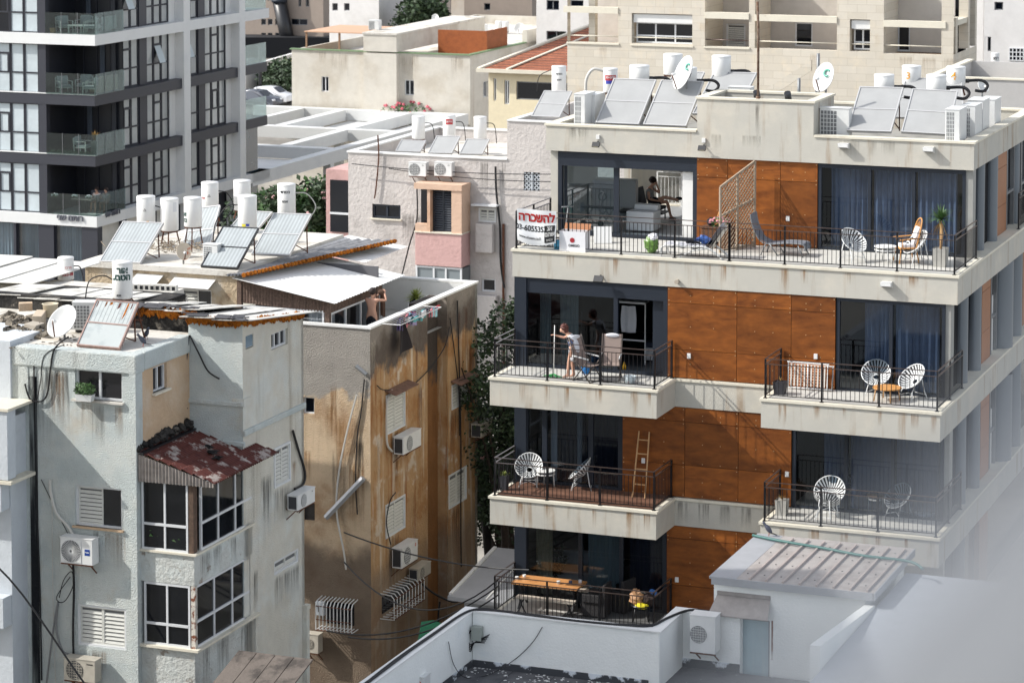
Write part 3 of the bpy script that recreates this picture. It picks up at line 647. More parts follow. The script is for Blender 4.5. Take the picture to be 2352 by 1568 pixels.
m=MB();m.box(1.39,1.5,.14,.26,zc+.06,8.02);P('bay_post',m,plaster('flaking_white_post',c(206,200,190),[(c(118,58,28),'n',6,.5,.6,.95)],bump=.3),bA,'white corner post flaking to rust')
def corr(m,a,b,z0f,z1f,amp=.03,pitch=.09,axis=(0,-1,0)):
    """corrugated fascia between points a and b (xy), z bottom/top functions of t"""
    a=Vector(a);b=Vector(b);L=(b-a).length;n=int(L/pitch*4);ax=Vector(axis)
    def fn(s,t):
        p=a.lerp(b,s)+ax*amp*sin(2*pi*s*L/pitch);return (p.x,p.y,z0f(s)*(1-t)+z1f(s)*t)
    m.grid(fn,n,1)
m=MB();corr(m,(-.05,.02,0),(2.05,.1,0),lambda t:10.52,lambda t:11.22-.6*t);P('corrugated_fascia',m,pbr('grey_fascia',c(150,142,136),.8,var=.35,vscale=5),bA)
def rt(s,t):
    L=2.15;u=-.02+L*s;st=(s*7)%1;return (u,.05+(3.3+.25*s)*t,11.28-.62*s-.05*st+.022*sin(2*pi*t*30))
m=MB();m.grid(rt,84,150,True)
M_redt=plaster('red_tile',c(88,48,42),[(c(172,164,158),'n',2.4,.53,.64,.85,0,1),(c(62,30,30),'n',6,.5,.68,.6,0,3),(c(150,146,140),'n',9,.66,.72,.8,0,5)],bump=.3,rough=.6)
o=P('red_tile_roof',m,M_redt,bA)
m=MB()
for i in range(26):m.blob((.02+rr.uniform(-.1,.08),.1+i*.11,11.36+rr.uniform(-.05,.08)),.14,.12,.1,i+40,.5,7,4)
P('crumbling_ridge',m,M_concdk,o,kind='stuff')
m=MB();m.bar((.14,.0,11.22),(.14,3.1,11.24),.1,.05);P('ridge_flashing',m,M_black,o)
m=MB()
for p_,s_ in (((1.2,1.7,10.98),.16),((1.45,1.5,10.9),.12),((1.0,1.9,11.05),.1)):m.blob(p_,s_,s_*.8,.04,int(s_*100),.6)
P('roof_debris',m,pbr('black_rag',c(22,22,24),.9),o)
# neighbouring white building at the very left edge
bL=E('white_corner_building','white building edge with stepped balcony fronts at the far left','building',A.w(-3.1,-1,0),-A.a)
M_Lw=plaster('white_render',c(196,202,208),[(c(150,152,154),'s',1.1,.55,.8,.6)],bump=.25,bscale=14)
m=MB();m.box(-3.5,-.35,.9,3,0,13.75);m.box(-3.5,.02,.25,3,0,12.0);P('wall',m,M_Lw,bL)
for z0,z1,u1 in ((10.55,12.25,.18),(9.75,10.45,-.02),(6.85,7.6,.0)):
    m=MB();m.box(-3.5,u1,-.15,.24,z0,z1);P('balcony_front',m,M_Lw,bL)
m=MB();m.box(-3.5,.24,-.2,1,12.251,12.32);m.box(-3.5,.3,-.2,1,10.451,10.53);P('coping',m,M_cope,bL)
m=MB();g2=lambda s,t:(-3.09+.28*s-.0,-.055,2+10.9*t);m.box(-2.98,-2.76,-.012,.0,0,12.9);P('damp_stain_strip',m,plaster('black_mould',c(150,156,154),[(c(30,32,36),'s',2.2,.36,.56,1.0,0,2)],bump=.8,bscale=12),bA,'black damp streak down the wall')
# ================= brown building in the middle =================
B=Frame(850,755,80);B0=B.w(0,0,0)
bB=E('stained_brown_building','narrow stained brown building with white roof terrace, between the blue and modern blocks','building',B0,-B.a)
ZB=11.8
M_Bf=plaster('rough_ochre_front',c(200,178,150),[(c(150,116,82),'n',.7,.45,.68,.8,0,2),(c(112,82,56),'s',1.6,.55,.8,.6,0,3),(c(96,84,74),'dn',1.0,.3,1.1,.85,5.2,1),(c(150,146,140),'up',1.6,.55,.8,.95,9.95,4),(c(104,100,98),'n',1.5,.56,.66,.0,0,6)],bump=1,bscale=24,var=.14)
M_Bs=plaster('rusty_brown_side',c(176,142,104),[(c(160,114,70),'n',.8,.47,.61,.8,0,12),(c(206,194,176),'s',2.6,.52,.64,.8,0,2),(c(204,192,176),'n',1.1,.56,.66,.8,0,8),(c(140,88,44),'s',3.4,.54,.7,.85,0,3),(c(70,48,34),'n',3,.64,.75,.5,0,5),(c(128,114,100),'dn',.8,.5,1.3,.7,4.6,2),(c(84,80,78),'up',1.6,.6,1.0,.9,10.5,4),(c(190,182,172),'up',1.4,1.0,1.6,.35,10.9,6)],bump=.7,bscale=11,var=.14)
fB=B.front(0);sB=B.side(0);sB2=B.side(-.32)
Wb1=fB.rect(696,912,722,950);Wb2=fB.rect(697,1155,723,1195)
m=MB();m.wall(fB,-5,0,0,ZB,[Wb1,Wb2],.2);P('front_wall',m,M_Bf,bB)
h=lambda x,y=900:sB.px(x,y)[0]
U1=rs(sB,886,930,908,1000);U2=rs(sB,885,930,1160,1238);U3=rs(sB,1037,1073,885,942);U4=rs(sB,1030,1071,1092,1170)
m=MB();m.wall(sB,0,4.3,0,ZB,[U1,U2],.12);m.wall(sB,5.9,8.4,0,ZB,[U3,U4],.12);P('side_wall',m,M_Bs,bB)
m=MB();m.box(-.6,-.006,5.87,5.897,0,ZB-.006);P('recess_return',m,M_Bs,bB)
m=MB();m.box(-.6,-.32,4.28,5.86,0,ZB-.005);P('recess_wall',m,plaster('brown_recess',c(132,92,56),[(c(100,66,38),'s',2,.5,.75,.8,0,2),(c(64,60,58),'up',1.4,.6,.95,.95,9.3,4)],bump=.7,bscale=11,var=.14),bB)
for w_,st in ((U1,'shutter'),(U2,'shutter'),(U3,'shutter'),(U4,'shutter')):window(bB,sB,w_,st,2,d=.02)
window(bB,fB,Wb1,'slide',1,w=.04);m=MB();m.box(Wb2[0],Wb2[1],.08,.12,Wb2[2],Wb2[3],fB)
for i in range(2):
    for j in range(2):pass
P('block_vent',m,pbr('vent_block',c(60,56,54),.9,var=.3,vscale=9),bB)
m=MB();m.box(-9.6,0,8.2,8.4,0,ZB);m.box(-9.6,-9.4,0,8.4,0,ZB);m.box(-9.6,-.62,.15,8.25,0,10.8);m.box(-.61,-.15,.15,4.2,0,10.8);m.box(-.61,-.15,6.0,8.25,0,10.8);m.box(-.61,-.33,4.21,5.99,10.6,10.79);P('rear_wall',m,M_sidepl,bB)
m=MB();m.box(-5,-.16,.12,.16,10.8,ZB-.02);m.box(-.17,-.13,.12,4.28,10.8,ZB-.02);m.box(-.17,-.13,5.92,8.2,10.8,ZB-.02);m.box(-.64,-.61,4.28,5.92,10.8,ZB-.02);m.box(-5,-.17,8.14,8.199,10.8,ZB-.02);P('parapet_lining',m,M_white,bB)
m=MB();m.box(-5,.04,-.04,.18,ZB,ZB+.06);m.box(-.2,.04,.18,8.44,ZB,ZB+.06);m.box(-5,-.2,8.18,8.44,ZB,ZB+.06);P('coping',m,M_white,bB)
m=MB();m.box(-5,-.17,.16,8.14,10.81,10.82);P('terrace_floor',m,pbr('grey_screed',c(168,166,162),.8,var=.08),bB)
# rust canopies over the shutters
for r_ in (U1,U3):
    m=MB();m.add([sB.p(r_[0]-.05,0,r_[3]+.12),sB.p(r_[1]+.25,0,r_[3]+.12),sB.p(r_[1]+.25,-.35,r_[3]+.02),sB.p(r_[0]-.05,-.35,r_[3]+.02),sB.p(r_[0]-.05,0,r_[3]+.15),sB.p(r_[1]+.25,0,r_[3]+.15),sB.p(r_[1]+.25,-.35,r_[3]+.05),sB.p(r_[0]-.05,-.35,r_[3]+.05)],[(0,1,2,3),(4,5,6,7),(0,1,5,4),(1,2,6,5),(2,3,7,6),(3,0,4,7)]);P('window_canopy',m,pbr('weathered_board',c(112,84,70),.85,var=.4,vscale=8),bB)
# barred window cages
def cage(F,x0,y0,x1,y1,dep,lab,side=False):
    if side:r=rs(F,x0,x1,y0,y1)
    else:r=F.rect(x0,y0,x1,y1)
    o=E('window_cage',lab,'window grille',F.w(r[0],0,r[2]),F.yaw(),group='bulging barred window cages')
    W=r[1]-r[0];H=r[3]-r[2];m=MB();nb=10
    for i in range(nb+1):
        x=W*i/nb;m.tube([(x,0,0),(x,-dep,0),(x,-dep,H*.82),(x,-dep*.8,H*.95),(x,0,H)],.018,5)
    P('bars',m,M_whitem,o);m=MB()
    for z,y in ((0,-dep),(0,-dep*.5),(H*.8,-dep),(H*.35,-dep)):m.tube([(0,y,z),(W,y,z)],.018,5)
    P('cross_bars',m,M_rust,o);m=MB();m.box(.12,W-.12,-.01,.0,.1,H-.15);P('dark_window',m,M_glassdk,o);return o
cage(fB,740,1372,822,1440,.45,'white barred cage on the shaded front wall of the brown building')
cage(sB,873,1362,943,1420,.45,'white barred cage on the sunlit flank of the brown building',True)
# ---- penthouse on the roof behind, with sun room
fP=B.front(.3);ZP=13.08
bP=E('rooftop_penthouse','beige rooftop penthouse under white roof, timber sun room at its right end','building',B.w(-1.45,.3,0),-B.a)
def lp(F,h,d,z):u,n=F.p(h,d,z)[:2];return (u+1.45,n-.3,z)
class Sub:
    """face of another building expressed in this one's axes"""
    def __init__(s,F,du,dn):s.F=F;s.du=du;s.dn=dn
    def p(s,h,d,z):u,n=s.F.p(h,d,z)[:2];return (u-s.du,n-s.dn,z)
    def px(s,x,y):return s.F.px(x,y)
    def rect(s,*a):return s.F.rect(*a)
    def yaw(s):return s.F.yaw()
    def w(s,h,d,z):return s.F.w(h,d,z)
gP=Sub(fP,-1.45,.3);sP=Sub(B.side(-1.45),-1.45,.3)
M_Pw=plaster('penthouse_render',c(186,168,142),[(c(146,124,100),'n',1.5,.5,.62,.85,0,2),(c(206,200,188),'n',1.0,.52,.66,.7,0,5),(c(120,112,104),'s',2,.6,.8,.5)],bump=1,bscale=11)
P1=gP.rect(310,658,348,700);P2=gP.rect(410,664,486,705)
uL=gP.px(197,610)[0];uM=gP.px(545,640)[0]
m=MB();m.wall(gP,uL,uM,10,ZP-.05,[P1,P2],.12);m.box(uL-.02,uL+.2,.0,6,10,ZP-.05,Sub(fP,-1.45,.3));P('wall',m,M_Pw,bP)
window(bP,gP,P1,'slide',1,w=.06);window(bP,gP,P2,'half')
m=MB();m.box(uL-.1,uM+.05,-.1,7.5,ZP-.05,ZP+.12,gP);P('roof',m,M_roofw,bP)
for x0,x1,y in ((325,362,642),(412,482,650)):
    a=gP.px(x0,y);b=gP.px(x1,y);m=MB();m.add([gP.p(a[0]-.15,0,a[1]+.16),gP.p(b[0]+.2,0,a[1]+.16),gP.p(b[0]+.2,-.5,a[1]-.04),gP.p(a[0]-.15,-.5,a[1]-.04),gP.p(a[0]-.15,0,a[1]+.18),gP.p(b[0]+.2,0,a[1]+.18),gP.p(b[0]+.2,-.5,a[1]-.02),gP.p(a[0]-.15,-.5,a[1]-.02)],[(0,1,2,3),(4,5,6,7),(0,1,5,4),(1,2,6,5),(2,3,7,6),(3,0,4,7)]);P('window_awning',m,M_whitem,bP)
# sun room
M_tim=pbr('weathered_timber',c(98,80,70),.85,var=.45,vscale=14,streak=(c(50,40,36),'s',9,.5,.7,.8))
uR=-1.45;zt=lambda u:13.02-.5*(u-uM)/(uR-uM)
m=MB();corr(m,(uM+1.45,.0,0),(0,0,0),lambda t:12.25-.12*t,lambda t:12.95-.5*t,.012,.1);corr(m,(0,0,0),(0,3.9,0),lambda t:12.1,lambda t:12.5,.012,.1,(1,0,0));P('timber_fascia',m,M_tim,bP)
for a_,F_ in (((uM,uM+.14,-.03,.1,10.9,12.9),gP),((-.12+uR,uR+.02,-.03,.12,10.8,12.4),gP),((3.75,3.9,-.02,.1,10.8,12.5),sP)):m=MB();m.box(*a_,F_);P('timber_post',m,M_tim,bP)
def gw(F,h0,h1,z0,z1,cols,rows=(),cur=()):
    m=MB();w=.06;m.box(h0,h0+w,0,.06,z0,z1,F);m.box(h1-w,h1,0,.06,z0,z1,F);m.box(h0+w,h1-w,0,.06,z0,z0+w,F);m.box(h0+w,h1-w,0,.06,z1-w,z1,F)
    for i in range(1,cols):q=h0+(h1-h0)*i/cols;m.box(q-w/2,q+w/2,.003,.06,z0+w,z1-w,F)
    for t in rows:q=z0+(z1-z0)*t;m.box(h0+w,h1-w,-.003,.05,q-w/2,q+w/2,F)
    o=P('window_frame',m,M_alu,bP);pane(F,h0+.03,h1-.03,z0+.03,z1-.03,.04,glass_open('sunroom_glass',(.75,.78,.8,1),.16),o)
    return o
o=gw(gP,uM+.18,uR-.16,11.45,12.18,3);fr_=(uR-uM)
gP2=gP
for a,b,mt,sd in ((.3,.37,'white_net',1),(.42,.5,'white_net',2),(.52,.6,'maroon_drape',3),(.68,.74,'maroon_drape',4),(.75,.95,'white_net',5)):
    curtain(gP,uM+fr_*a,uM+fr_*b,11.0,12.15,.16,o,pbr(mt,c(196,198,202) if mt=='white_net' else c(54,32,38),.85),folds=3,seed=sd,amp=.03)
o=gw(sP,.45,3.7,10.85,12.1,3,(.33,))
curtain(sP,.6,1.1,10.9,12.05,.18,o,MC['white_net'],folds=4,seed=7,amp=.03);curtain(sP,1.7,2.2,10.9,12.05,.18,o,pbr('grey_drape',c(120,118,116),.85),folds=3,seed=8,amp=.03)
m=MB();m.box(uM,uR-.1,1.2,1.25,10.8,12.4,gP);m.box(uM+.1,uR-.1,3.8,3.85,10.8,12.9,gP);P('inner_wall',m,pbr('sunroom_inside',c(96,96,100),.9),bP)
def rf(s,t):
    u=(uM+1.45)*(1-s)+.35*s;n=-.35+5.2*t;return (u,n,13.03-.55*s+.02*t+.012*sin(2*pi*t*26))
m=MB();m.grid(rf,10,156);m2=len(m.v);P('white_roof_sheet',m,plaster('white_metal_sheet',c(222,222,220),[(c(190,190,190),'n',.8,.6,.7,.6)],bump=0,rough=.5),bP)
def rf2(s,t):
    u=(uM+1.45)*(1-s)-.9*s;n=4.6+3.4*t;return (u,n,13.1-.25*s+.012*sin(2*pi*t*20))
m=MB();m.grid(rf2,8,120);P('white_roof_sheet',m,MC['white_metal_sheet'],bP)
def rf3(s,t):
    u=(uM+1.4)+(.55+1.2*t)*s-.15;n=-.38+7.6*t;return (u+.45*t,n,13.1+.06*s+.035*sin(2*pi*s*5))
m=MB();m.grid(rf3,40,10);P('grey_corrugated_strip',m,pbr('asbestos_sheet',c(140,140,142),.8,var=.3,vscale=4),bP)
m=MB()
for i in range(44):
    t=i/44;u=(uM+1.4)+.55+1.2*t-.1+.45*t;m.tube([(u,-.38+7.6*t,13.15),(u+.0,-.38+7.6*t+.14,13.15)],.07,7,rs=[.075,.05])
P('orange_ridge_tiles',m,M_foam,bP)
# ================= dark glass tower at the upper left =================
T=Frame(218,82,142);T0=T.w(0,0,0)
bT=E('glass_apartment_tower','tall modern apartment tower with white frame, dark bands and glass corner balconies','building',T0,-T.a)
M_tw=plaster('tower_white',c(214,215,214),[(c(198,200,202),'n',.5,.5,.7,.5)],bump=.03,var=.03,rough=.55)
M_td=pbr('tower_anthracite',c(46,48,57),.5,var=.06,vscale=.6)
M_tf=pbr('tower_frame',c(34,36,46),.5)
M_blind=pbr('pale_blind',c(180,190,194),.7,var=.12,vscale=.8,island=.12)
M_blindw=pbr('warm_blind',c(196,194,188),.7,var=.14,vscale=.9,island=.15)
M_gtw=glass_open('tower_glass',(.86,.89,.92,1),.1)
M_grail=glass_open('rail_glass',(.6,.68,.66,1),.04)
zs=[15.2+3.12,15.2,12.08,8.96,5.84];TH=.55
sT=T.side(0)
hx=lambda x,y=300:sT.px(x,y)[0]
cols=[(hx(284,70),hx(339,70)),(hx(356,70),hx(408,70)),(hx(440,70),hx(474,70)),(hx(489,70),hx(538,70))]
hp=[(hx(423,200),hx(438,200)),(hx(551,200),hx(564,200))]
hend=hx(618,30)
gS=T.side(-.55);gF=T.front(.3)
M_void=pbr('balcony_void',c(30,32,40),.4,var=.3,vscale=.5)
for i,z in enumerate(zs):
    white=i in(1,4)
    m=MB();e=0 if white else .12
    m.box(-9,-e,e,3,z-TH,z);m.box(-3,-e,3,(hend if white else hp[1][0]),z-TH,z)
    P('floor_band',m,M_tw if white else M_td,bT)
    if not white:
        m=MB();m.box(-9,-e+.03,e-.03,.3,z+.001,z+.05);P('band_lip',m,M_tw,bT)
    zt=z+3.12-TH  # ceiling of this storey
    # corner void
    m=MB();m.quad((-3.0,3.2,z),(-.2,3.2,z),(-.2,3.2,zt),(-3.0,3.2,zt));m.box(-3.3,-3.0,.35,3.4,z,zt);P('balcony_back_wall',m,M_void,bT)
    m=MB()
    for q in (-2.5,-1.7,-.9):m.box(q,q+.06,3.12,3.19,z,zt)
    P('window_frame',m,M_tf,bT)
    if i in(2,3,1,0):
        fv=T.front(3.15)
        if i==3 or True:
            for k,(a,b) in enumerate(((-2.3,-2.0),(-1.5,-1.2))):
                if (i+k)%2:curtain(fv,a,b,z,zt,0,bT,pbr('dim_curtain',c(88,96,108),.9),folds=3,seed=i*3+k,amp=.03)
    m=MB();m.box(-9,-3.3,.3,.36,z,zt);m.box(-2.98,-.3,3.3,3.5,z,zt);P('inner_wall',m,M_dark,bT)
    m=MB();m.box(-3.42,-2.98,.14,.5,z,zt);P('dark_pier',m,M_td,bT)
    # front windows
    F=T.front(.24)
    xs=[-5.9,-5.2,-4.35,-3.5]
    for k in range(4):
        a=[-7.2,-5.95,-5.12,-4.3][k];b=[-5.98,-5.15,-4.33,-3.46][k]
        m=MB();m.box(a,a+.06,0,.05,z,zt,F);m.box(b-.06,b,0,.05,z,zt,F);m.box(a+.06,b-.06,0,.05,z+1.0,z+1.08,F);m.box(a+.06,b-.06,0,.05,z,z+.06,F);m.box(a+.06,b-.06,0,.05,zt-.06,zt,F)
        if k==1:m.box(a+.06,b-.06,0,.05,zt-.6,zt-.5,F);m.box(a+.06,a+.16,-.02,.05,z+1.08,zt-.6,F);m.box(b-.16,b-.06,-.02,.05,z+1.08,zt-.6,F)
        o=P('window_frame',m,M_tf,bT);m=MB();m.box(a+.06,b-.06,.04,.045,z+.06,zt-.06,F)
        P('pane',m,M_glassdk if (i==1 and k==1) else (M_blind if i else pbr('grey_blind',c(96,104,116),.7,island=.2)),o)
    # side windows
    for k,(a,b) in enumerate(cols):
        npn=3 if k!=2 else 2
        for j in range(npn):
            h0=a+(b-a)*j/npn;h1=a+(b-a)*(j+1)/npn-.04;w=.07;mid=j==(1 if npn==3 else 0)
            m=MB();m.box(h0,h0+w,0,.08,z,zt,gS);m.box(h1-w,h1,0,.08,z,zt,gS);m.box(h0+w,h1-w,0,.08,z+.95,z+1.04,gS);m.box(h0+w,h1-w,0,.08,z,z+.08,gS);m.box(h0+w,h1-w,0,.08,zt-.08,zt,gS)
            o_=0
            if mid:m.box(h0+w,h1-w,-.01,.08,zt-.62,zt-.5,gS)
            opened=(i,k,j) in((1,0,1),(2,1,1),(2,2,0))
            o=P('window_frame',m,M_tf,bT)
            m=MB();top=zt-.62 if mid else zt
            m.box(h0+w,h1-w,.06,.065,z+.08,z+.95,gS);m.box(h0+w,h1-w,.06,.065,(zt-.5 if mid else z+1.04),zt-.08,gS)
            if not opened and mid:m.box(h0+w,h1-w,.06,.065,z+1.04,zt-.62,gS)
            P('blind',m,M_blindw,o)
            if mid:
                m=MB()
                if opened:
                    t=.35;m.add([gS.p(h0+w,0,zt-.62),gS.p(h1-w,0,zt-.62),gS.p(h1-w,-t,z+1.04),gS.p(h0+w,-t,z+1.04)],[(0,1,2,3)]);P('tilted_sash',m,M_blind,o)
                    m=MB();m.box(h0+w,h1-w,.07,.075,z+1.04,zt-.62,gS);P('dark_opening',m,M_dark,o)
                elif (i+k)%3==0:
                    m.box(h0+w,h0+w+.07,-.02,.05,z+1.04,zt-.62,gS);m.box(h1-w-.07,h1-w,-.02,.05,z+1.04,zt-.62,gS);P('sash_frame',m,M_tf,o)
            m=MB();m.quad(gS.p(h0+w,.03,z+.08),gS.p(h1-w,.03,z+.08),gS.p(h1-w,.03,zt-.08),gS.p(h0+w,.03,zt-.08));P('pane',m,M_gtw,o)
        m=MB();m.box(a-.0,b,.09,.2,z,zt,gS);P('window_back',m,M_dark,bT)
    gaps=[(3.0,cols[0][0]),(cols[0][1],cols[1][0]),(cols[2][1],cols[3][0])]
    for a,b in gaps:m=MB();m.box(a,b,-.05,.2,z,zt,gS);P('dark_pier',m,M_td,bT)
    for a,b in ((cols[1][1],hp[0][0]),(hp[0][1],cols[2][0]),(cols[3][1],hp[1][0])):
        m=MB();m.box(a,b,-.02,.25,z,zt,gS);P('white_reveal',m,M_tw,bT)
    # corner balcony glass
    m=MB();m.box(-2.95,-.02,.07,.085,z+.02,z+1.1);P('glass_balustrade',m,M_grail,bT)
    m=MB();m.box(-.085,-.07,.1,3.15,z+.02,z+1.1);P('glass_balustrade',m,M_grail,bT)
    m=MB()
    for q in (-2.0,-1.05):m.box(q-.01,q+.01,.05,.068,z,z+1.12)
    for q in (1.1,2.1):m.box(-.068,-.05,q-.01,q+.01,z,z+1.12)
    P('glass_clamp',m,M_greym,bT)
for a,b in hp:m=MB();m.box(-.9,.003,a,b,2.5,22);P('white_pillar',m,M_tw,bT)
m=MB();m.box(-.9,.003,-.001,.001,2,2.01)
# far end: stacked balconies with glass
for i,z in enumerate(zs[:4]):
    a=hp[1][1];
    m=MB();m.box(-2.5,-.15,a,hend,z-TH,z-.001) if i!=1 else m.box(-2.5,-.9,a,hend,z-.2,z-.001);P('end_balcony',m,M_td,bT)
    m=MB();m.box(-.2,-.185,a,hend-.05,z+.02,z+1.15);P('glass_balustrade',m,M_grail,bT)
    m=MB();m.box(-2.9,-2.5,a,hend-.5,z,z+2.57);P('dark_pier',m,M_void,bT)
m=MB();m.box(-2.2,-.3,hp[1][1]+.3,hend-1.0,2.5,zs[3]-TH);P('glazed_stair',m,M_glassteal,bT)
m=MB();m.box(-30,-3,3.6,hend-1,0,46);m.box(-3,-1.0,3.6,hp[1][0],0,46);P('core_wall',m,M_td,bT)
# podium level: curtained shop front
z=zs[4];F=T.front(.25)
for a,b in ((-7,-5.0),(-4.85,-3.5),(-2.6,-.95)):
    o=frame(F,a,b,1.6,z-TH,[],bT,w=.08,d=.06,mt=M_tf);curtain(F,a+.1,b-.1,1.6,z-TH-.1,.3,o,pbr('sheer_blue_curtain',c(116,134,144),.8),folds=9,seed=int(a*10)%7,amp=.05);m=MB();m.box(a,b,-.0,.02,z-TH-1.9,z-TH-1.82,F);P('transom',m,M_tf,o)
    m=MB();m.box(a,b,.5,.55,1.6,z,F);P('dark_back',m,M_dark,o);pane(F,a+.08,b-.08,1.7,z-TH-.1,.03,M_gtw,o)
for a,b in ((-5.0,-4.85),(-3.5,-2.6),(-.95,-.03)):m=MB();m.box(a,b,.1,.6,0,z-TH);P('dark_pier',m,M_td,bT)
m=MB();m.box(-.9,-.5,.6,12,0,z-TH);P('podium_wall',m,M_blindw,bT);
for q in (3.2,6.5,9.5):m=MB();m.box(-.49,-.3,q,q+.5,0,z-TH);P('dark_pier',m,M_td,bT)
# lettering on the white band
M_let=pbr('sign_letters',c(84,86,96),.5)
me=text_mesh('רותם שני'[::-1],.42,.03,.008);ux=T.front(0).px(162,502)
stand_text(me,Matrix.Translation((ux[0],-.05,ux[1]-.1)),M_let);P('sign_lettering',me,M_let,bT)
me=text_mesh('רותם שני'[::-1],.42,.03,.008);hh=sT.px(257,490)
stand_text(me,Matrix.Translation((.05,hh[0],hh[1]-.1))@Matrix.Rotation(pi/2,4,'Z'),M_let);P('sign_lettering',me,M_let,bT)
# ================= grey-white building in the middle distance =================
C=Frame(800,350,108);bC=E('grey_white_building','rough grey-white block with pink bays and rooftop tanks, middle distance','building',C.w(0,0,0),-C.a)
M_C=plaster('grey_render',c(196,190,186),[(c(172,166,162),'n',.7,.48,.68,.8,0,2),(c(140,128,118),'s',1.2,.62,.82,.5,0,3)],bump=.7,bscale=7)
M_pink=plaster('pink_render',c(196,160,156),[(c(176,142,136),'n',.9,.5,.7,.8)],bump=.4,bscale=8)
M_peach=plaster('peach_render',c(206,176,154),[(c(180,140,110),'n',.9,.5,.7,.6)],bump=.4,bscale=8)
fC=C.front(0);sC=C.front(0)
zC=13.45
Q=[fC.rect(855,470,920,502),fC.rect(1100,478,1140,510),fC.rect(1106,640,1138,670),fC.rect(1203,396,1240,438),fC.rect(878,628,920,656)]
uA=fC.px(1165,330)[0]
m=MB();m.wall(fC,0,uA,0,zC,Q[:3]+[Q[4]],.18);P('wall',m,M_C,bC)
m=MB();m.wall(fC,uA,uA+6,0,14.95,[Q[3]],.18);m.box(uA,uA+.2,.001,8,zC,14.95);P('stair_wall',m,M_C,bC)
m=MB();m.box(-.01,.2,.001,9,0,zC);m.box(.2,uA,8.8,9,0,zC);P('side_wall',m,M_C,bC);m=MB();m.box(.2,uA+6,.2,8.8,zC-.6,zC-.5);m.box(uA+.2,uA+6,.1,3.4,14.4,14.5);P('roof',m,M_roofw,bC)
m=MB();m.box(-.05,uA,-.05,.25,zC,zC+.06);m.box(-.05,.25,.25,9,zC,zC+.06);m.box(.25,uA,8.75,9.05,zC,zC+.06);m.box(uA,uA+6,-.05,.25,14.95,15.0);m.box(uA,uA+.25,.25,3.6,14.95,15.0);P('coping',m,M_white,bC)
window(bC,fC,Q[0],'slide',2,fm=M_slate,w=.08);sill(bC,fC,Q[0]);window(bC,fC,Q[1],'shutter',2,d=.0);window(bC,fC,Q[2],'slide',1,w=.06);window(bC,fC,Q[4],'shutter',2)
# lattice block window
r_=Q[3];m=MB();nn=5
for i in range(nn+1):
    for s_ in (1,-1):
        for j in range(-7,8):pass
W_=r_[1]-r_[0];H_=r_[3]-r_[2]
k=0
for t in range(-8,9):
    for sg in (1,-1):
        a=(t*.16);pts=[]
        x0=max(0,a);x1=min(W_,a+H_)
        if x1-x0<.05:continue
        za0,za1=(x0-a),(x1-a)
        if sg<0:za0,za1=H_-za0,H_-za1
        m.bar((r_[0]+x0,.05,r_[2]+za0),(r_[0]+x1,.05,r_[2]+za1),.035,.05,up=(0,1,0))
m.box(r_[0]+W_*.45,r_[0]+W_*.55,.0,.1,r_[2],r_[3]);P('lattice_screen',m,M_Lw,bC);m=MB();m.box(r_[0],r_[1],.17,.2,r_[2],r_[3]);P('lattice_back',m,M_dark,bC)
# pink enclosed bay at left edge
m=MB();a=fC.px(742,545)[0];zt_=C.side(0).px(742,400)[1]
m.box(a,-.012,.3,2.6,9.9,12.7);m.box(a,-.012,.3,2.6,0,9.2);P('pink_bay',m,M_pink,bC)
m=MB();m.box(a+.2,-.1,.24,.29,10.25,12.3);o=P('bay_glass',m,M_glassdk,bC);m=MB();m.box(a+.2,-.1,.2,.235,10.95,11.03);P('transom',m,M_alu,o)
# pink projecting bay in the middle
b0,b1=fC.px(955,560)[0]+.35,fC.px(1075,560)[0]+.1
m=MB();m.box(b0,b1,-.9,-.01,9.35,10.62);o=P('pink_bay',m,M_pink,bC,bevel=.02)
m=MB();m.box(b0-.02,b1+.02,-.95,-.01,12.3,12.52);m.box(b1-.42,b1,-.9,-.01,10.65,12.3);m.box(b0+.5,b0+.62,-.88,-.01,10.65,12.3);m.box(b0,b0+.5,-.88,-.6,10.621,10.95);P('bay_frame',m,M_peach,bC)
m=MB();m.box(b0+.62,b1-.42,-.4,-.35,10.62,12.3);m.box(b0,b0+.5,-.3,-.25,10.62,12.3);o=P('bay_glass',m,M_glassdk,bC)
m=MB();fq=C.front(-.62)
shutter(m,fq,b0+.64,b1-.44,10.66,12.28,0,2,.09);P('navy_shutters',m,M_slate,o)
m=MB();m.box(b0-.03,b1+.03,-.95,-.01,10.621,10.66);P('bay_sill',m,M_cope,bC)
o=frame(C.front(-.85),b0,b1-.02,7.9,9.33,[b0+.75,b0+1.25],bC,w=.07,mt=M_alu);m=MB();m.box(b0+.05,b1-.07,-.8,-.78,7.95,9.28);P('pane',m,pbr('frosted_pane',c(126,134,138),.4),o)
m=MB();m.box(b0,b1,-.75,-.01,5,9.3);P('bay_lower',m,pbr('grey_inside',c(110,114,116),.8),bC)
# boxy service protrusions under small windows
for (x0,y0,x1,y1) in ((1098,512,1137,578),(1098,676,1145,762)):
    r=fC.rect(x0,y0,x1,y1);m=MB();m.box(r[0],r[1],-.3,-.005,r[2],r[3]);P('service_box',m,M_C,bC,bevel=.03)
r=fC.rect(1096,470,1142,478);m=MB();m.box(r[0]-.1,r[1]+.1,-.4,-.005,r[3]-.02,r[3]+.04);P('window_canopy',m,M_alu,bC)
m=MB();u_=fC.px(1158,700)[0];m.tube([(u_,-.08,4),(u_,-.08,8.2),(u_,-.1,8.4),(u_,-.08,8.6),(u_,-.08,11)],.05,6);P('downpipe',m,M_rust,bC)
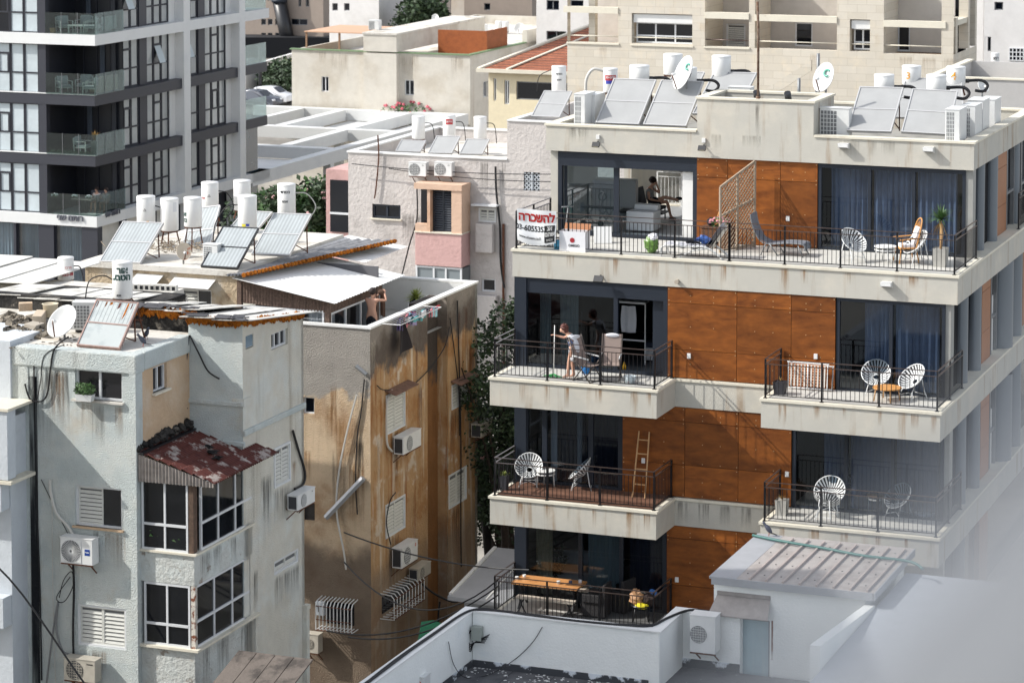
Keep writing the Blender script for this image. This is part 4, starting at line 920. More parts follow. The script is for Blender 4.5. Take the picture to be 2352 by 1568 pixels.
# ================= pergola, distant houses, street =================
o=E('white_pergola','large white concrete pergola running from the glass tower toward the red-roofed house','pergola',T.w(0,18,0),-T.a)
def pb(u0,u1,n0,n1,z0=5.3,z1=5.84):
    m=MB();m.box(u0,u1,n0-18,n1-18,z0 if z0<5.2 else 5.1,z1);return m
for a in ((-.7,0,18,51.2),(-16,-.71,50.4,51.2),(-9.5,-8.8,40.6,50.3),(-4.5,-3.8,40.6,50.3),(-12,-.71,39.7,40.5),(-4.5,-3.8,30.9,39.6),(-12,-.71,30.0,30.8),(-12.5,-12,30,50.5)):P('beam',pb(*a),M_tw,o)
for a in ((-8.7,-4.35,40.6,50.5),(-3.7,-.6,40.6,50.5),(-11,-.6,18,30.1)):P('roof_panel',pb(*a,4.95,5.05),M_tw,o)
for u,n in ((-.3,36),(-.3,50.9),(-.3,43),(-8,50.9),(-.3,29),(-6,43)):P('post',pb(u-.25,u+.25,n-.25,n+.25,0,5.29),M_tw,o)
g=MB();g.box(-14,-.8,.3,31,.03,.06);T1('garden_paving',g,plaster('dark_paving',c(112,102,88),[(c(60,66,48),'n',.4,.45,.6,.9)],bump=.2),None,None,T.w(0,20,0),-T.a,kind='structure')
def building(name,label,F,u1,dep,zt,mt,wins=(),side=(),cope=True,zb=0,reveal=.2,u0=0):
    b=E(name,label,'building',F.w(0,0,0),-F.a);f=F.front(0);R_=[f.rect(*w[:4]) for w in wins];s_=F.side(u1);RS=[rs(s_,*w[:4]) for w in side]
    m=MB();m.wall(f,u0,u1,zb,zt,R_,reveal);P('front_wall',m,mt,b)
    m=MB();m.wall(s_,0,dep,zb,zt,RS,reveal);m.box(u0,u0+.2,.01,dep,zb,zt);m.box(u0,u1,dep-.2,dep,zb,zt-.01);P('side_wall',m,mt,b)
    m=MB();m.box(u0+.2,u1-.2,.2,dep-.2,zt-.8,zt-.7);P('roof',m,M_roofw,b)
    if cope:
        m=MB();m.box(u0-.05,u1+.05,-.05,.25,zt,zt+.07);m.box(u1-.25,u1+.05,.25,dep,zt,zt+.07);m.box(u0-.05,u0+.25,.25,dep,zt,zt+.07);P('coping',m,M_cope,b)
    for w,r in list(zip(wins,R_))+[(w,r) for w,r in zip(side,RS)]:
        ff=s_ if w in side else f
        window(b,ff,r,w[4] if len(w)>4 else 'slide',w[5] if len(w)>5 else 2,w=.06,d=.12,fm=M_greym if (len(w)>6 and w[6]=='g') else None)
    return b
M_G=plaster('cream_render',c(205,200,190),[(c(186,177,162),'n',.35,.45,.65,.7,0,2),(c(150,124,96),'s',.8,.62,.8,.4,0,3)],bump=.3,bscale=4)
G=Frame(670,112,195)
gz=lambda z:G.z+(z-14.25)*1.345
gu=lambda *a:[q*1.345 for q in a]
def gb(m,u0,u1,n0,n1,z0,z1):
    a=gu(u0,u1,n0,n1);return m.box(*a,0 if z0<=0 else gz(z0),gz(z1))
bG=building('cream_block','cream rendered block with green-edged roof terraces and an orange screen, far centre',G,13.5,35,gz(14.2),M_G,[(738,176,755,211),(929,184,951,219)],[(1110,1120,188,225),(1160,1174,164,197)],cope=False)
m=MB();gb(m,-.08,10.1,-.08,.2,14.21,14.27);gb(m,9.85,10.1,.2,8,14.21,14.27);P('green_coping',m,pbr('green_trim',c(116,140,104),.6),bG)
m=MB();gb(m,4.25,6.1,-.35,-.01,0,14.2);gb(m,4.25,6.1,-.35,12,14.28,15.15);gb(m,9.84,10.12,8,26,14.2,14.9);P('tower_wall',m,M_G,bG)
m=MB();gb(m,4.2,6.15,-.4,12,15.151,15.25);P('roof_cap',m,M_roofw,bG)
q0=G.hit(1006,124,1,4);q1=G.hit(1118,72,1,4);m=MB();m.box(q0[0],q1[0],4,4.1,q0[2]-.6,q1[2]);m.box(q1[0]-.1,q1[0],4.1,8,q0[2]-.6,q1[2]);P('orange_screen',m,pbr('orange_screen',c(150,82,40),.7,var=.2),bG)
m=MB();gb(m,-.0,4.2,1.5,6,15.0,15.05);P('awning',m,pbr('tan_awning',c(196,158,130),.8),bG)
for i,(u,n) in enumerate(((.1,1.6),(2.0,1.6),(4.1,1.6),(.1,5.8),(2.0,5.8))):m=MB();gb(m,u-.04,u+.04,n-.04,n+.04,13.5,14.99);P('awning_post',m,pbr('wood_post',c(150,120,96),.8),bG)
# house with the red tiled roof
H=Frame(1122,158,146)
hz=H.z
bH=building('red_roofed_house','cream house with terracotta hipped roof and shaded loggia, left of the stone terraces',H,11,12,H.z-.1,pbr('warm_cream_wall',c(222,210,180),.8,var=.06,bump=.3,bscale=8),[(1133,180,1140,232,'slide',1),(1158,185,1170,240,'slide',2),(1186,190,1345,232,'slide',1,'g')],cope=False)
m=MB();m.add([(-.4,-.4,hz),(11.5,-.4,hz),(11.5,12.5,hz),(-.4,12.5,hz),(5.2,6.5,hz+2.6),(6.4,7,hz+2.6)],[(0,1,4),(1,2,5,4),(2,3,5),(3,0,4,5),(0,3,2,1)]);
def tiles(name,col):
    if name in MC:return MC[name]
    m_=pbr(name,col,.75,var=.22,vscale=2.2,bump=.0);N=m_.node_tree.nodes;L=m_.node_tree.links
    tc=N.new('ShaderNodeTexCoord');w=N.new('ShaderNodeTexWave');w.inputs['Scale'].default_value=1.1;w.bands_direction='Y';w.inputs['Distortion'].default_value=.6;L.new(tc.outputs['Object'],w.inputs['Vector']);b=N.new('ShaderNodeBump');b.inputs['Strength'].default_value=1;b.inputs['Distance'].default_value=.35;L.new(w.outputs['Fac'],b.inputs['Height']);L.new(b.outputs[0],N['Principled BSDF'].inputs['Normal']);return m_
P('tiled_roof',m,tiles('terracotta',c(196,122,92)),bH)
m=MB();m.bar((-.4,-.4,hz+.03),(5.2,6.5,hz+2.63),.3,.1);m.bar((11.5,-.4,hz+.03),(5.2,6.5,hz+2.63),.35,.1);m.bar((1.2,-.42,hz+.05),(5.2,5.0,hz+2.05),.2,.06);P('ridge_line',m,M_cope,bH)
m=MB();m.box(-.5,11.6,-.55,-.38,hz-.15,hz+.04);m.box(1.5,5.4,-.15,.0,hz-2.75,hz-2.55);P('eaves',m,M_cope,bH)
# stone terraced building across the top
S=Frame(1303,100,135)
def stone(name='jerusalem_stone'):
    if name in MC:return MC[name]
    m_=plaster(name,c(205,198,185),[(c(190,170,140),'n',.6,.56,.72,.5,0,2),(c(220,208,188),'n',1.6,.5,.7,.5,0,6)],bump=0,var=.05);N=m_.node_tree.nodes;L=m_.node_tree.links;b=N['Principled BSDF'];src=b.inputs['Base Color'].links[0].from_socket
    tc=N.new('ShaderNodeTexCoord');br=N.new('ShaderNodeTexBrick');mp=N.new('ShaderNodeMapping');mp.inputs['Rotation'].default_value=(pi/2,0,0);L.new(tc.outputs['Object'],mp.inputs[0]);L.new(mp.outputs[0],br.inputs['Vector']);br.inputs['Scale'].default_value=1;br.inputs['Brick Width'].default_value=.9;br.inputs['Row Height'].default_value=.36;br.inputs['Mortar Size'].default_value=.012
    br.inputs['Color1'].default_value=(1,1,1,1);br.inputs['Color2'].default_value=(.93,.92,.9,1);br.inputs['Mortar'].default_value=(.82,.8,.77,1)
    mx=N.new('ShaderNodeMix');mx.data_type='RGBA';mx.blend_type='MULTIPLY';mx.inputs[0].default_value=1;L.new(src,mx.inputs[6]);L.new(br.outputs['Color'],mx.inputs[7]);L.new(mx.outputs[2],b.inputs['Base Color']);return m_
M_st=stone();fS=S.front(0);fS2=S.front(3.4)
bS=E('stone_terrace_building','pale stone building with open framed terraces across the top of the view','building',S.w(0,0,0),-S.a)
zt=15.4
hs=[fS.rect(1304,15,1420,100),fS.rect(1451,22,1590,103),fS.rect(1619,28,1720,110),fS.rect(1734,28,1922,112),fS.rect(1952,35,1998,116),fS.rect(2030,35,2162,118),]
hs=[(a,b,c_,max(d,16.9)) for a,b,c_,d in hs]
m=MB()
sBt=fS.px(1700,150)[1]
m.wall(fS,0,18.96,12.3,19.5,[(-.1,hs[0][1],15.4,19.5),(hs[1][0],hs[1][1],15.5,16.95),(hs[2][0],hs[2][1],15.45,19.5),(hs[3][0],hs[3][1],15.45,19.5),(hs[4][0],hs[4][1],15.45,16.95),(hs[5][0],hs[5][1],15.4,19.5)],.45)
m.wall(fS,5.3,18.96,6,12.3,[(9.6,13.2,10.5,12.3),(14.2,15.6,10.5,12.6)],.5)
P('stone_front',m,M_st,bS)
sS=S.side(18.96);m=MB();m.wall(sS,0,5.3,6,15.45,[(3.4,5.0,12.4,13.8)],.3);m.box(18.5,18.95,.5,.95,15.45,17.1);m.box(18.5,18.95,3.3,3.7,15.45,19.5);m.box(18.5,18.95,4.9,5.3,15.45,19.5);P('stone_side',m,M_st,bS)
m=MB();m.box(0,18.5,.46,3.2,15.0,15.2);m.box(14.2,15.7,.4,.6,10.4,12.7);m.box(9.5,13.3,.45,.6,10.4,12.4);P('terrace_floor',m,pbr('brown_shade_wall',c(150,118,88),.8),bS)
for a in ((hs[0][0]-.2,hs[0][1],17.2),(hs[2][0],hs[2][1],17.1),(hs[3][0],hs[3][1],17.05),(hs[5][0],hs[5][1]+.2,16.95)):
    m=MB();m.box(a[0],a[1],-.06,.3,a[2]-.3,a[2]);P('white_beam',m,M_cope,bS)
m=MB();m.box(18.35,18.9,.3,3.3,16.7,16.95);P('white_beam',m,M_cope,bS)
m=MB();ws=[(fS2.rect(1826,52,1866,107)),(fS2.rect(2036,58,2090,118)),(fS2.rect(1668,55,1712,110))]
m.wall(fS2,0,18.3,15.2,19.5,ws,.15);P('back_wall',m,plaster('shaded_plaster',c(196,190,182),[(c(172,166,156),'n',.5,.5,.7,.5)],bump=.1),bS)
for i,r in enumerate(ws):window(bS,fS2,r,'shutter' if i==2 else 'slide',1 if i!=1 else 2,w=.07,d=.08)
for h_ in (hs[1],hs[4]):
    o=window(bS,S.front(.35),(h_[0]+.1,h_[1],15.5,16.5),'slide',3 if h_ is hs[1] else 2,w=.07,rows=(.35,));m=MB();m.box(h_[0]+.05,h_[1],.12,.4,16.5,16.9,fS);P('shutter_box',m,M_white,o)
for h_ in (hs[0],hs[1],hs[2],hs[3],hs[4],hs[5]):m=MB();m.tube([fS.p(h_[0],.15,15.78),fS.p(h_[1],.15,15.78)],.03,6);P('handrail',m,M_toprail if h_ is hs[2] else M_cope,bS)
for h_ in (hs[0],hs[1],hs[2]):m=MB();m.box(h_[0]-.05,h_[1]+.05,-.06,.4,15.38,15.46,fS);P('sill',m,M_cope,bS)
m=MB();m.box(0,5.3,.3,3,12.2,12.35);m.box(5.3,18.5,4.5,5,6,19.5);P('under_slab',m,M_dark,bS)
# stepped stair wall in front of it
for u in (hs[0][1]+.05,hs[2][0]-.35,hs[2][1]-.12,hs[3][1]+.05,hs[5][0]-.35):m=MB();m.box(u,u+.25,.46,3.35,15.2,19.5);P('partition',m,M_st,bS)
for x_ in (1350,1402):h_=fS.px(x_,60)[0];m=MB();m.box(h_-.16,h_+.16,.6 if x_<1400 else 1.6,1.0 if x_<1400 else 2.0,15.2,19.5);P('column',m,M_st,bS)
m=MB();a=fS.px(1820,245);m.add([fS.p(10.0,-1.5,12.9),fS.p(12.6,-1.5,14.6),fS.p(12.6,-1.5,15.1),fS.p(10.0,-1.5,13.4),fS.p(10.0,-1.3,12.9),fS.p(12.6,-1.3,14.6),fS.p(12.6,-1.3,15.1),fS.p(10.0,-1.3,13.4)],[(0,1,2,3),(4,5,6,7),(0,1,5,4),(3,2,6,7),(0,3,7,4),(1,2,6,5)]);P('stair_parapet',m,M_st,bS)
# buildings behind
def plain(x0,y0,x1,Y,dep,mt,name,label,wins=(),side=(),a=21,cope=True):
    F=Frame(x0,y0,Y,a);zt_=F.hit(x0,y0,1,0)[2];u1=F.hit(x1,y0,1,0)[0];return F,building(name,label,F,u1,dep,zt_,mt,wins,side,cope)
M_far1=plaster('far_taupe',c(150,138,128),[(c(130,120,112),'n',.3,.5,.7,.6)],bump=.1)
M_far2=plaster('far_white',c(216,214,212),[(c(196,192,188),'n',.3,.5,.7,.6)],bump=.1)
M_far3=plaster('far_sand',c(178,170,160),[(c(168,150,130),'n',.3,.5,.7,.6)],bump=.1)
plain(560,-90,742,300,20,M_far1,'taupe_block','distant taupe block with small dark windows beside the crane boom',[(x,y,x+11,y+14,'slide',1,'g') for x in (600,615,632) for y in (-12,44,76)]+[(685,-20,692,16,'slide',1,'g'),(702,-20,710,16,'slide',1,'g'),(668,44,706,58,'slide',2,'g')])
plain(756,-60,870,235,16,M_far2,'white_house','sunlit white house with two small windows, behind the cream block',[(763,8,776,25,'slide',1,'g'),(790,8,803,25,'slide',1,'g')])
plain(872,-60,1075,262,16,M_far3,'sand_block','sand coloured block behind the dark rooftop bush',[(925,0,948,20,'slide',1,'g')])
plain(1066,-80,1222,240,20,M_far1,'grey_shaded_block','grey block in shade behind the small rooftop tanks',[(1112,8,1126,24,'slide',1,'g')])
plain(1232,-60,1400,200,18,M_far2,'pale_house','pale house with small dark windows behind the red roof',[(1255,1,1284,24,'slide',2,'g'),(1255,72,1300,92,'slide',2,'g'),(1310,1,1340,24,'slide',1,'g')])
plain(1380,-100,2260,175,20,M_far2,'long_white_block','long white block behind the stone terraces')
FR,bRR=plain(2262,-80,2480,150,20,M_far2,'white_corner_house','white house at the right edge with a gridded window',[(2284,5,2304,24,'slide',1,'g'),(2262,85,2276,118,'slide',1,'g')])
r=FR.front(0).rect(2318,110,2352,140);o=window(bRR,FR.front(0),r,'slide',4,w=.05,d=-.04,rows=(.33,.66))
plain(2130,178,2380,112,8,plaster('grey_roof_block',c(176,174,172),bump=.1),'low_grey_building','low building with dark felt roof beyond the air conditioners at right')
# ground floor fillers seen between the blocks
F1=Frame(1100,1175,118);b=building('rubble_wall','old rubble garden wall under the dark trees','x' and F1,3.5,.4,4.6,plaster('rubble_stone',c(128,110,90),[(c(70,60,50),'n',1.5,.45,.6,.9)],bump=1,bscale=4),cope=False)
b['category']='wall'
g=MB();g.box(-8,6,-3,14,.0,.05);
# grey metal lean-to between brown building and balconies
LN=Frame(1028,1368,80)
def LZ(x,y,z):return LN.hit(x,y,2,z)[:2]
o=E('metal_lean_to','grey sheet-metal lean-to roof behind the lowest balcony','shed',LN.w(0,0,0),-LN.a)
zl=LN.z;M_zinc=pbr('zinc_sheet',c(160,162,166),.5,.15,var=.08,vscale=1.5)
m=MB();m.add([(0,0,zl),(2.05,-.1,zl-.02),(2.05,3.6,zl+.55),(.1,3.6,zl+.55),(0,0,zl-.12),(2.05,-.1,zl-.14),(2.05,3.6,zl+.43),(.1,3.6,zl+.43)],[(0,1,2,3),(4,5,6,7),(0,1,5,4),(1,2,6,5),(2,3,7,6),(3,0,4,7)]);P('sheet_roof',m,M_zinc,o)
m=MB();m.bar((.05,.1,zl+.04),(.13,3.5,zl+.58),.1,.06);m.bar((1.2,0,zl+.02),(1.25,3.6,zl+.57),.04,.03);P('seam',m,M_whitem,o)
m=MB();m.box(.4,2.0,.3,3.4,0,zl-.2);P('wall',m,pbr('shed_wall',c(150,154,160),.8,var=.05),o)
# ---- cars, low wall, street post ----
def car(lab,loc,yaw,col,grp='cars parked on the street by the white wall'):
    o=E('parked_car',lab,'car',loc,yaw,group=grp)
    def body(s,t):return (0,0,0)
    prof=[(-2.2,.35),(-2.25,.75),(-2.1,.98),(-1.75,1.05),(-1.2,1.5),(-.2,1.6),(.6,1.52),(1.25,1.08),(2.05,.92),(2.25,.7),(2.25,.35)]
    m=MB();n=len(prof)
    for y,sc in ((-.9,0),(-.82,1),(.82,1),(.9,0)):
        for x,z in prof:m.v.append((x,y if z<1.1 else y*.82,z if (sc or z<.9) else z-.06))
    for j in range(3):
        for i in range(n-1):m.face([j*n+i,j*n+i+1,(j+1)*n+i+1,(j+1)*n+i],True)
    m.face(list(range(n)));m.face([3*n+i for i in range(n)]);P('body',m,pbr('car_paint_'+('white' if col[0]>.5 else 'dark'),col,.25,.1,coat=.6),o)
    m=MB();m.add([(1.22,-.62,1.12),(1.22,.62,1.12),(.62,.6,1.53),(.62,-.6,1.53)],[(0,1,2,3)]);m.add([(-1.75,-.6,1.1),(-1.75,.6,1.1),(-1.22,.58,1.52),(-1.22,-.58,1.52)],[(0,1,2,3)])
    for v in range(len(m.v)):x,y,z=m.v[v];m.v[v]=(x+.03*(1 if x>0 else -1),y,z+.02)
    P('windscreen',m,M_glassdk,o)
    m=MB()
    for sy in(-1,1):m.add([(-1.5,sy*.79,1.12),(1.0,sy*.79,1.12),(.5,sy*.74,1.5),(-1.1,sy*.74,1.5)],[(0,1,2,3)])
    P('side_window',m,M_glassdk,o)
    for x in(-1.4,1.4):
        for y in(-.86,.86):
            m=MB();m.cyl((x,y,.33),.33,-.1,.1,16,Matrix.Rotation(pi/2,3,'X'));w_=P('wheel',m,M_black,o);m=MB();m.cyl((x,y*1.02,.33),.2,-.105,.105,12,Matrix.Rotation(pi/2,3,'X'));P('rim',m,M_greym,w_)
    for y in(-.65,.65):m=MB();m.box(2.1,2.27,y-.18,y+.18,.72,.86);P('headlight',m,pbr('headlight',c(220,224,230),.1),o)
    return o
def gpt(x,y,z=0):r=ray(x,y);t=(z-CZ)/r[2];return Vector((r[0]*t,r[1]*t,z))
car('white car with black roof parked by the graffiti wall',gpt(622,238),radians(-28),c(226,228,232))
car('dark car half hidden behind the glass balcony, left of the white car',gpt(590,246),radians(-28),c(70,74,84))
car('dark car in the shade at the foot of the taupe block',gpt(572,202),radians(-10),c(60,64,74))
a=gpt(560,213);b_=gpt(672,178);d=(b_-a);ang=math.atan2(d.y,d.x);o=E('white_boundary_wall','long white boundary wall with yellow graffiti behind the parked cars','wall',a,ang)
m=MB();m.box(0,d.length+6,-.2,.2,0,2.4);P('wall',m,M_far2,o);m=MB()
rr=random.Random(3)
for i in range(7):m.tube([(d.length-3.5+i*.35,-.24,.5),(d.length-3.6+i*.35+rr.uniform(-.2,.3),-.24,1.3),(d.length-3.3+i*.35,-.24,2.0)],.11,5)
P('graffiti',m,pbr('graffiti_yellow',c(190,186,60),.7),o)
p0=gpt(598,235);m=MB();m.tube([(0,0,0),(0,0,5)],.16,8);T1('street_pole',m,M_black,'dark pole standing beside the parked cars','pole',p0)
# crane boom leaning in front of the taupe block
p1=gpt(672,95,9);m=MB();q0=Vector((0,0,0));q1=Vector((-5.2,0,17));
o=E('crane_boom','black telescopic crane boom rising behind the tower','crane',gpt(668,130,0))
m=MB();m.tube([(0,0,0),(-1.2,0,6)],.75,8);m.tube([(-1.2,0,6),(-3.4,0,12)],.6,8);m.tube([(-3.4,0,12),(-6.4,0,20)],.45,8);P('boom',m,M_black,o)
m=MB();m.cyl((-1.2,0,6),.85,-.2,.2,8);m.cyl((-3.4,0,12),.7,-.2,.2,8);P('boom_collar',m,M_slate,o)
m=MB();m.box(-6,5,-2,2,0,2.2);P('crane_base',m,M_dark,o)
# ================= foreground white roof and stair house =================
W=Frame(1085,1410,62);bW=E('white_flat_roof_building','white walled flat roof in the foreground, cables running along its coping','building',W.w(0,0,0),-W.a)
M_Wh=plaster('cool_white_render',c(236,238,236),[(c(212,220,224),'n',.6,.5,.7,.6,0,2)],bump=.25,bscale=16,var=.03)
M_bit=plaster('bitumen_roof',c(98,98,100),[(c(70,70,74),'n',1.2,.45,.65,.8,0,2),(c(205,205,205),'n',9,.66,.70,.9,0,5)],bump=.2)
zw=8.75;zr=7.5
m=MB();m.box(-.25,0,-14,.25,0,zw);m.box(0,4.2,0,.25,0,zw);m.box(4.2,4.45,0,1.95,0,zw);m.box(4.45,5.8,1.7,1.95,0,zw);P('parapet_wall',m,M_Wh,bW,bevel=.015)
m=MB();m.box(-.28,.02,-14,.28,zw,zw+.03);m.box(.02,4.2,-.02,.28,zw,zw+.03);m.box(4.2,4.48,-.02,1.98,zw,zw+.03);m.box(4.48,5.8,1.68,1.98,zw,zw+.03);P('coping',m,M_white,bW)
m=MB();m.box(0,4.2,-14,-.001,zr-.2,zr);m.box(4.2,9,-14,-.001,zr-.2,zr);m.box(4.451,9,0,1.699,zr-.2,zr);P('roof_floor',m,M_bit,bW)
M_skirt=plaster('tar_skirt',c(70,72,76),[(c(214,220,226),'up',3,.9,1.05,1,7.55,2)],bump=.3)
m=MB();m.box(0.0,4.2,-.012,-.001,zr,zr+.16);m.box(.001,.012,-14,-.013,zr,zr+.16);m.box(4.451,5.8,1.688,1.699,zr,zr+.2);P('tar_skirting',m,M_skirt,bW)
m=MB()
for i in range(1,9):m.box(i*1.0-.01,i*1.0+.01,-9,-.02,zr+.0005,zr+.006)
P('felt_seams',m,pbr('felt_seam',c(60,60,64),.8),bW,kind='stuff')
m=MB();rr=random.Random(12)
for i in range(110):
    u=rr.uniform(.05,4.1);n=-abs(rr.gauss(0,.35))-.03;s_=rr.uniform(.01,.05);m.obox((u,n,zr+.006),s_*1.6,s_,.006,Matrix.Rotation(rr.uniform(0,3),3,'Z'))
P('paint_flakes',m,M_white,bW,kind='stuff')
D=Frame(1640,1325,62);bD=E('white_stair_house','white stair house with ribbed metal roof and pale blue door, foreground right','building',D.w(0,0,0),-D.a)
fD=D.front(0);rD=fD.rect(1664,1419,1767,1600);rD=(rD[0],rD[1],6.5,rD[3])
m=MB();m.wall(fD,0,3.5,3,9.5,[rD],.06);P('front_wall',m,M_Wh,bD)
m=MB();m.box(0,.12,.01,3.8,3,9.45);m.box(3.38,3.5,.01,3.8,3,9.5);m.box(0,3.5,3.7,3.8,3,9.4);P('side_wall',m,M_Wh,bD)
m=MB();m.box(rD[0]+.05,rD[1]-.03,.03,.06,6.5,rD[3]-.03);o=P('blue_door',m,pbr('pale_blue_door',c(156,178,186),.5,var=.08,vscale=3,streak=(c(176,190,192),'s',5,.5,.75,.6)),bD)
m=MB();m.box(rD[0],rD[0]+.05,.0,.06,6.5,rD[3]);m.box(rD[1]-.03,rD[1],.0,.06,6.5,rD[3]);m.box(rD[0]+.05,rD[1]-.03,.0,.06,rD[3]-.03,rD[3]);P('door_frame',m,M_greym,bD)
dh=fD.px(1672,1550);m=MB();m.box(dh[0]-.02,dh[0]+.1,-.03,.0,dh[1],dh[1]+.025);m.box(dh[0]-.02,dh[0]+.02,.0,.03,dh[1]-.14,dh[1]+.04);P('handle',m,M_whitem,o)
a=fD.px(1648,1365);b_=fD.px(1770,1378);m=MB();m.add([(a[0],-.01,a[1]),(b_[0],-.01,a[1]),(b_[0]+.05,-.42,a[1]-.36),(a[0]-.1,-.42,a[1]-.36),(a[0],-.01,a[1]+.02),(b_[0],-.01,a[1]+.02),(b_[0]+.05,-.42,a[1]-.34),(a[0]-.1,-.42,a[1]-.34)],[(0,1,2,3),(4,5,6,7),(0,1,5,4),(1,2,6,5),(2,3,7,6),(3,0,4,7)]);m.box(a[0],b_[0],-.03,.0,a[1]+.021,a[1]+.1);P('door_canopy',m,pbr('old_zinc',c(150,144,140),.6,.2,var=.15,vscale=4),bD)
for a_,b_,c_ in ((.03,.07,8.75),(1.35,1.39,8.7)):m=MB();m.box(a_,b_,-.004,-.001,7.8,c_);P('rust_streak',m,plaster('rust_run',c(206,206,206),[(c(110,62,36),'up',5,.3,1.0,1,8.1,2)],bump=0),bD)
zD=9.6;M_ribz=plaster('ribbed_zinc',c(166,160,156),[(c(138,130,126),'n',1.2,.48,.68,.7,0,2),(c(120,104,96),'n',5,.62,.72,.5,0,4)],bump=.1,rough=.55)
m=MB();m.box(.55,3.72,-.12,3.85,zD-.05,zD);P('roof_sheet',m,M_ribz,bD);m=MB();m.box(-.08,.549,-.12,3.85,zD-.05,zD+.004);P('roof_flashing',m,M_zinc,bD)
m=MB();m.box(-.02,3.7,-.15,-.121,zD-.17,zD+.0);m.box(3.721,3.75,-.15,3.85,zD-.17,zD);P('roof_gutter',m,M_zinc,bD)
for i in range(8):u=.86+i*.385;m=MB();m.box(u-.02,u+.02,-.1,3.6,zD+.001,zD+.05);P('standing_seam',m,pbr('seam_metal',c(176,164,158),.5,.1,var=.12,vscale=3),bD)
m=MB()
for i in range(8):
    for j in range(4):m.cyl((.68+i*.39,.4+j*.95,zD),.018,.001,.012,6)
P('roof_bolts',m,M_black,bD,kind='stuff')
m=MB();m.box(0,3.7,3.3,3.85,zD+.002,zD+.02);
# lower stair parapet at its right
q=D.hit(1860,1480,0,3.5)
m=MB();m.box(3.73,12,-7,3,3,q[2]-.5);P('lower_roof',m,pbr('grey_roof_render',c(176,182,190),.9,var=.06),bD)
m=MB();m.add([(3.5,0,3),(3.5,q[1],3),(3.5,q[1],q[2]),(3.5,0,9.3),(3.72,0,3),(3.72,q[1],3),(3.72,q[1],q[2]),(3.72,0,9.3)],[(0,1,2,3),(4,5,6,7),(0,1,5,4),(1,2,6,5),(2,3,7,6),(3,0,4,7)]);P('stair_parapet',m,M_Wh,bD)
m=MB();m.tube(spline([(-.1,3.5,zD+.04),(.8,3.1,zD+.07),(1.8,2.9,zD+.06),(2.8,2.6,zD+.06),(3.9,2.5,zD+.06),(4.3,2.2,zD-.0)]),.035,6);T1('green_hose',m,pbr('green_hose',c(60,104,100),.5),'green hose lying across the ribbed metal roof','hose',D.w(0,0,0),-D.a)
# ---- a slanting pale rail right beside the lens (the soft grey shape) ----
kk=.44/FPX;fwv=Vector((0,cos(PT),-sin(PT)));upv=Vector((0,sin(PT),cos(PT)));rt_=Vector((1,0,0));cp_=Vector((0,0,CZ))
def near(x,y,dm=.5):return cp_+fwv*dm+rt_*((x-XP)*dm/FPX)+upv*((YP-y)*dm/FPX)
ctr=near(2620,1815);dr=(near(2400,810)-near(1690,1568)).normalized();ax=dr
m=MB();m.tube([-dr*.5,-dr*.2,dr*.15,dr*.5],.06,48,cap=True);T1('near_handrail',m,pbr('pale_grey_rail',c(70,75,82),.5,var=.03),'thick pale grey rail right in front of the lens, blurred, lower right corner','handrail',ctr)

# unseen block added left of the view to shade the white foreground roof
NB=E('added_shade_block','unseen cream block added left of the view to shade the white roof','building',(-16,41,0),0)
fr_=type('Fq',(),{})();m=MB();holes=[(x,x+1.6,z,z+1.4) for x in (2,6,10,14,18) for z in range(3,27,3)]
class RF_:
    def p(s,h,d,z):return (-d,h,z)
m.wall(RF_(),0,20,0,29,holes,.2);P('wall',m,M_G,NB)
m=MB();m.box(-14,-.2,0,20,0,28.9);P('body',m,M_G,NB)
m=MB();m.box(-14.2,.1,-.1,20.1,29,29.2);P('roof',m,M_roofw,NB)
# ================= rooftop equipment =================
# ---- water heater tanks (built once, then copied) ----
def make_tank(name,label,r=.27,h=1.0,legs=.5,pipe=True,tilt=0,cat='water tank',group=None,loc=(0,0,0)):
    o=E(name,label,cat,loc,0,group)
    m=MB();m.lathe([(0,legs),(r-.02,legs),(r,legs+.03),(r,legs+h-.03),(r-.02,legs+h)],28);P('tank_body',m,M_tank,o)
    m=MB();m.lathe([(r+.004,legs+h-.05),(r+.008,legs+h-.02),(r-.01,legs+h+.005),(0,legs+h+.02)],28);P('tank_lid',m,M_tank,o)
    m=MB()
    for i in range(3):
        a=i*2*pi/3+.5;m.bar((cos(a)*(r-.06),sin(a)*(r-.06),legs),(cos(a)*(r+.05),sin(a)*(r+.05),0),.035)
    m.lathe([(r-.04,legs-.04),(r-.01,legs-.04),(r-.01,legs-.001)],16);P('stand',m,M_rust,o)
    return o
def dec(o,me_or_mb,mat,name='lettering',label=None):return P(name,me_or_mb,mat,o,label)
def wraptext(txt,size,r,z,mat,o,bold=.004,ang=0,name='lettering',flip=False):
    me=text_mesh(txt,size,.002,bold)
    for v in me.vertices:
        x,y,zz=v.co;a=-pi/2+ang+x/r;v.co=(cos(a)*(r+.004+zz),sin(a)*(r+.004+zz),z+y)
    me.materials.clear();me.materials.append(mat);return P(name,me,mat,o)
def wrapbox(w,h,r,z,mat,o,ang=0,name='sticker'):
    m=MB();n=6
    for i in range(n):
        a0=-pi/2+ang+(-w/2+w*i/n)/r;a1=-pi/2+ang+(-w/2+w*(i+1)/n)/r;q=r+.003
        m.quad((cos(a0)*q,sin(a0)*q,z-h/2),(cos(a1)*q,sin(a1)*q,z-h/2),(cos(a1)*q,sin(a1)*q,z+h/2),(cos(a0)*q,sin(a0)*q,z+h/2))
    return P(name,m,mat,o)
K_green=pbr('ink_green',c(24,66,60),.5);K_black=pbr('ink_black',c(30,32,36),.5);K_red=pbr('ink_red',c(178,58,62),.5);K_or=pbr('ink_orange',c(226,158,44),.5);K_white=pbr('ink_white',c(230,230,230),.5);K_teal=pbr('ink_teal',c(96,170,150),.5)
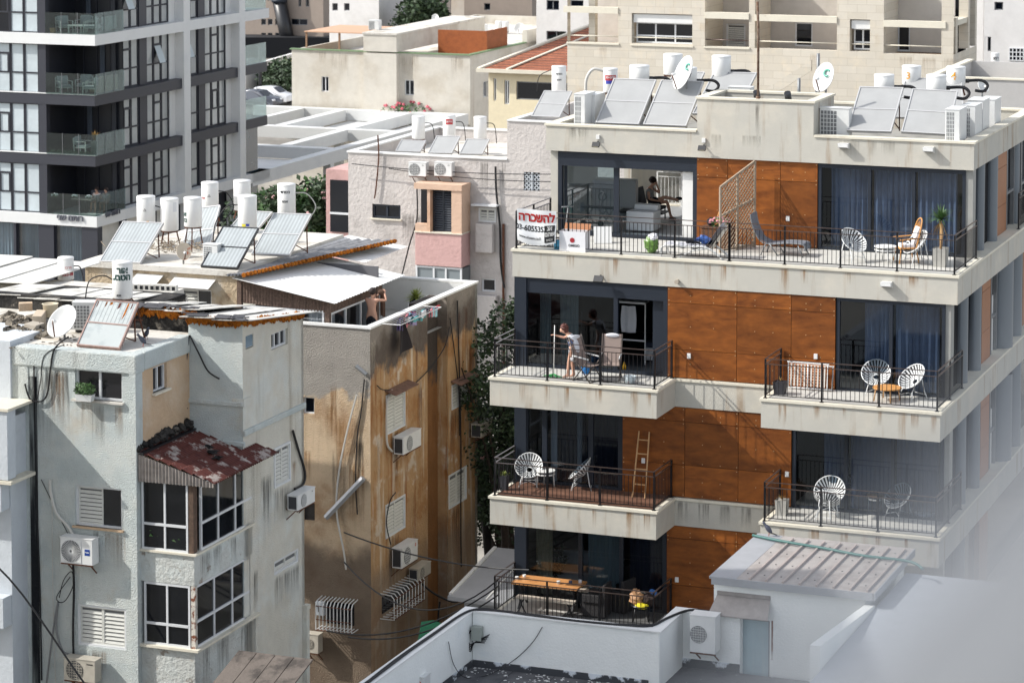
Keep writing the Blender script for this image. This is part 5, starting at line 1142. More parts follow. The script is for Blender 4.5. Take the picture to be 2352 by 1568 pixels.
def tank_at(label,F,x,yt,yb,wpx,kind,v,pipe=0,yaw=0,group=None,legs=.5):
    """kind 'n': plane depth v.  x centre, yt/yb top and bottom pixels"""
    t=F.hit(x,yt,1,v);b=F.hit(x,yb,1,v);u=t[0];r_=wpx/2/FPX*F.w(u,v,0).y;h=t[2]-b[2]
    w=F.w(u,v,b[2]-legs);o=make_tank('water_heater_tank',label,r_,h,legs,group=group,loc=w);o['_r']=r_;o['_h']=h;o['_l']=legs
    return o
def pipe(o,pts,mat=None,r=.018,name='hose'):
    m=MB();m.tube(spline(pts,6),r,6);return P(name,m,mat or M_cable,o)
PB=B.front(.3)
gA='white water heater tanks on the old roofs';gR='white water heater tanks on the modern roof';gC='small far roof tanks'
def R2(o):return o['_r'],o['_h'],o['_l']
o=tank_at('large white tank with dark green Hebrew lettering behind the peeling solar panel',A,281,600,684,47,'n',3.9,group=gA,legs=.12);r,h,l=R2(o)
wraptext('אור'[::-1],.21,r,l+h*.72,K_green,o,.012,.12);wraptext('הטבע'[::-1],.21,r,l+h*.53,K_green,o,.012);wraptext('גמא',.08,r,l+.08,K_black,o,.002,-.25);pipe(o,[(-r,0,l+h*.5),(-r-.25,-.05,l+h*.62),(-r-.6,-.1,l+h*.45),(-r-.68,-.3,l-.2)])
o=tank_at('white tank with red phone lettering, far left edge of the roofs',A,151,590,642,37,'n',9.5,group=gA,legs=.4);r,h,l=R2(o)
wraptext('055-88',.13,r,l+.14,K_red,o,.004,.45);wraptext('מרכז'[::-1],.1,r,l+.34,K_red,o,.0,.5);pipe(o,[(r,0,l+h*.6),(r+.2,-.1,l+h*.55),(r+.35,-.3,l-.1)])
def BT(label,x,yt,yb,w,n,legs,tri=False,sq=False):
    o=tank_at(label,B,x,yt,yb,w,'n',n,group=gA,legs=legs);r,h,l=R2(o)
    if tri:
        m=MB();q=-(r+.004);m.add([(-.05,q,l+h*.5),(.05,q,l+h*.5),(0,q,l+h*.5+.09),(-.03,q-.001,l+h*.5+.012),(.03,q-.001,l+h*.5+.012),(0,q-.001,l+h*.5+.068)],[(0,1,4,3),(1,2,5,4),(2,0,3,5)]);dec(o,m,K_black,'warning_mark')
    if sq:wrapbox(.09,.1,r,l+.09,K_or,o,.3)
    return o,r,h,l
o,r,h,l=BT('leftmost upright tank of the roof cluster, triangle mark and orange sticker',335,450,515,43,3.2,.35,1,1);pipe(o,[(r,0,l+h*.65),(r+.25,-.1,l+h*.55),(r+.4,-.15,l+h*.2),(r+.2,-.2,l-.1)])
o,r,h,l=BT('second tank of the roof cluster, plain with a faint label, standing lower',389,455,529,42,3.4,.45);wrapbox(.14,.3,r,l+h*.75,pbr('pale_label',c(206,208,212),.5),o,.75)
o,r,h,l=BT('third tank of the roof cluster with green letters at its left edge',443,453,520,42,3.0,.75);wraptext('או',.18,r,l+h*.38,K_green,o,.008,-.95);wraptext('הנ',.18,r,l+h*.18,K_green,o,.008,-.95)
o,r,h,l=BT('tank high behind the third one, red stamp and orange sticker',482,418,482,40,6.5,.4,1,1);wraptext('אור'[::-1],.12,r,l+h*.42,K_red,o,.001,-.8);pipe(o,[(r,0,l+h*.68),(r+.3,-.1,l+h*.6),(r+.5,-.15,l+.1),(r+.2,-.2,l-.3)])
o,r,h,l=BT('rear tank of the cluster, partly hidden by the yellow sticker tank',556,414,482,40,7.2,.3)
o,r,h,l=BT('tank with a yellow and blue sticker at its foot, front of the middle panel',568,449,522,44,3.4,.2);wrapbox(.12,.08,r,l+.1,pbr('sticker_yellow',c(222,208,60),.5),o,-.3);wrapbox(.1,.07,r,l+.11,pbr('sticker_blue',c(60,72,170),.5),o,.1);pipe(o,[(-r,0,l+h*.7),(-r-.35,-.05,l+h*.65),(-r-.7,-.1,l+.1),(-r-.75,-.1,l-.6)])
o,r,h,l=BT('rightmost tank of the cluster with black Hebrew writing',658,422,497,42,4.6,.2);wraptext('נימרוד'[::-1],.12,r,l+h*.74,K_black,o,.004,-.1);wraptext('אמא'[::-1],.1,r,l+h*.46,K_black,o,.003,-.1);pipe(o,[(r,0,l+h*.72),(r+.35,.05,l+h*.68),(r+.62,.05,l+h*.3),(r+.4,0,l-.05),(r+.1,0,l-.05)],M_wcable)
# modern roof tanks
def RT(label,x,yt,yb,w,n):
    o=tank_at(label,R,x,yt,yb,w,'n',n,group=gR,legs=.3);r,h,l=R2(o);return o,r,h,l
def bentpipe(o,r,h,l,lift=0):
    m=MB();z=l+h*.25;m.tube(spline([(r,0,z),(r+.45,-.1,z+.02),(r+.62,-.15,z-.12),(r+.5,-.2,z-.28),(r+.25,-.22,z-.26)]),.045,8);P('insulated_pipe',m,M_cable,o);m=MB();m.tube([(r-.01,-.02,z),(r+.1,-.03,z)],.06,8);P('valve',m,M_black,o)
o,*q=RT('white tank behind the left pair of panels, black bent pipe at its side',1469,150,190,46,5.2);bentpipe(o,*q)
o,*q=RT('white tank directly behind the tall satellite dish, upper of the two',1546,124,172,44,8.2)
o,*q=RT('short white tank whose lower half hides behind the tall dish',1578,155,196,46,5.4);bentpipe(o,*q)
o,*q=RT('white tank with bent black pipe right of the tall dish',1657,128,176,44,8.2);bentpipe(o,*q)
o,r,h,l=RT('narrow white tank with a red and blue label beside the air conditioners',1402,157,212,34,6.2);wrapbox(.36,.16,r,l+h*.62,K_red,o);wraptext('נס-סולר',.09,r,l+h*.6,K_white,o,.002);wrapbox(.3,.1,r,l+h*.44,pbr('sticker_blue',c(60,72,170),.5),o)
pipe(o,[(-r,0,l+h*.9),(-r-.3,0,l+h*.95),(-r-.5,0,l+h*.5),(-r-.5,0,l-.2)],M_wcable,.05)
o,*q=RT('white tank behind the third large panel, unmarked',2031,171,210,46,5.2);bentpipe(o,*q)
o,r,h,l=RT('white tank with the orange number 3',2094,151,195,44,8.2);wraptext('3',.28,r,l+h*.35,K_or,o,.004,-.5)
o,*q=RT('white tank behind the fourth large panel, unmarked',2151,172,212,46,5.2);bentpipe(o,*q)
o,r,h,l=RT('white tank with the orange number 4',2196,153,197,44,8.2);wraptext('4',.32,r,l+h*.35,K_or,o,.004,-.4);bentpipe(o,r,h,l)
# C roof and others
for lab,x,yt,yb,n,red in (('left of three plain tanks on the grey-white roof',961,267,319,4.5,0),('middle tank on the grey-white roof with a red label',1032,264,316,4.5,1),('right of three tanks on the grey-white roof',1103,268,318,4.5,0)):
    o=tank_at(lab,C,x,yt,yb,30,'n',n,group='tanks on the grey-white roof',legs=.3);r,h,l=R2(o)
    if red:wrapbox(.3,.22,r,l+h*.72,K_red,o);wraptext('כרומגן'[::-1],.09,r,l+h*.7,K_white,o,.002)
    pipe(o,[(r,0,l+h*.7),(r+.3,0,l+h*.6),(r+.4,0,l-.2)])
o=tank_at('slim tank with smudged black writing in front of the red-roofed house',C,1284,152,210,34,'n',8.5,group='tanks on the grey-white roof',legs=.3);r,h,l=R2(o);wraptext('נימרוד'[::-1],.1,r,l+h*.68,K_black,o,.004);wraptext('אמא'[::-1],.1,r,l+h*.45,K_black,o,.003);pipe(o,[(-r,0,l+h*.85),(-r-.5,0,l+h*.6),(-r-.6,0,l)])
o=tank_at('tank with black marks on the white corner house at the right edge',FR,2286,122,157,19,'n',-4,group='tanks on the grey-white roof',legs=.3);r,h,l=R2(o);wraptext('נמר',.2,r,l+h*.6,K_black,o,.006)
for i,(x,y) in enumerate(((1027,58),(1041,66),(1062,57),(1078,46),(1098,48),(1077,59),(1113,57),(1127,72),(1146,49),(1141,60),(1161,50))):
    if i==0:tk=tank_at('small grey tanks crowding the far cream roof',G,x,y,y+22,16,'n',26,group=gC,legs=.5);tk0=tk
    else:
        t=G.hit(x,y,1,26);b0=tk0.location;zt=G.hit(1027,58,1,26);q=dup(tk0,G.w(t[0],26,b0.z+(t[2]-zt[2])))
# ---- solar panels ----
M_sol=pbr('solar_glass',c(156,157,157),.5,spec=.6,var=.06,vscale=2)
M_solf=pbr('solar_frame',c(190,190,190),.4,.3)
def ribmat():
    if 'solar_ribs' in MC:return MC['solar_ribs']
    m=pbr('solar_ribs',c(164,170,172),.35,var=.08,vscale=2);N=m.node_tree.nodes;L=m.node_tree.links;src=N['Principled BSDF'].inputs['Base Color'].links[0].from_socket
    tc=N.new('ShaderNodeTexCoord');w=N.new('ShaderNodeTexWave');w.inputs['Scale'].default_value=2.6;w.bands_direction='X';w.inputs['Distortion'].default_value=.4;L.new(tc.outputs['Object'],w.inputs['Vector']);r=N.new('ShaderNodeMapRange');r.inputs['To Min'].default_value=.78;r.inputs['To Max'].default_value=1.08;L.new(w.outputs['Fac'],r.inputs['Value'])
    mx=N.new('ShaderNodeMix');mx.data_type='RGBA';mx.blend_type='MULTIPLY';mx.inputs[0].default_value=1;L.new(src,mx.inputs[6]);L.new(r.outputs[0],mx.inputs[7]);L.new(mx.outputs[2],N['Principled BSDF'].inputs['Base Color']);return m
def panel(label,F,bl,br,tl,n0,dn,mt,mid=True,tr=None,frame_mt=None,group='tilted solar panels',twist=0):
    """bl, br bottom corner pixels at depth n0; tl top-left pixel at depth n0+dn"""
    a=F.hit(*bl,1,n0);b=F.hit(*br,1,n0+twist);t=F.hit(*tl,1,n0+dn)
    o=E('solar_panel',label,'solar panel',F.w(a[0],n0,a[2]),-F.a,group=group)
    W=Vector((b[0]-a[0],twist,(b[2]-a[2])));H=Vector((t[0]-a[0],dn,t[2]-a[2]));nn=W.cross(H).normalized();nn=-nn if nn.y>0 else nn
    p=lambda s,q,e=0:W*s+H*q+nn*e
    def strip(m,s0,s1,q0,q1,e0,e1):
        vs=[p(s,q,e) for e in (e0,e1) for q in (q0,q1) for s in (s0,s1)];m.add(vs,[(0,1,3,2),(4,6,7,5),(0,4,5,1),(2,3,7,6),(0,2,6,4),(1,5,7,3)])
    f=.035/W.length;g=.035/H.length
    m=MB();strip(m,0,f,0,1,-.05,.03);strip(m,1-f,1,0,1,-.05,.03);strip(m,f,1-f,0,g,-.05,.029);strip(m,f,1-f,1-g,1,-.05,.029)
    if mid:strip(m,f,1-f,.5-g/2,.5+g/2,.0,.028)
    P('panel_frame',m,frame_mt or M_solf,o)
    m=MB();b_=len(m.v);m.quad(p(f,g,.01),p(1-f,g,.01),p(1-f,1-g,.01),p(f,1-g,.01));P('absorber',m,mt,o)
    m=MB();m.quad(p(0,0,-.05),p(1,0,-.05),p(1,1,-.05),p(0,1,-.05));P('back_sheet',m,M_greym,o)
    for s in(.06,.94):
        m=MB();top=p(s,.85,-.05);m.bar(top,(top.x,top.y+.05,-.1),.03);m.bar(p(s,.3,-.06),(top.x,top.y+.05,-.05),.025);P('support_leg',m,M_rust,o)
    return o,p
for lab,bl,br,tl in (('large two-part panel nearest the left air conditioners on the modern roof',(1368,283),(1467,287),(1410,181)),('large two-part panel partly behind the tall satellite dish',(1477,287),(1576,291),(1519,185)),('large panel with a stair box shadow across its lower left',(1945,301),(2047,304),(1975,200)),('rightmost large panel on the modern roof',(2070,304),(2176,310),(2096,205))):
    panel(lab,R,bl,br,tl,3.35,1.5,M_sol)
for lab,bl,br,tl in (('rear panel seen between the two left-hand large panels',(1500,262),(1572,264),(1548,165)),('rear panel right of the tall dish on the modern roof',(1590,262),(1690,265),(1640,166)),('rear panel seen between the right-hand large panels',(2052,270),(2130,272),(2080,180)),('rear panel behind the number four tank',(2165,270),(2215,272),(2160,184))):
    panel(lab,R,bl,br,tl,6.6,1.5,M_sol)
rb=ribmat()
for lab,bl,br,tl,n0,dn in (('leftmost ribbed panel of the roof cluster with a loose wire across it',(228,601),(322,605),(283,509),.25,1.5),('ribbed panel behind the lettered tank in the cluster',(413,588),(480,580),(440,480),3.6,1.5),('ribbed panel mostly hidden behind the yellow sticker tank',(480,578),(545,582),(562,484),4.2,1.3),('dark framed ribbed panel at the front edge of the white roof',(461,612),(545,617),(512,520),.35,1.5),('rightmost ribbed panel, resting on a pale kerb',(577,584),(665,587),(629,490),2.2,1.5)):
    panel(lab,B,bl,br,tl,n0,dn,rb,frame_mt=M_black if 'dark framed' in lab else None)
pb_=B.flr(455,617,13.2)
# peeling panel on the blue building
M_old=plaster('peeling_absorber',c(176,182,182),[(c(150,158,160),'n',2.5,.5,.65,.6)],bump=.1,rough=.3)
o,p=panel('old solar panel with rusty bare strips, on the pale blue roof',A,(176,793),(275,802),(222,688),.45,1.35,M_old,frame_mt=pbr('faded_rust_frame',c(150,124,116),.6,var=.3,vscale=6))
m=MB();m2=MB();rr=random.Random(4)
for i in range(9):
    s=.06+i*.1;L_=rr.uniform(.06,.42);W_=rr.choice((.025,.04,.055))
    if i in(0,2,3,5,7,8):(m if i in(2,3,7) else m2).quad(p(s,.965,.014),p(s+W_,.965,.014),p(s+W_,.965-L_*.7,.014),p(s,.965-L_,.014))
P('bare_orange_strip',m,M_foam,o);P('bare_dark_strip',m2,pbr('dark_rust',c(80,36,28),.8),o)
m=MB()
for i in range(10):s=.06+i*.095;m.quad(p(s,.53,.013),p(s+.006,.53,.013),p(s+.006,.97,.013),p(s,.97,.013))
P('strip_gap',m,pbr('gap_grey',c(110,114,116),.6),o,kind='stuff')
m=MB();bk=p(.95,.95,-.1);m.tube([bk,(bk.x+.15,bk.y+.1,0)],.025,6);m.tube([(bk.x-.1,bk.y-.2,.5),(bk.x+.1,bk.y+.1,.45)],.02,5);P('back_leg',m,M_rust,o)
for lab,bl,br,tl in (('left one of three low panels on the grey-white roof',(908,348),(965,350),(922,322)),('middle one of three low panels on the grey-white roof',(983,352),(1038,353),(1003,313)),('right one of three low panels on the grey-white roof',(1055,354),(1108,355),(1072,320))):
    panel(lab,C,bl,br,tl,.8,.9,M_sol,mid=False)
panel('panel in front of the slim tank, above the lattice window',C,(1220,268),(1285,270),(1250,209),1.2,1.2,M_sol)
panel('dark tilted panel on the low roof at the right edge',FR,(2262,215),(2300,216),(2272,166),-10,1.2,pbr('dark_solar',c(92,102,114),.3),mid=True)
# ---- satellite dishes ----
def dish(label,F,x,y,rpx,n,az,elv,hpole,offset_arm=True,mt=None,base=None,asp=1.12,group='satellite dishes',face=None):
    t=F.hit(x,y,1,n);w=F.w(t[0],n,t[2]);r=rpx/FPX*w.y
    o=E('satellite_dish',label,'satellite dish',w-Vector((0,0,hpole)),0,group)
    d=Vector((cos(elv)*cos(az),cos(elv)*sin(az),sin(elv)));M=d.to_track_quat('Z','Y').to_matrix()
    cz=Vector((0,0,hpole));m=MB();prof=[(0.001,0),(r*.3,.018*r*2),(r*.6,.07*r*2),(r*.85,.145*r*2),(r,.2*r*2)]
    S_=Matrix.Diagonal((1,asp,1)).to_3x3();m.lathe(prof,32,cz,M@S_);m.lathe([(r,.2*r*2),(r+.012,.2*r*2+.004),(r+.012,.2*r*2-.02),(r*.97,.19*r*2-.01)],32,cz,M@S_);P('dish_bowl',m,mt or M_whitem,o)
    m=MB();b0=cz+M@Vector((0,-r*asp,.4*r));tip=cz+M@Vector((0,-r*.5,1.25*r));
    m.tube([b0,tip],.018,6);P('feed_arm',m,M_rust,o);m=MB();m.tube([tip,tip+(cz+d*r*.2-tip).normalized()*.12],.04,8);P('feed_head',m,M_whitem,o)
    m=MB();m.tube([(0,0,0),(0,0,hpole*.8),tuple(cz-d*.05)],.03,8);m.obox(cz-d*.06,.16,.16,.08,M);P('mast',m,M_greym,o)
    return o,M,cz,r
zf=R.hit(1577,171,1,4.2)[2]
o,M,cz,r=dish('tall white satellite dish with a small teal logo, left of the stair box',R,1577,171,30,4.6,radians(210),radians(24),2.1,asp=1.35)
def logo(o,M,cz,r,x,y,s,mat):
    m=MB();pts=[]
    for k in range(11):a=radians(40+28*k);pts.append(cz+M@Vector((x+cos(a)*s,y+sin(a)*s,.3*r*.35+.03)))
    m.tube(pts,s*.28,5);P('teal_logo',m,K_teal,o)
logo(o,M,cz,r,.02,r*.55,.09,K_teal)
o,M,cz,r=dish('white satellite dish with a teal logo standing behind the stair box',R,1897,181,27,6.4,radians(225),radians(24),1.9,asp=1.3);logo(o,M,cz,r,.03,r*.45,.1,K_teal)
dish('white satellite dish on the pale blue roof, turned up toward the sky',A,148,744,35,1.3,radians(-118),radians(40),.55,asp=1.2)
dish('small rust-flaked satellite dish on the white roof between the panels',B,421,578,17,.8,radians(-70),radians(20),.5,mt=plaster('rusty_dish',c(212,200,182),[(c(178,96,60),'n',3.2,.5,.62,.9,0,2)],bump=0),asp=1.15)
dish('far white dish at the right end of the cream block',G,1194,67,12,26,radians(-100),radians(25),1.2,asp=1.1,group='far small dishes')
dish('smaller far dish among the grey tanks',G,1000,42,8,30,radians(-100),radians(25),1.2,asp=1.1,group='far small dishes')
dish('far dish leaning left between the grey tanks',G,1096,58,8,28,radians(-100),radians(25),1.2,asp=1.1,group='far small dishes')
dish('grey dish peeking over the right end of the modern roof',R,2256,200,14,12,radians(-60),radians(30),1.0,group='far small dishes')
# ---- air conditioners ----
def ac(label,F,r,mode='disc',brand=None,depth=.32,gap=.1,grp='air conditioners on the walls',bracket=True,stain=True,box=None,dim=False):
    """r = rect on the face of the unit's front; unit hangs in front of the wall"""
    h0,h1,z0,z1=r;W=h1-h0;H=z1-z0;o=E('air_conditioner',label,'air conditioner',F.w((h0+h1)/2,0,z0),F.yaw(),group=grp)
    col=M_whitem if not dim else pbr('aged_ac',c(176,170,158),.5,var=.12,vscale=4)
    y0=-gap-depth;m=MB();m.box(-W/2,W/2,y0,-gap,0,H);P('casing',m,col,o,bevel=.012)
    m=MB();m.box(-W/2-.01,W/2+.01,y0-.01,-gap+.01,H,H+.018);P('casing_top',m,col,o)
    cx=-W*.16;R_=min(H*.43,W*.33)
    M=Matrix.Rotation(pi/2,3,'X')
    if mode=='square':
        m=MB();m.box(cx-R_*1.05,cx+R_*1.05,y0-.012,y0-.001,H*.06,H*.94);g=P('fan_frame',m,col,o,bevel=.01)
        m=MB();m.cyl((cx,y0-.013,H/2),R_,0,.004,24,M);P('fan_opening',m,pbr('fan_dark',c(96,98,102),.5),o)
        m=MB()
        for k in range(36):
            a=k*2*pi/36;m.bar((cx+cos(a)*R_*.12,y0-.022,H/2+sin(a)*R_*.12),(cx+cos(a+.6)*R_*1.02,y0-.022,H/2+sin(a+.6)*R_*1.02),.008,.004,up=(0,1,0))
        P('swirl_grille',m,M_whitem,o,kind='stuff')
    else:
        m=MB();m.cyl((cx,y0-.006,H/2),R_,0,.004,24,M);P('fan_opening',m,pbr('fan_shadow',c(56,58,62),.5),o)
        m=MB()
        for k in range(1,6):m.lathe([(R_*k/6,0),(R_*k/6+.007,0)],24,(cx,y0-.014,H/2),M)
        n=7
        for k in range(n):
            x=cx-R_+2*R_*(k+.5)/n;hh=sqrt(max(0,R_*R_-(x-cx)**2));m.box(x-.004,x+.004,y0-.018,y0-.012,H/2-hh,H/2+hh);m.box(cx-hh,cx+hh,y0-.0185,y0-.0125,H/2-(x-cx)-.004,H/2-(x-cx)+.004)
        P('fan_grille',m,col,o,kind='stuff')
    m=MB();m.box(-W/2-.003,-W/2,y0+.04,-gap-.03,H*.08,H*.92);P('side_intake',m,pbr('fan_shadow',c(56,58,62),.5),o)
    if brand=='blue':
        m=MB();m.box(W*.26,W*.42,y0-.006,y0-.001,H*.38,H*.62);s=P('brand_plate',m,pbr('plate_blue',c(18,60,140),.4),o)
        me=text_mesh('Haier',.055,.001,.001);stand_text(me,Matrix.Translation((W*.34,y0-.008,H*.48)),K_white);P('lettering',me,K_white,s)
    elif brand=='red':
        m=MB();m.cyl((W*.36,y0-.001,H*.82),.05,0,.004,14,M);s=P('brand_dot',m,pbr('plate_orange',c(196,84,52),.5),o)
        m=MB();m.lathe([(.016,0),(.028,0)],14,(W*.36,y0-.007,H*.82),M);P('brand_mark',m,K_white,s)
    elif brand:
        me=text_mesh(brand,.045,.001,.001);stand_text(me,Matrix.Translation((W*.33,y0-.004,H*.8)),K_black);P('lettering',me,K_black,o)
    if bracket:
        m=MB()
        for x in(-W*.36,W*.36):m.bar((x,0,-.02),(x,y0+.02,-.02),.035);m.bar((x,0,-.3),(x,y0+.12,-.03),.025)
        m.bar((-W*.5,y0+.03,-.02),(W*.5,y0+.03,-.02),.03);P('bracket',m,M_rust if stain else M_greym,o)
    return o
r=fA.rect(158,1227,232,1285);ac('white air conditioner with swirl grille and blue brand plate on the pale blue wall',fA,r,'square','blue')
r=fA.rect(166,1503,238,1553);ac('older air conditioner near the bottom left, round dark fan',fA,r,'disc','TOSHIBA',dim=True)
def sr(F,x0,x1,yt,yb):return rs(F,x0,x1,yt,yb)
ac('air conditioner on the stained flank beside the louvred white shutter',sw,sr(sw,652,692,1136,1170),'disc','LG',depth=.3)
ac('air conditioner with a pale round fan under the upper shutter of the brown flank',sB,sr(sB,897,938,1003,1042),'disc',depth=.32)
ac('air conditioner with an orange round badge on the brown flank',sB,sr(sB,893,930,1258,1303),'disc','red',depth=.32)
ac('smaller air conditioner just right of and below the badge one',sB,sr(sB,932,962,1305,1332),'disc',depth=.3,dim=True)
ac('rusty boxed air conditioner at the far edge of the brown flank',sB,sr(sB,1075,1100,973,1003),'disc',depth=.36,dim=True)
ac('dark battered air conditioner low between the two old buildings',fB,fB.rect(712,1448,745,1490),'disc',dim=True)
ac('left one of two fan units over the pink bay',fC,fC.rect(948,371,988,402),'disc','Elco',grp='twin units over the pink bay')
ac('right one of two fan units over the pink bay',fC,fC.rect(1007,371,1047,402),'disc','Elco',grp='twin units over the pink bay')
ac('large grilled unit on the white wall left of the stair house',W.front(1.7),W.front(1.4).rect(1592,1408,1650,1492),'disc',depth=.4,gap=.15)
FW=W.front(-4.3)
def acroof(label,F,u,n,z,W_,H_,dep,yaw,mode='side',grp='units standing on the modern roof',brand=None):
    o=E('air_conditioner',label,'air conditioner',F.w(u,n,z),yaw,group=grp)
    m=MB();m.box(-W_/2,W_/2,-dep/2,dep/2,.06,H_);P('casing',m,M_whitem,o,bevel=.012)
    m=MB();m.box(-W_/2-.012,W_/2+.012,-dep/2-.012,dep/2+.012,H_,H_+.02);P('casing_top',m,M_whitem,o)
    m=MB();nx=3;nz=max(4,int(H_/.12))
    for i in range(nx):
        for j in range(nz):
            y0=-dep/2+.03+(dep-.06)*i/nx;z0=.1+(H_-.16)*j/nz;m.box(-W_/2-.004,-W_/2-.001,y0+.012,y0+(dep-.06)/nx-.012,z0+.014,z0+(H_-.16)/nz-.014)
    P('side_intake',m,pbr('fan_shadow',c(56,58,62),.5),o,kind='stuff')
    m=MB();nx=5;nz=7
    for i in range(nx):
        for j in range(nz):
            x0=-W_/2+.03+(W_*.55)*i/nx;z0=.1+(H_-.16)*j/nz;m.box(x0+.01,x0+W_*.55/nx-.01,-dep/2-.004,-dep/2-.001,z0+.01,z0+(H_-.16)/nz-.01)
    P('front_intake',m,pbr('fan_mid',c(112,114,116),.5),o,kind='stuff')
    if brand:
        m=MB();M=Matrix.Rotation(pi/2,3,'X');m.cyl((W_*.36,-dep/2-.001,H_*.8),.05,0,.004,14,M);s=P('brand_dot',m,pbr('plate_orange',c(196,84,52),.5),o)
    m=MB();m.box(-W_*.4,-W_*.3,-dep/2,dep/2,0,.06);m.box(W_*.3,W_*.4,-dep/2,dep/2,0,.06);P('feet',m,M_black,o);return o
yR=-R.a
for lab,x,y,n,W_,H_,D_,yw in (('left unit of the pair standing by the first large panel',1343,214,3.7,.34,1.15,.9,yR),('right unit of the pair standing by the first large panel',1366,216,4.3,.34,1.15,.9,yR),('unit standing in the shade of the stair box',1920,248,3.6,.85,.95,.34,yR),('foremost unit of the row along the right parapet',2196,249,3.5,.4,.95,.9,yR),('second unit of the row along the right parapet',2232,240,5.0,.4,.95,.9,yR),('third unit of the row, boxy and taller, along the right parapet',2248,228,6.4,.45,1.05,.9,yR),('farthest unit of the row along the right parapet',2275,226,7.8,.45,1.05,.9,yR),('unit lying behind the right rear panel near the tall dish',1702,200,6.8,.7,.8,.4,yR)):
    t=R.hit(x,y,1,n);acroof(lab,R,t[0],n,t[2]-H_,W_,H_,D_,yw)
u,n=W.flr(940,1546,8.14);acroof('white unit with an orange badge at the bottom edge of the white roof',W,u,n,7.52,.85,.62,.36,-W.a,brand=1,grp='units standing near the white walls')
t=B.hit(488,600,1,1.0);acroof('small unit behind the dark framed panel on the white roof',B,t[0],1.0,13.22,.5,.6,.3,-B.a,grp='units standing near the white walls')
t=A.hit(192,745,1,2.4);acroof('white box unit tucked behind the dish and the peeling panel',A,t[0]+.15,2.4,13.62,.75,.75,.4,-A.a+.3,grp='units standing near the white walls')
t=G.hit(848,62,1,1);acroof('tiny unit on the stair tower of the cream block',G,t[0],2,G.z+1.3,.8,.7,.5,-G.a,grp='units standing near the white walls')
# mast and poles
t=R.hit(1741,226,1,2.95);m=MB();m.tube([(0,0,-.1),(0,0,1.9),(-.03,0,2.7)],.035,8);m.tube([(0,0,-.2),(0,0,.05)],.06,8);T1('rusty_mast',m,plaster('mast_rust',c(128,112,100),[(c(96,70,54),'n',6,.4,.6,.9)],bump=0),'rusty mast rising from the front edge of the stair box','mast',R.w(t[0],2.95,18.8))
for lab,x,y0,y1 in (('short grey post behind the stair box, left one',1835,143,210),('grey post behind the stair box, middle one',1842+34,124,210),('tallest grey post behind the stair box',1879,86,180)):
    a=R.hit(x,y1,1,11.4);b=R.hit(x,y0,1,11.4);m=MB();m.tube([(0,0,0),(0,0,b[2]-a[2])],.05,8);T1('roof_post',m,M_greym,lab,'post',R.w(a[0],11.4,a[2]-.5),group='posts behind the stair box')
# ================= balcony things =================
yR=-R.a
M_skin=pbr('skin',c(200,156,134),.55,spec=.3);M_hair=pbr('dark_brown_hair',c(40,28,24),.7);M_hairr=pbr('auburn_hair',c(84,42,34),.6,var=.3,vscale=30)
M_wht=pbr('white_cloth',c(222,222,226),.9,var=.04,vscale=8);M_blackcl=pbr('black_cloth',c(26,28,36),.9)
M_stripeW=pbr('strap_white',c(222,224,224),.5);M_stripeK=pbr('strap_black',c(26,28,32),.5)
M_cane=pbr('honey_wood',c(196,140,78),.5,var=.15,vscale=10);M_crate=pbr('raw_wood',c(190,150,106),.6,var=.15,vscale=8)
def skin(verts,edges,rad,mat,name,par,sub=1,root=0):
    me=bpy.data.meshes.new(name);me.from_pydata([tuple(v) for v in verts],edges,[]);o=bpy.data.objects.new('tmp',me);COL.objects.link(o)
    md=o.modifiers.new('s','SKIN');md.use_smooth_shade=True
    me.skin_vertices.new() if not me.skin_vertices else None
    for i,v in enumerate(me.skin_vertices[0].data):
        r=rad[i];v.radius=(r,r) if not isinstance(r,tuple) else r;v.use_root=(i==root)
    s=o.modifiers.new('d','SUBSURF');s.levels=sub;s.render_levels=sub
    dg=bpy.context.evaluated_depsgraph_get();dg.update();out=bpy.data.meshes.new_from_object(o.evaluated_get(dg));out.name=name
    bpy.data.objects.remove(o);out.materials.clear();out.materials.append(mat)
    for p in out.polygons:p.use_smooth=True
    return P(name,out,mat,par)
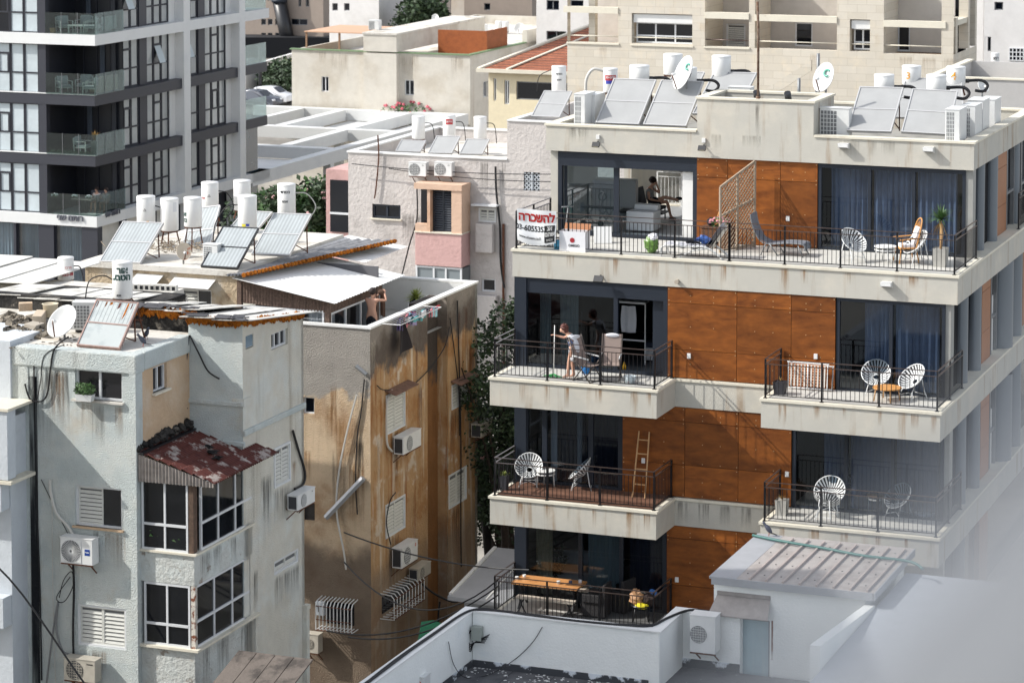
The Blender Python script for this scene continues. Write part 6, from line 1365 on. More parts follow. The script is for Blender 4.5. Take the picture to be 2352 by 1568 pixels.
def figure(par,J,scale=1.0,mat=None,sub=2):
    """J: joints dict -> one continuous skinned body with heads, hands and fingers"""
    N=[];Ed=[];Rd=[];ix={}
    def add(k,p,r,link=None):
        ix[k]=len(N);N.append(Vector(p));Rd.append(r if isinstance(r,tuple) else r)
        if link:Ed.append((ix[link],ix[k]))
    add('pelvis',J['pelvis'],.125);add('waist',J['pelvis'].lerp(J['chest'],.45),.11,'pelvis');add('chest',J['chest'],.13,'waist');add('neckb',J['chest'].lerp(J['head'],.42),.058,'chest')
    add('neck',J['chest'].lerp(J['head'],.62),.05,'neckb')
    f=J['face'];hd=J['head'];up=(J['head']-J['chest']).normalized()
    add('jaw',hd-up*.06+f*.02,.068,'neck');add('skull',hd+up*.02,.088,'jaw');add('crown',hd+up*.085,.06,'skull')
    add('nose',hd-up*.005+f*.115,.012,'skull')
    for s in 'LR':
        sh=J['sh'+s];el=J['el'+s];wr=J['wr'+s]
        add('sh'+s,sh,.056,'chest');add('ua'+s,sh.lerp(el,.5),.046,'sh'+s);add('el'+s,el,.038,'ua'+s);add('fa'+s,el.lerp(wr,.45),.037,'el'+s);add('wr'+s,wr,.026,'fa'+s)
        d=(wr-el).normalized();side=d.cross(Vector((0,0,1)) if abs(d.z)<.9 else Vector((0,1,0))).normalized()
        add('pa'+s,wr+d*.06,(.034,.02),'wr'+s)
        for q in range(4):
            b=wr+d*.09+side*(q-1.5)*.021;L_=(.07,.082,.078,.06)[q];bend=Vector((0,0,-.018)) if abs(d.z)<.9 else side*0+Vector((.012,0,0))
            add('f%d'%q+s,b,.0095,'pa'+s);add('g%d'%q+s,b+d*L_*.55+bend*.5,.0088,'f%d'%q+s);add('h%d'%q+s,b+d*L_*.9+bend*1.6,.0075,'g%d'%q+s)
        add('t0'+s,wr+d*.035+side*.04,.011,'pa'+s);add('t1'+s,wr+d*.075+side*.058,.009,'t0'+s)
        hp=J['hip'+s];kn=J['kn'+s];an=J['an'+s];to=J['toe'+s]
        add('hip'+s,hp,.09,'pelvis');add('th'+s,hp.lerp(kn,.5),.076,'hip'+s);add('kn'+s,kn,.055,'th'+s);add('ca'+s,kn.lerp(an,.35),.054,'kn'+s);add('an'+s,an,.034,'ca'+s);add('heel'+s,an+(an-to).normalized()*.03+Vector((0,0,-.03)),.03,'an'+s);add('toe'+s,to,(.04,.02),'an'+s)
    return skin(N,Ed,Rd,mat or M_skin,'body',par,sub)
V=Vector
# --- woman mopping ---
u,n=R.flr(1308,868,Z3);o=E('person','auburn-haired woman in a white dress bending over a green mop on the balcony','person',R.w(u,n,Z3+.005),yR)
J=dict(pelvis=V((.13,0,.86)),chest=V((.06,0,1.12)),head=V((-.17,-.03,1.33)),face=V((-.75,-.2,-.6)).normalized(),shL=V((.0,.15,1.16)),elL=V((-.2,.12,1.08)),wrL=V((-.4,.06,1.13)),shR=V((.06,-.17,1.13)),elR=V((.13,-.2,.9)),wrR=V((.1,-.16,.7)),
 hipL=V((.12,.08,.8)),knL=V((.05,.08,.46)),anL=V((.1,.08,.07)),toeL=V((-.05,.06,.03)),hipR=V((.12,-.08,.8)),knR=V((.02,-.09,.46)),anR=V((-.02,-.09,.07)),toeR=V((-.17,-.1,.03)))
figure(o,J)
skin([V((.14,0,.45)),V((.14,0,.62)),V((.14,0,.86)),V((.12,0,1.0)),V((.05,0,1.14)),V((-.01,.14,1.15)),V((-.1,.13,1.11)),V((.06,-.16,1.13)),V((.1,-.19,1.0))],[(0,1),(1,2),(2,3),(3,4),(4,5),(5,6),(4,7),(7,8)],[(.17,.19),.17,.16,.135,.145,.08,.07,.085,.075],M_wht,'dress',o,2)
m=MB();m.blob((.1,-.2,1.0),.07,.06,.09,3,.05,12,8);P('blue_sleeve_print',m,pbr('blue_print',c(92,104,136),.9,var=.4,vscale=30),o)
m=MB();hd=J['head'];m.blob(hd+V((.035,.0,.07)),.115,.115,.1,5,.12,14,9);m.blob(hd+V((.08,0,.0)),.07,.1,.09,6,.12,12,7);P('hair',m,M_hairr,o)
m=MB()
mo=E('mop','green string mop with long pale handle held by the woman','mop',R.w(u-.5,n,Z3+.006),yR)
m.tube([(.04,0,.03),(.06,.02,1.42)],.013,8);P('handle',m,M_white,mo);m=MB();rr=random.Random(2)
for i in range(46):
    a=rr.uniform(0,2*pi);L_=rr.uniform(.12,.3);m.tube([(.04,0,.08),(.04+cos(a)*L_*.5,sin(a)*L_*.3,.04),(.04+cos(a)*L_,sin(a)*L_*.5,.012)],.01,4)
P('mop_strings',m,pbr('mop_green',c(60,150,84),.8,island=.3),mo,kind='stuff')
# --- seated man inside the top flat ---
u,n=2.2,6.5;o=E('person','dark-haired man in grey shirt and shorts sitting cross-legged inside the open top-floor room','person',R.w(u,n,Z4+.012),yR)
J=dict(pelvis=V((-.28,0,.52)),chest=V((-.34,0,.86)),head=V((-.18,-.02,1.13)),face=V((.8,-.2,-.55)).normalized(),shL=V((-.3,.17,.92)),elL=V((-.05,.14,.78)),wrL=V((-.1,.06,1.02)),shR=V((-.3,-.18,.9)),elR=V((-.25,-.24,.64)),wrR=V((-.02,-.2,.6)),
 hipL=V((-.22,.1,.5)),knL=V((.2,.1,.54)),anL=V((.32,.1,.09)),toeL=V((.47,.1,.04)),hipR=V((-.22,-.1,.52)),knR=V((.18,-.06,.7)),anR=V((.52,.06,.62)),toeR=V((.68,.08,.68)))
figure(o,J)
skin([V((-.28,0,.56)),V((-.31,0,.7)),V((-.33,0,.87)),V((-.3,.16,.91)),V((-.2,.15,.86)),V((-.3,-.17,.89)),V((-.28,-.2,.78))],[(0,1),(1,2),(2,3),(3,4),(2,5),(5,6)],[.15,.135,.15,.075,.065,.075,.065],pbr('grey_shirt',c(150,150,150),.9),'shirt',o,2)
skin([V((-.28,0,.52)),V((-.2,.1,.51)),V((.05,.1,.53)),V((-.2,-.1,.54)),V((.04,-.08,.62))],[(0,1),(1,2),(0,3),(3,4)],[.145,.11,.09,.11,.09],M_blackcl,'shorts',o,2)
m=MB();hd=J['head'];m.blob(hd+V((-.03,.0,.06)),.12,.115,.1,5,.14,14,9);P('hair',m,M_hair,o)
m=MB();m.blob((.36,.1,.045),.12,.05,.04,3,.05,10,6);m.blob((.58,.07,.66),.12,.045,.05,3,.05,10,6);P('shoes',m,M_blackcl,o)
o=E('armchair','dark grey armchair the man sits in, inside the top-floor room','chair',R.w(u,n,Z4+.012),yR)
m=MB();m.box(-.58,.12,-.3,.3,.32,.42);P('seat',m,pbr('charcoal_fabric',c(52,56,64),.9),o,bevel=.03);m=MB();m.add([(-.62,-.3,.3),(-.48,-.3,.35),(-.62,-.3,.95),(-.72,-.3,.92),(-.62,.3,.3),(-.48,.3,.35),(-.62,.3,.95),(-.72,.3,.92)],[(0,1,2,3),(4,5,6,7),(0,1,5,4),(1,2,6,5),(2,3,7,6),(3,0,4,7)]);P('backrest',m,MC['charcoal_fabric'],o)
for x in(-.5,.08):
    for y in(-.26,.26):m=MB();m.bar((x,y,.33),(x*1.1,y,0),.035);P('leg',m,M_black,o)
# inside furniture
def thingbox(name,label,cat,F,u,n,z,parts,yaw=None,group=None):
    o=E(name,label,cat,F.w(u,n,z),-F.a if yaw is None else yaw,group)
    for nm,b,mt,bv in parts:m=MB();m.box(*b);P(nm,m,mt,o,bevel=bv)
    return o
M_wleath=pbr('white_leather',c(196,198,200),.5)
thingbox('sofa','long white sofa seen through the open glass of the top flat','sofa',R,1.3,5.9,Z4+.012,[('back',(-1.3,.35,0,.25,.1,1.25),M_wleath,.03),('seat',(-1.3,.3,-.55,-.01,.1,.42),M_wleath,.04)])
thingbox('ottoman','white tufted cube ottoman just inside the open sliding door','ottoman',R,2.45,4.2,Z4+.012,[('cushion',(-.42,.42,-.35,.35,.06,.62),M_wleath,.04),('seat_top',(-.3,.42,.05,.35,.621,.78),M_wleath,.03)])
thingbox('coffee_table','low black table inside the top flat','table',R,2.3,5.2,Z4+.012,[('tabletop',(-.9,.5,-.3,.3,.4,.45),M_black,.01),('base',(-.4,.1,-.2,.2,0,.399),M_black,0)])
railing('white balcony railing at the back of the top flat, behind the seated man',[(1.2,9.35),(4.3,9.35)],Z4+.01,mt=M_white,top=M_white,every=.8,topw=.06,grp='back balcony railing')
thingbox('clothes_rack','white clothes rack with a pale shirt behind the glass of the second balcony','clothes rack',R,3.0,1.6,Z3+.01,[('frame_post',(-.45,-.42,-.2,-.17,0,1.75),M_white,0),('frame_post',(.42,.45,-.2,-.17,0,1.75),M_white,0),('frame_top',(-.42,.42,-.2,.2,1.7,1.75),M_white,0),('frame_low',(-.42,.42,-.2,-.17,.65,.69),M_white,0)])
m=MB();m.grid(lambda s,t:(-.22+.4*s+.06*sin(t*3)*(s-.5),.03*sin(s*9),1.6-.75*t),12,6);T1('hanging_shirt',m,M_wht,'pale shirt hanging on the white clothes rack','shirt',R.w(2.9,1.6,Z3),yR)
thingbox('bed','bed with white base in the dark bedroom behind the mopping woman','bed',R,3.9,3.4,Z3+.01,[('bed_base',(-.6,.6,-1.6,1.6,.05,.4),M_wleath,.02),('blanket',(-.62,.62,-1.6,1.6,.401,.55),pbr('dark_blanket',c(44,50,66),.9),.04)])
# --- chairs with radiating straps ---
def papasan(name,label,group):
    o=E(name,label,'chair',(0,0,0),0,group)
    tilt=Matrix.Rotation(radians(44),3,'X');ctr=V((0,.04,.48))
    prof=[(.08,0),(.2,.035),(.31,.11),(.38,.2)]
    K=26
    for par_,mt,nm in((0,M_stripeW,'white_straps'),(1,M_stripeK,'black_straps')):
        m=MB()
        for k in range(K*2):
            if k%2!=par_:continue
            a0=2*pi*k/(K*2);a1=2*pi*(k+1)/(K*2)
            for i in range(3):
                (r0,z0),(r1,z1)=prof[i],prof[i+1];f=lambda r,z,a:ctr+tilt@V((cos(a)*r,sin(a)*r*(1.12 if sin(a)>0 else 1),z-.06-(.002 if par_ else 0)))
                m.quad(f(r0,z0,a0),f(r0,z0,a1),f(r1,z1,a1),f(r1,z1,a0))
        P(nm,m,mt,o)
    m=MB();pts=[ctr+tilt@V((cos(2*pi*k/24)*.385,sin(2*pi*k/24)*.385*(1.12 if sin(2*pi*k/24)>0 else 1),.14)) for k in range(25)];m.tube(pts,.014,6,cap=False)
    pts=[ctr+tilt@V((cos(2*pi*k/16)*.085,sin(2*pi*k/16)*.085,-.06)) for k in range(17)];m.tube(pts,.012,6,cap=False);P('rim',m,M_stripeW,o)
    for x,y in((-.26,-.26),(.26,-.26),(-.24,.3),(.24,.3)):m=MB();m.tube([ctr+tilt@V((x*.6,y*.6,.0)),(x*.8,y*.8,.2),(x,y,0)],.014,6);P('leg',m,M_stripeW,o)
    m=MB();m.tube([(-.24,-.24,.1),(0,-.1,.16),(.24,-.24,.1)],.01,5);m.tube([(-.24,.28,.1),(.24,.28,.1)],.01,5);P('stretcher',m,M_stripeW,o)
    return o
pc=papasan('round_strap_chair','round striped chair on the top terrace facing right, left of the white table','round striped strap chairs')
def floorat(F,x,y,z):u,n=F.flr(x,y,z);return F.w(u,n,z+.006)
pc.location=floorat(R,1958,601,Z4);pc.rotation_euler[2]=yR+radians(55)
for lab,x,y,z,yaw in (('round striped chair on the top terrace, right of the white table, before the wooden armchair',2105,606,Z4,-50),
 ('round striped chair facing outward beside the orange-topped table, left one',2012,905,Z3,8),('round striped chair turned left beside the orange-topped table, right one',2096,915,Z3,-35),
 ('round striped chair at the left of the deck balcony, beside a dark planter',1215,1116,Z2,15),('round striped chair seen side-on in the middle of the deck balcony',1335,1124,Z2,-75),
 ('tall round striped chair in the middle of the lower right balcony',1906,1178,Z2,5),('round striped chair turned away, in front of the tall one at the lower right balcony',1898,1191,Z2,175),('round striped chair at the right of the lower right balcony',2064,1188,Z2,-30),('round striped chair standing by the curtain at the back of the lower right balcony',1955,1130,Z2,20)):
    w=floorat(R,x,y,z);dup(pc,w,yR+radians(yaw),lab,.92 if 'turned away' in lab else (1.08 if 'tall' in lab else None))
def roundtable(label,F,x,y,z,r,h,mt_top,mt_leg,n=4,ring=False):
    o=E('round_table',label,'table',floorat(F,x,y,z),yR,'small round balcony tables')
    m=MB();m.cyl((0,0,0),r,h-.03,h,28);P('tabletop',m,mt_top,o)
    if ring:m=MB();m.lathe([(r*.97,h-.12),(r*.99,h-.1),(r*.97,h-.08)],24);P('ring',m,mt_leg,o)
    for k in range(n):
        a=2*pi*k/n+.5;m=MB();m.tube([(cos(a)*r*.8,sin(a)*r*.8,h-.03),(cos(a)*r*.92,sin(a)*r*.92,0)],.018,6);P('leg',m,mt_leg,o)
    return o
roundtable('white round table between two striped chairs on the top terrace',R,2033,603,Z4,.3,.45,M_white,M_white,ring=True)
roundtable('round honey-coloured wooden table beside two striped chairs',R,2037,920,Z3,.38,.36,M_cane,M_crate)
roundtable('white round table with a glass on it on the deck balcony',R,1253,1120,Z2,.27,.5,M_white,M_white,ring=True)
roundtable('white stool-like round table with wooden top on the lower right balcony',R,2011,1178,Z2,.24,.5,M_crate,M_white,ring=True)
roundtable('round glass table behind the glazing of the deck balcony',R,1338,1056,Z2,.3,.75,M_whitem,M_black)
m=MB();m.lathe([(0,.12),(.1,.12),(.13,.1),(.26,.13),(.3,.1),(.3,.05),(.2,0),(0,0)],28);T1('round_pouf',m,M_wht,'flat white ring-shaped pouf on the floor of the lower right balcony','pouf',floorat(R,2126,1186,Z2),yR)
# --- wooden spindle armchair ---
o=E('spindle_armchair','golden wooden armchair with tall spindle hoop back and white cushion','chair',floorat(R,2082,602,Z4),yR-radians(60))
m=MB();m.box(-.25,.25,-.26,.24,.38,.42);P('seat',m,M_cane,o,bevel=.015)
hoop=[(-.24,.2,.42),(-.27,.27,.75),(-.2,.36,1.08),(0,.4,1.18),(.2,.36,1.08),(.27,.27,.75),(.24,.2,.42)]
m=MB();m.tube(spline(hoop,6),.02,8);P('hoop_back',m,M_cane,o);m=MB()
for i in range(7):x=-.17+i*.057;m.tube([(x*.9,.22,.42),(x*1.15,.34+.03*(1-abs(x)*4),1.13-abs(x)*.7)],.008,5)
P('spindles',m,M_cane,o)
for s in(-1,1):
    m=MB();m.tube(spline([(s*.27,.28,.68),(s*.3,.0,.66),(s*.3,-.28,.64)]),.02,6);m.tube([(s*.29,-.2,.64),(s*.25,-.18,.4)],.014,6);P('armrest',m,M_cane,o)
    for y in(-.22,.2):m=MB();m.tube([(s*.22,y,.39),(s*.29,y*1.3,0)],.018,6);P('leg',m,M_cane,o)
m=MB();m.box(-.2,.2,-.2,.16,.42,.5);m.add([(-.18,.12,.5),(.18,.12,.5),(.16,.3,.95),(-.16,.3,.95),(-.18,.2,.5),(.18,.2,.5),(.16,.36,.95),(-.16,.36,.95)],[(0,1,2,3),(4,5,6,7),(0,1,5,4),(2,3,7,6),(1,2,6,5),(3,0,4,7)]);P('cushion',m,M_wht,o)
# --- plants ---
def leaf(m,b,d,L,w,droop,seg=5):
    b=V(b);d=V(d).normalized();s=d.cross(V((0,0,1)))
    s=s.normalized() if s.length>.01 else V((1,0,0));pts=[]
    for i in range(seg+1):t=i/seg;p=b+d*L*t+V((0,0,-droop*t*t*L));ww=w*(1-t**1.5)*(.6+1.2*t*(1-t));pts+=[p-s*ww,p+s*ww]
    m.add(pts,[(2*i,2*i+1,2*i+3,2*i+2) for i in range(seg)])
def pot(o,w,h,mt,r=None):
    m=MB();m.add([(sx*w*(.42 if z==0 else .5),sy*w*(.42 if z==0 else .5),z) for z in(0,h) for sx,sy in((-1,-1),(1,-1),(1,1),(-1,1))],[(0,1,2,3),(0,1,5,4),(1,2,6,5),(2,3,7,6),(3,0,4,7)]);k=w*.44
    m.add([(-k,-k,h-.03),(k,-k,h-.03),(k,k,h-.03),(-k,k,h-.03)],[(0,1,2,3)]);P('pot',m,mt,o)
M_leaf=pbr('leaf_green',c(74,104,58),.6,island=.45,var=.2);M_leafy=pbr('leaf_yellowgreen',c(140,150,70),.6,island=.4);M_leafd=pbr('leaf_dark',c(48,66,40),.65,island=.5,var=.25,vscale=.6);M_dry=pbr('dry_leaf',c(150,120,70),.8,island=.3)
M_stonepot=pbr('grey_stone_pot',c(168,166,160),.8,var=.15);M_darkpot=pbr('dark_pot',c(48,48,54),.6)
def spiky(name,label,cat,loc,h,trunk,n,L,potm,pw,ph,mt,dry=0,seed=1,up=.2):
    o=E(name,label,cat,loc,yR);rr=random.Random(seed)
    if pw:pot(o,pw,ph,potm)
    if trunk:m=MB();m.tube([(0,0,ph-.05),(.03,0,ph+trunk*.5),(-.02,.0,ph+trunk)],.035,7);P('trunk',m,M_crate,o)
    m=MB()
    for i in range(n):a=rr.uniform(0,2*pi);e=rr.uniform(up,1.4);leaf(m,(0,0,ph+trunk),(cos(a)*cos(e),sin(a)*cos(e),sin(e)),L*rr.uniform(.7,1.1),.022*L/.4,rr.uniform(.1,.5))
    P('leaves',m,mt,o)
    if dry:
        m=MB()
        for i in range(dry):a=rr.uniform(0,2*pi);leaf(m,(0,0,ph+trunk-.05),(cos(a),sin(a),-.5),L*.8,.02,.8)
        P('dry_leaves',m,M_dry,o)
    return o
spiky('potted_yucca','tall spiky yucca in a square grey pot at the right corner of the top terrace','potted plant',floorat(R,2160,612,Z4),0,.75,120,.55,M_stonepot,.38,.5,M_leaf,12,3)
spiky('agave_plant','yellow-green agave bush on the white roof terrace of the brown building','plant',floorat(B,955,722,10.83),0,.0,160,.5,M_darkpot,.3,.5,M_leafy,0,5,.0)
spiky('potted_plant','dark square planter with a dry twiggy plant beside the folded camp bed','potted plant',floorat(R,1792,905,Z3),0,.0,14,.2,M_darkpot,.32,.34,M_dry,0,7,.8)
spiky('potted_plant','tall dark planter with yellow-green plant at the left end of the deck balcony','potted plant',floorat(R,1158,1126,Z2),0,.0,50,.2,M_darkpot,.22,.42,M_leafy,0,8,.2)
spiky('potted_plant','white square planter with a withered plant on the lower right balcony','potted plant',floorat(R,1796,1182,Z2),0,.0,26,.24,M_stonepot,.32,.42,M_dry,0,9,.5)
def bush(name,label,cat,loc,rx,ry,rz,n,L,mt,seed,flowers=None,par=None,w=.5):
    o=E(name,label,cat,loc,0) if par is None else par;rr=random.Random(seed);m=MB()
    for i in range(n):
        d=V((rr.gauss(0,1),rr.gauss(0,1),rr.gauss(0,1))).normalized();q=rr.uniform(.55,1)**.6;p=V((d.x*rx*q,d.y*ry*q,rz+d.z*rz*q));t=V((rr.gauss(0,1),rr.gauss(0,1),rr.gauss(0,.6))).normalized();s=t.cross(d).normalized() if abs(t.dot(d))<.95 else V((1,0,0))
        m.quad(p,p+t*L*.5+s*L*w*.5,p+t*L,p+t*L*.5-s*L*w*.5)
    P('foliage',m,mt,o)
    if flowers:
        m=MB()
        for i in range(flowers[0]):d=V((rr.gauss(0,1),rr.gauss(0,1)-.6,abs(rr.gauss(0,1)))).normalized();m.blob(V((d.x*rx,d.y*ry,rz+d.z*rz)),L*.5,L*.5,L*.4,i,.3,5,3)
        P('flowers',m,flowers[1],o)
    return o
# --- trellis, sticks, chest with flowers ---
o=E('wooden_trellis','tall weathered lattice trellis screen standing across the top terrace','trellis',R.w(5.62,1.35,Z4+.006),yR-radians(24))
# plane along depth (local y 0..1.5) sloping top
def tz(y):return 1.82+.4*y
m=MB()
for a,b in (((0,0,0),(0,0,tz(0))),((.02,1.45,0),(.02,1.45,tz(1.45))),((0,.72,0),(0,.72,tz(.72))),((0,0,tz(0)),(0,1.45,tz(1.45))),((0,0,.06),(0,1.45,.06)),((-.02,0,1.0),(-.02,1.45,1.35))):m.bar(a,b,.06,.045,up=(1,0,0))
P('frame',m,pbr('weathered_pine',c(156,140,122),.85,var=.2,vscale=8),o)
m=MB()
for k in range(-12,20):
    for sg in(1,-1):
        y0=k*.135
        if sg>0:
            ya=max(0,y0);yb=min(1.45,y0+2.3)
            za_,zb_=ya-y0,yb-y0
        else:
            ya=max(0,y0);yb=min(1.45,y0+2.3);za_,zb_=2.2-(ya-y0),2.2-(yb-y0)
        if yb-ya<.06:continue
        pa=V((.012*sg,ya,max(0,za_)));pb2=V((.012*sg,yb,zb_))
        if za_<0 or zb_<0:continue
        # clip to top
        N_=12;seg=[pa.lerp(pb2,i/N_) for i in range(N_+1)];seg=[q for q in seg if 0.02<=q.z<=tz(q.y)]
        if len(seg)>1:m.bar(seg[0],seg[-1],.028,.008,up=(1,0,0))
P('lattice',m,pbr('weathered_lath',c(172,154,132),.85,island=.15),o)
o=E('broom_handles','bundle of pale wooden sticks leaning on the wood cladding','sticks',R.w(4.9,2.55,Z4+.006),yR)
for a,b in (((0,0,0),(.28,.3,1.0)),((.08,0,0),(.42,.3,.85)),((.04,-.05,0),(.34,.3,.95))):m=MB();m.tube([a,b],.02,6);P('stick',m,M_cane,o)
o=E('wicker_chest','brown wicker chest standing by the trellis','chest',R.w(5.3,2.2,Z4+.006),yR);m=MB();m.box(-.42,.42,-.25,.25,0,.55);P('basket',m,pbr('wicker_brown',c(96,62,38),.8,var=.4,vscale=30,bump=.5),o,bevel=.03);m=MB();m.box(-.44,.44,-.27,.27,.551,.6);P('lid',m,MC['wicker_brown'],o,bevel=.02)
bush('flower_bunch','bunch of pink, white and green flowers on top of the wicker chest','flowers',R.w(5.4,2.15,Z4+.6),.3,.2,.13,160,.09,M_leaf,4,(26,pbr('petals',c(200,140,150),.6,island=.5)))
m=MB();m.blob((0,0,.12),.12,.11,.12,9,.1,12,8);T1('black_hat',m,M_blackcl,'black round hat on the wicker chest','hat',R.w(5.1,2.2,Z4+.6),yR)
# --- loungers ---
o=E('white_lounger','white padded sun lounger with raised wicker back on the top terrace','lounger',floorat(R,1607,590,Z4),yR)
m=MB()
def lounge(s,t):
    x=-.95+1.5*s if s<.8 else .25+(s-.8)*5*.42;z=.33+.02*sin(s*30) if s<.8 else .33+(s-.8)*5*.62;return(x,-.28+.56*t,z+.05*sin(pi*t)*.6)
m.grid(lounge,40,6);m.grid(lambda s,t:(lounge(s,t)[0]+(.05 if s>=.8 else 0),lounge(s,t)[1],lounge(s,t)[2]-.07),40,2);P('cushion',m,M_wht,o)
m=MB()
for y in(-.3,.3):m.tube(spline([(-1.0,y,.0),(-.95,y,.28),(-.3,y,.3),(.3,y,.3),(.75,y,.0)]),.03,6);m.tube(spline([(-.5,y,.0),(-.1,y,.2),(.3,y,.28)]),.022,6)
P('frame',m,M_white,o);m=MB();m.grid(lambda s,t:(.33+.42*t,-.28+.56*s,.3+.62*t-.09),10,10,False);P('wicker_back',m,pbr('white_wicker',c(232,226,214),.8,var=.25,vscale=30),o)
o=E('blue_tote_bag','blue shiny bag and black bag handles lying on the white lounger','bag',floorat(R,1607,590,Z4)+V((0,0,.36)),yR);m=MB();m.blob((.1,0,.12),.24,.15,.11,11,.35,10,7);P('bag_body',m,pbr('bag_blue',c(48,84,150),.3,var=.3,vscale=10),o);m=MB();m.tube(spline([(-.35,-.1,.03),(-.2,-.2,.1),(.05,-.2,.05),(-.1,-.05,.03),(-.35,-.1,.03)]),.025,6);m.blob((.3,0,.05),.2,.12,.05,4,.3);P('black_strap',m,M_blackcl,o)
o=E('green_bag','green and white plastic bag standing on the top terrace','bag',floorat(R,1497,580,Z4),yR);m=MB();m.blob((0,0,.22),.22,.16,.24,21,.16,12,8);P('bag_body',m,pbr('bag_green',c(98,134,60),.4,var=.3,vscale=6),o);m=MB();m.blob((.05,-.02,.42),.15,.12,.1,22,.3,10,6);P('white_stuffing',m,M_wht,o)
o=E('grey_lounger','grey mesh lounger with a high curved back, right of the trellis','lounger',floorat(R,1790,585,Z4),yR)
pf=[(-.75,1.12),(-.68,.8),(-.5,.45),(-.25,.33),(.1,.36),(.35,.38),(.75,.36),(.8,.2)]
def lg(s,t):
    q=s*(len(pf)-1);i=min(int(q),len(pf)-2);f=q-i;return(pf[i][0]*(1-f)+pf[i+1][0]*f,-.3+.6*t,pf[i][1]*(1-f)+pf[i+1][1]*f)
m=MB();m.grid(lg,42,3);P('mesh_seat',m,pbr('grey_mesh',c(112,116,124),.7,var=.2,vscale=12),o)
for y in(-.3,.3):
    m=MB();m.tube(spline([(p[0],y,p[1]-.01) for p in pf]),.018,6);P('side_tube',m,M_greym,o)
    for x0,x1 in((-.3,-.45),(-.2,.05),(.6,.75)):m=MB();m.tube([(x0,y,.33),(x1,y,0)],.018,6);P('leg',m,M_greym,o)
# --- banner ---
f1=R.front(.06);A1=R.hit(1190,478,1,.02);B1=R.hit(1279,482,1,.02);zb=R.hit(1192,550,1,.02)[2]
o=E('rental_banner','white sagging banner with red and black Hebrew lettering tied to the top railing','banner',R.w(A1[0],.0,zb),yR)
Wb=B1[0]-A1[0];Hb=A1[2]-zb
def bn(x,z):return V((x,-.0-.03-.03*sin(x*7+z*3)-.02*sin(z*9),z-.12*sin(pi*min(max(x/Wb,0),1))*(1-z/Hb)-.02*x))
m=MB();m.grid(lambda s,t:bn(Wb*s,Hb*(t)),24,14);P('cloth',m,pbr('banner_white',c(222,224,226),.7),o)
def btext(txt,size,x,z,mat,nm='lettering',bold=.006):
    me=text_mesh(txt,size,.001,bold)
    for v in me.vertices:
        p=bn(x+v.co.x,z+v.co.y);v.co=(p.x,p.y-.012,p.z)
    me.materials.clear();me.materials.append(mat);P(nm,me,mat,o)
btext('להשכרה'[::-1],.3,Wb*.5,Hb*.66,pbr('banner_red',c(206,54,50),.6),bold=.012)
btext('03-6055353',.19,Wb*.36,Hb*.38,K_black,bold=.004)
btext('www.shoam.co.il',.09,Wb*.33,Hb*.16,K_black,bold=.002)
m=MB();m.grid(lambda s,t:bn(Wb*(.7+.27*s),Hb*(.06+.5*t))+V((0,-.008,0)),6,6);P('black_box',m,K_black,o)
btext('אנ'[::-1],.15,Wb*.84,Hb*.42,K_white);btext('שהם'[::-1],.15,Wb*.84,Hb*.25,K_white);btext('נכסים'[::-1],.08,Wb*.84,Hb*.11,K_white,bold=.002)
# --- box, stands, scooter ---
o=E('cardboard_box','open white cardboard box with a red logo beside the banner','box',floorat(R,1320,576,Z4),yR)
m=MB();bw=.38;m.box(-bw,bw,-.2,-.19,0,.56);m.box(-bw,bw,.19,.2,0,.56);m.box(-bw,-bw+.01,-.19,.19,0,.56);m.box(bw-.01,bw,-.19,.19,0,.56);P('carton',m,M_wht,o)
m=MB();m.add([(-bw,.2,.56),(bw,.2,.56),(bw,.3,.72),(-bw,.3,.72)],[(0,1,2,3)]);m.add([(bw,-.2,.56),(bw,.2,.56),(bw+.14,.2,.66),(bw+.14,-.2,.66)],[(0,1,2,3)]);m.box(-bw+.01,bw-.01,-.18,.18,.4,.41);P('flap',m,pbr('cardboard',c(168,116,82),.8),o)
m=MB();m.cyl((.0,-.204,.32),.07,0,.004,16,Matrix.Rotation(pi/2,3,'X'));P('red_logo',m,pbr('logo_red',c(160,40,50),.5),o);me=text_mesh('OMEGO',.09,.001,.002);stand_text(me,Matrix.Translation((.05,-.206,.14)),K_black);P('lettering',me,K_black,o)
m=MB();m.box(-.25,.25,-.03,.03,0,.5);ob=T1('white_panel_stack',m,M_white,'white folded panels leaning behind the cardboard box','panel',floorat(R,1385,560,Z4),yR+.4);ob.rotation_euler[0]=-.5
o=E('kick_scooter','folded scooter with raised handlebar behind the top railing','scooter',floorat(R,1296,556,Z4),yR)
m=MB();m.tube([(0,0,.1),(.12,0,1.0)],.02,8);m.tube([(.0,-.2,1.02),(.22,.15,1.0)],.02,8);P('steering_tube',m,M_greym,o);m=MB();m.box(-.5,.0,-.06,.06,.09,.12);P('deck',m,M_black,o)
for x in(-.5,.05):m=MB();m.cyl((x,0,.09),.09,-.02,.02,16,Matrix.Rotation(pi/2,3,'X'));P('wheel',m,M_black,o)
m=MB();m.lathe([(.1,0),(.12,.02),(.13,0)],16,(.1,0,.9),Matrix.Rotation(pi/2,3,'X'));P('cable_loop',m,K_green,o)
o=E('metal_trestle','small black iron trestle table folded under the banner','table',floorat(R,1245,566,Z4),yR)
for x in(-.35,.1,.3):
    m=MB();m.tube([(x-.15,0,0),(x+.15,0,.42)],.014,5);m.tube([(x+.15,0,0),(x-.15,0,.42)],.014,5);P('leg',m,M_black,o)
m=MB();m.box(-.5,.5,-.18,.18,.42,.45);P('top',m,M_black,o)
m=MB();m.lathe([(0,0),(.1,0),(.12,.25),(0.11,.25)],16);T1('blue_bucket',m,pbr('bucket_blue',c(80,170,210),.4),'small light blue bucket between the banner and the cardboard box','bucket',floorat(R,1281,572,Z4))
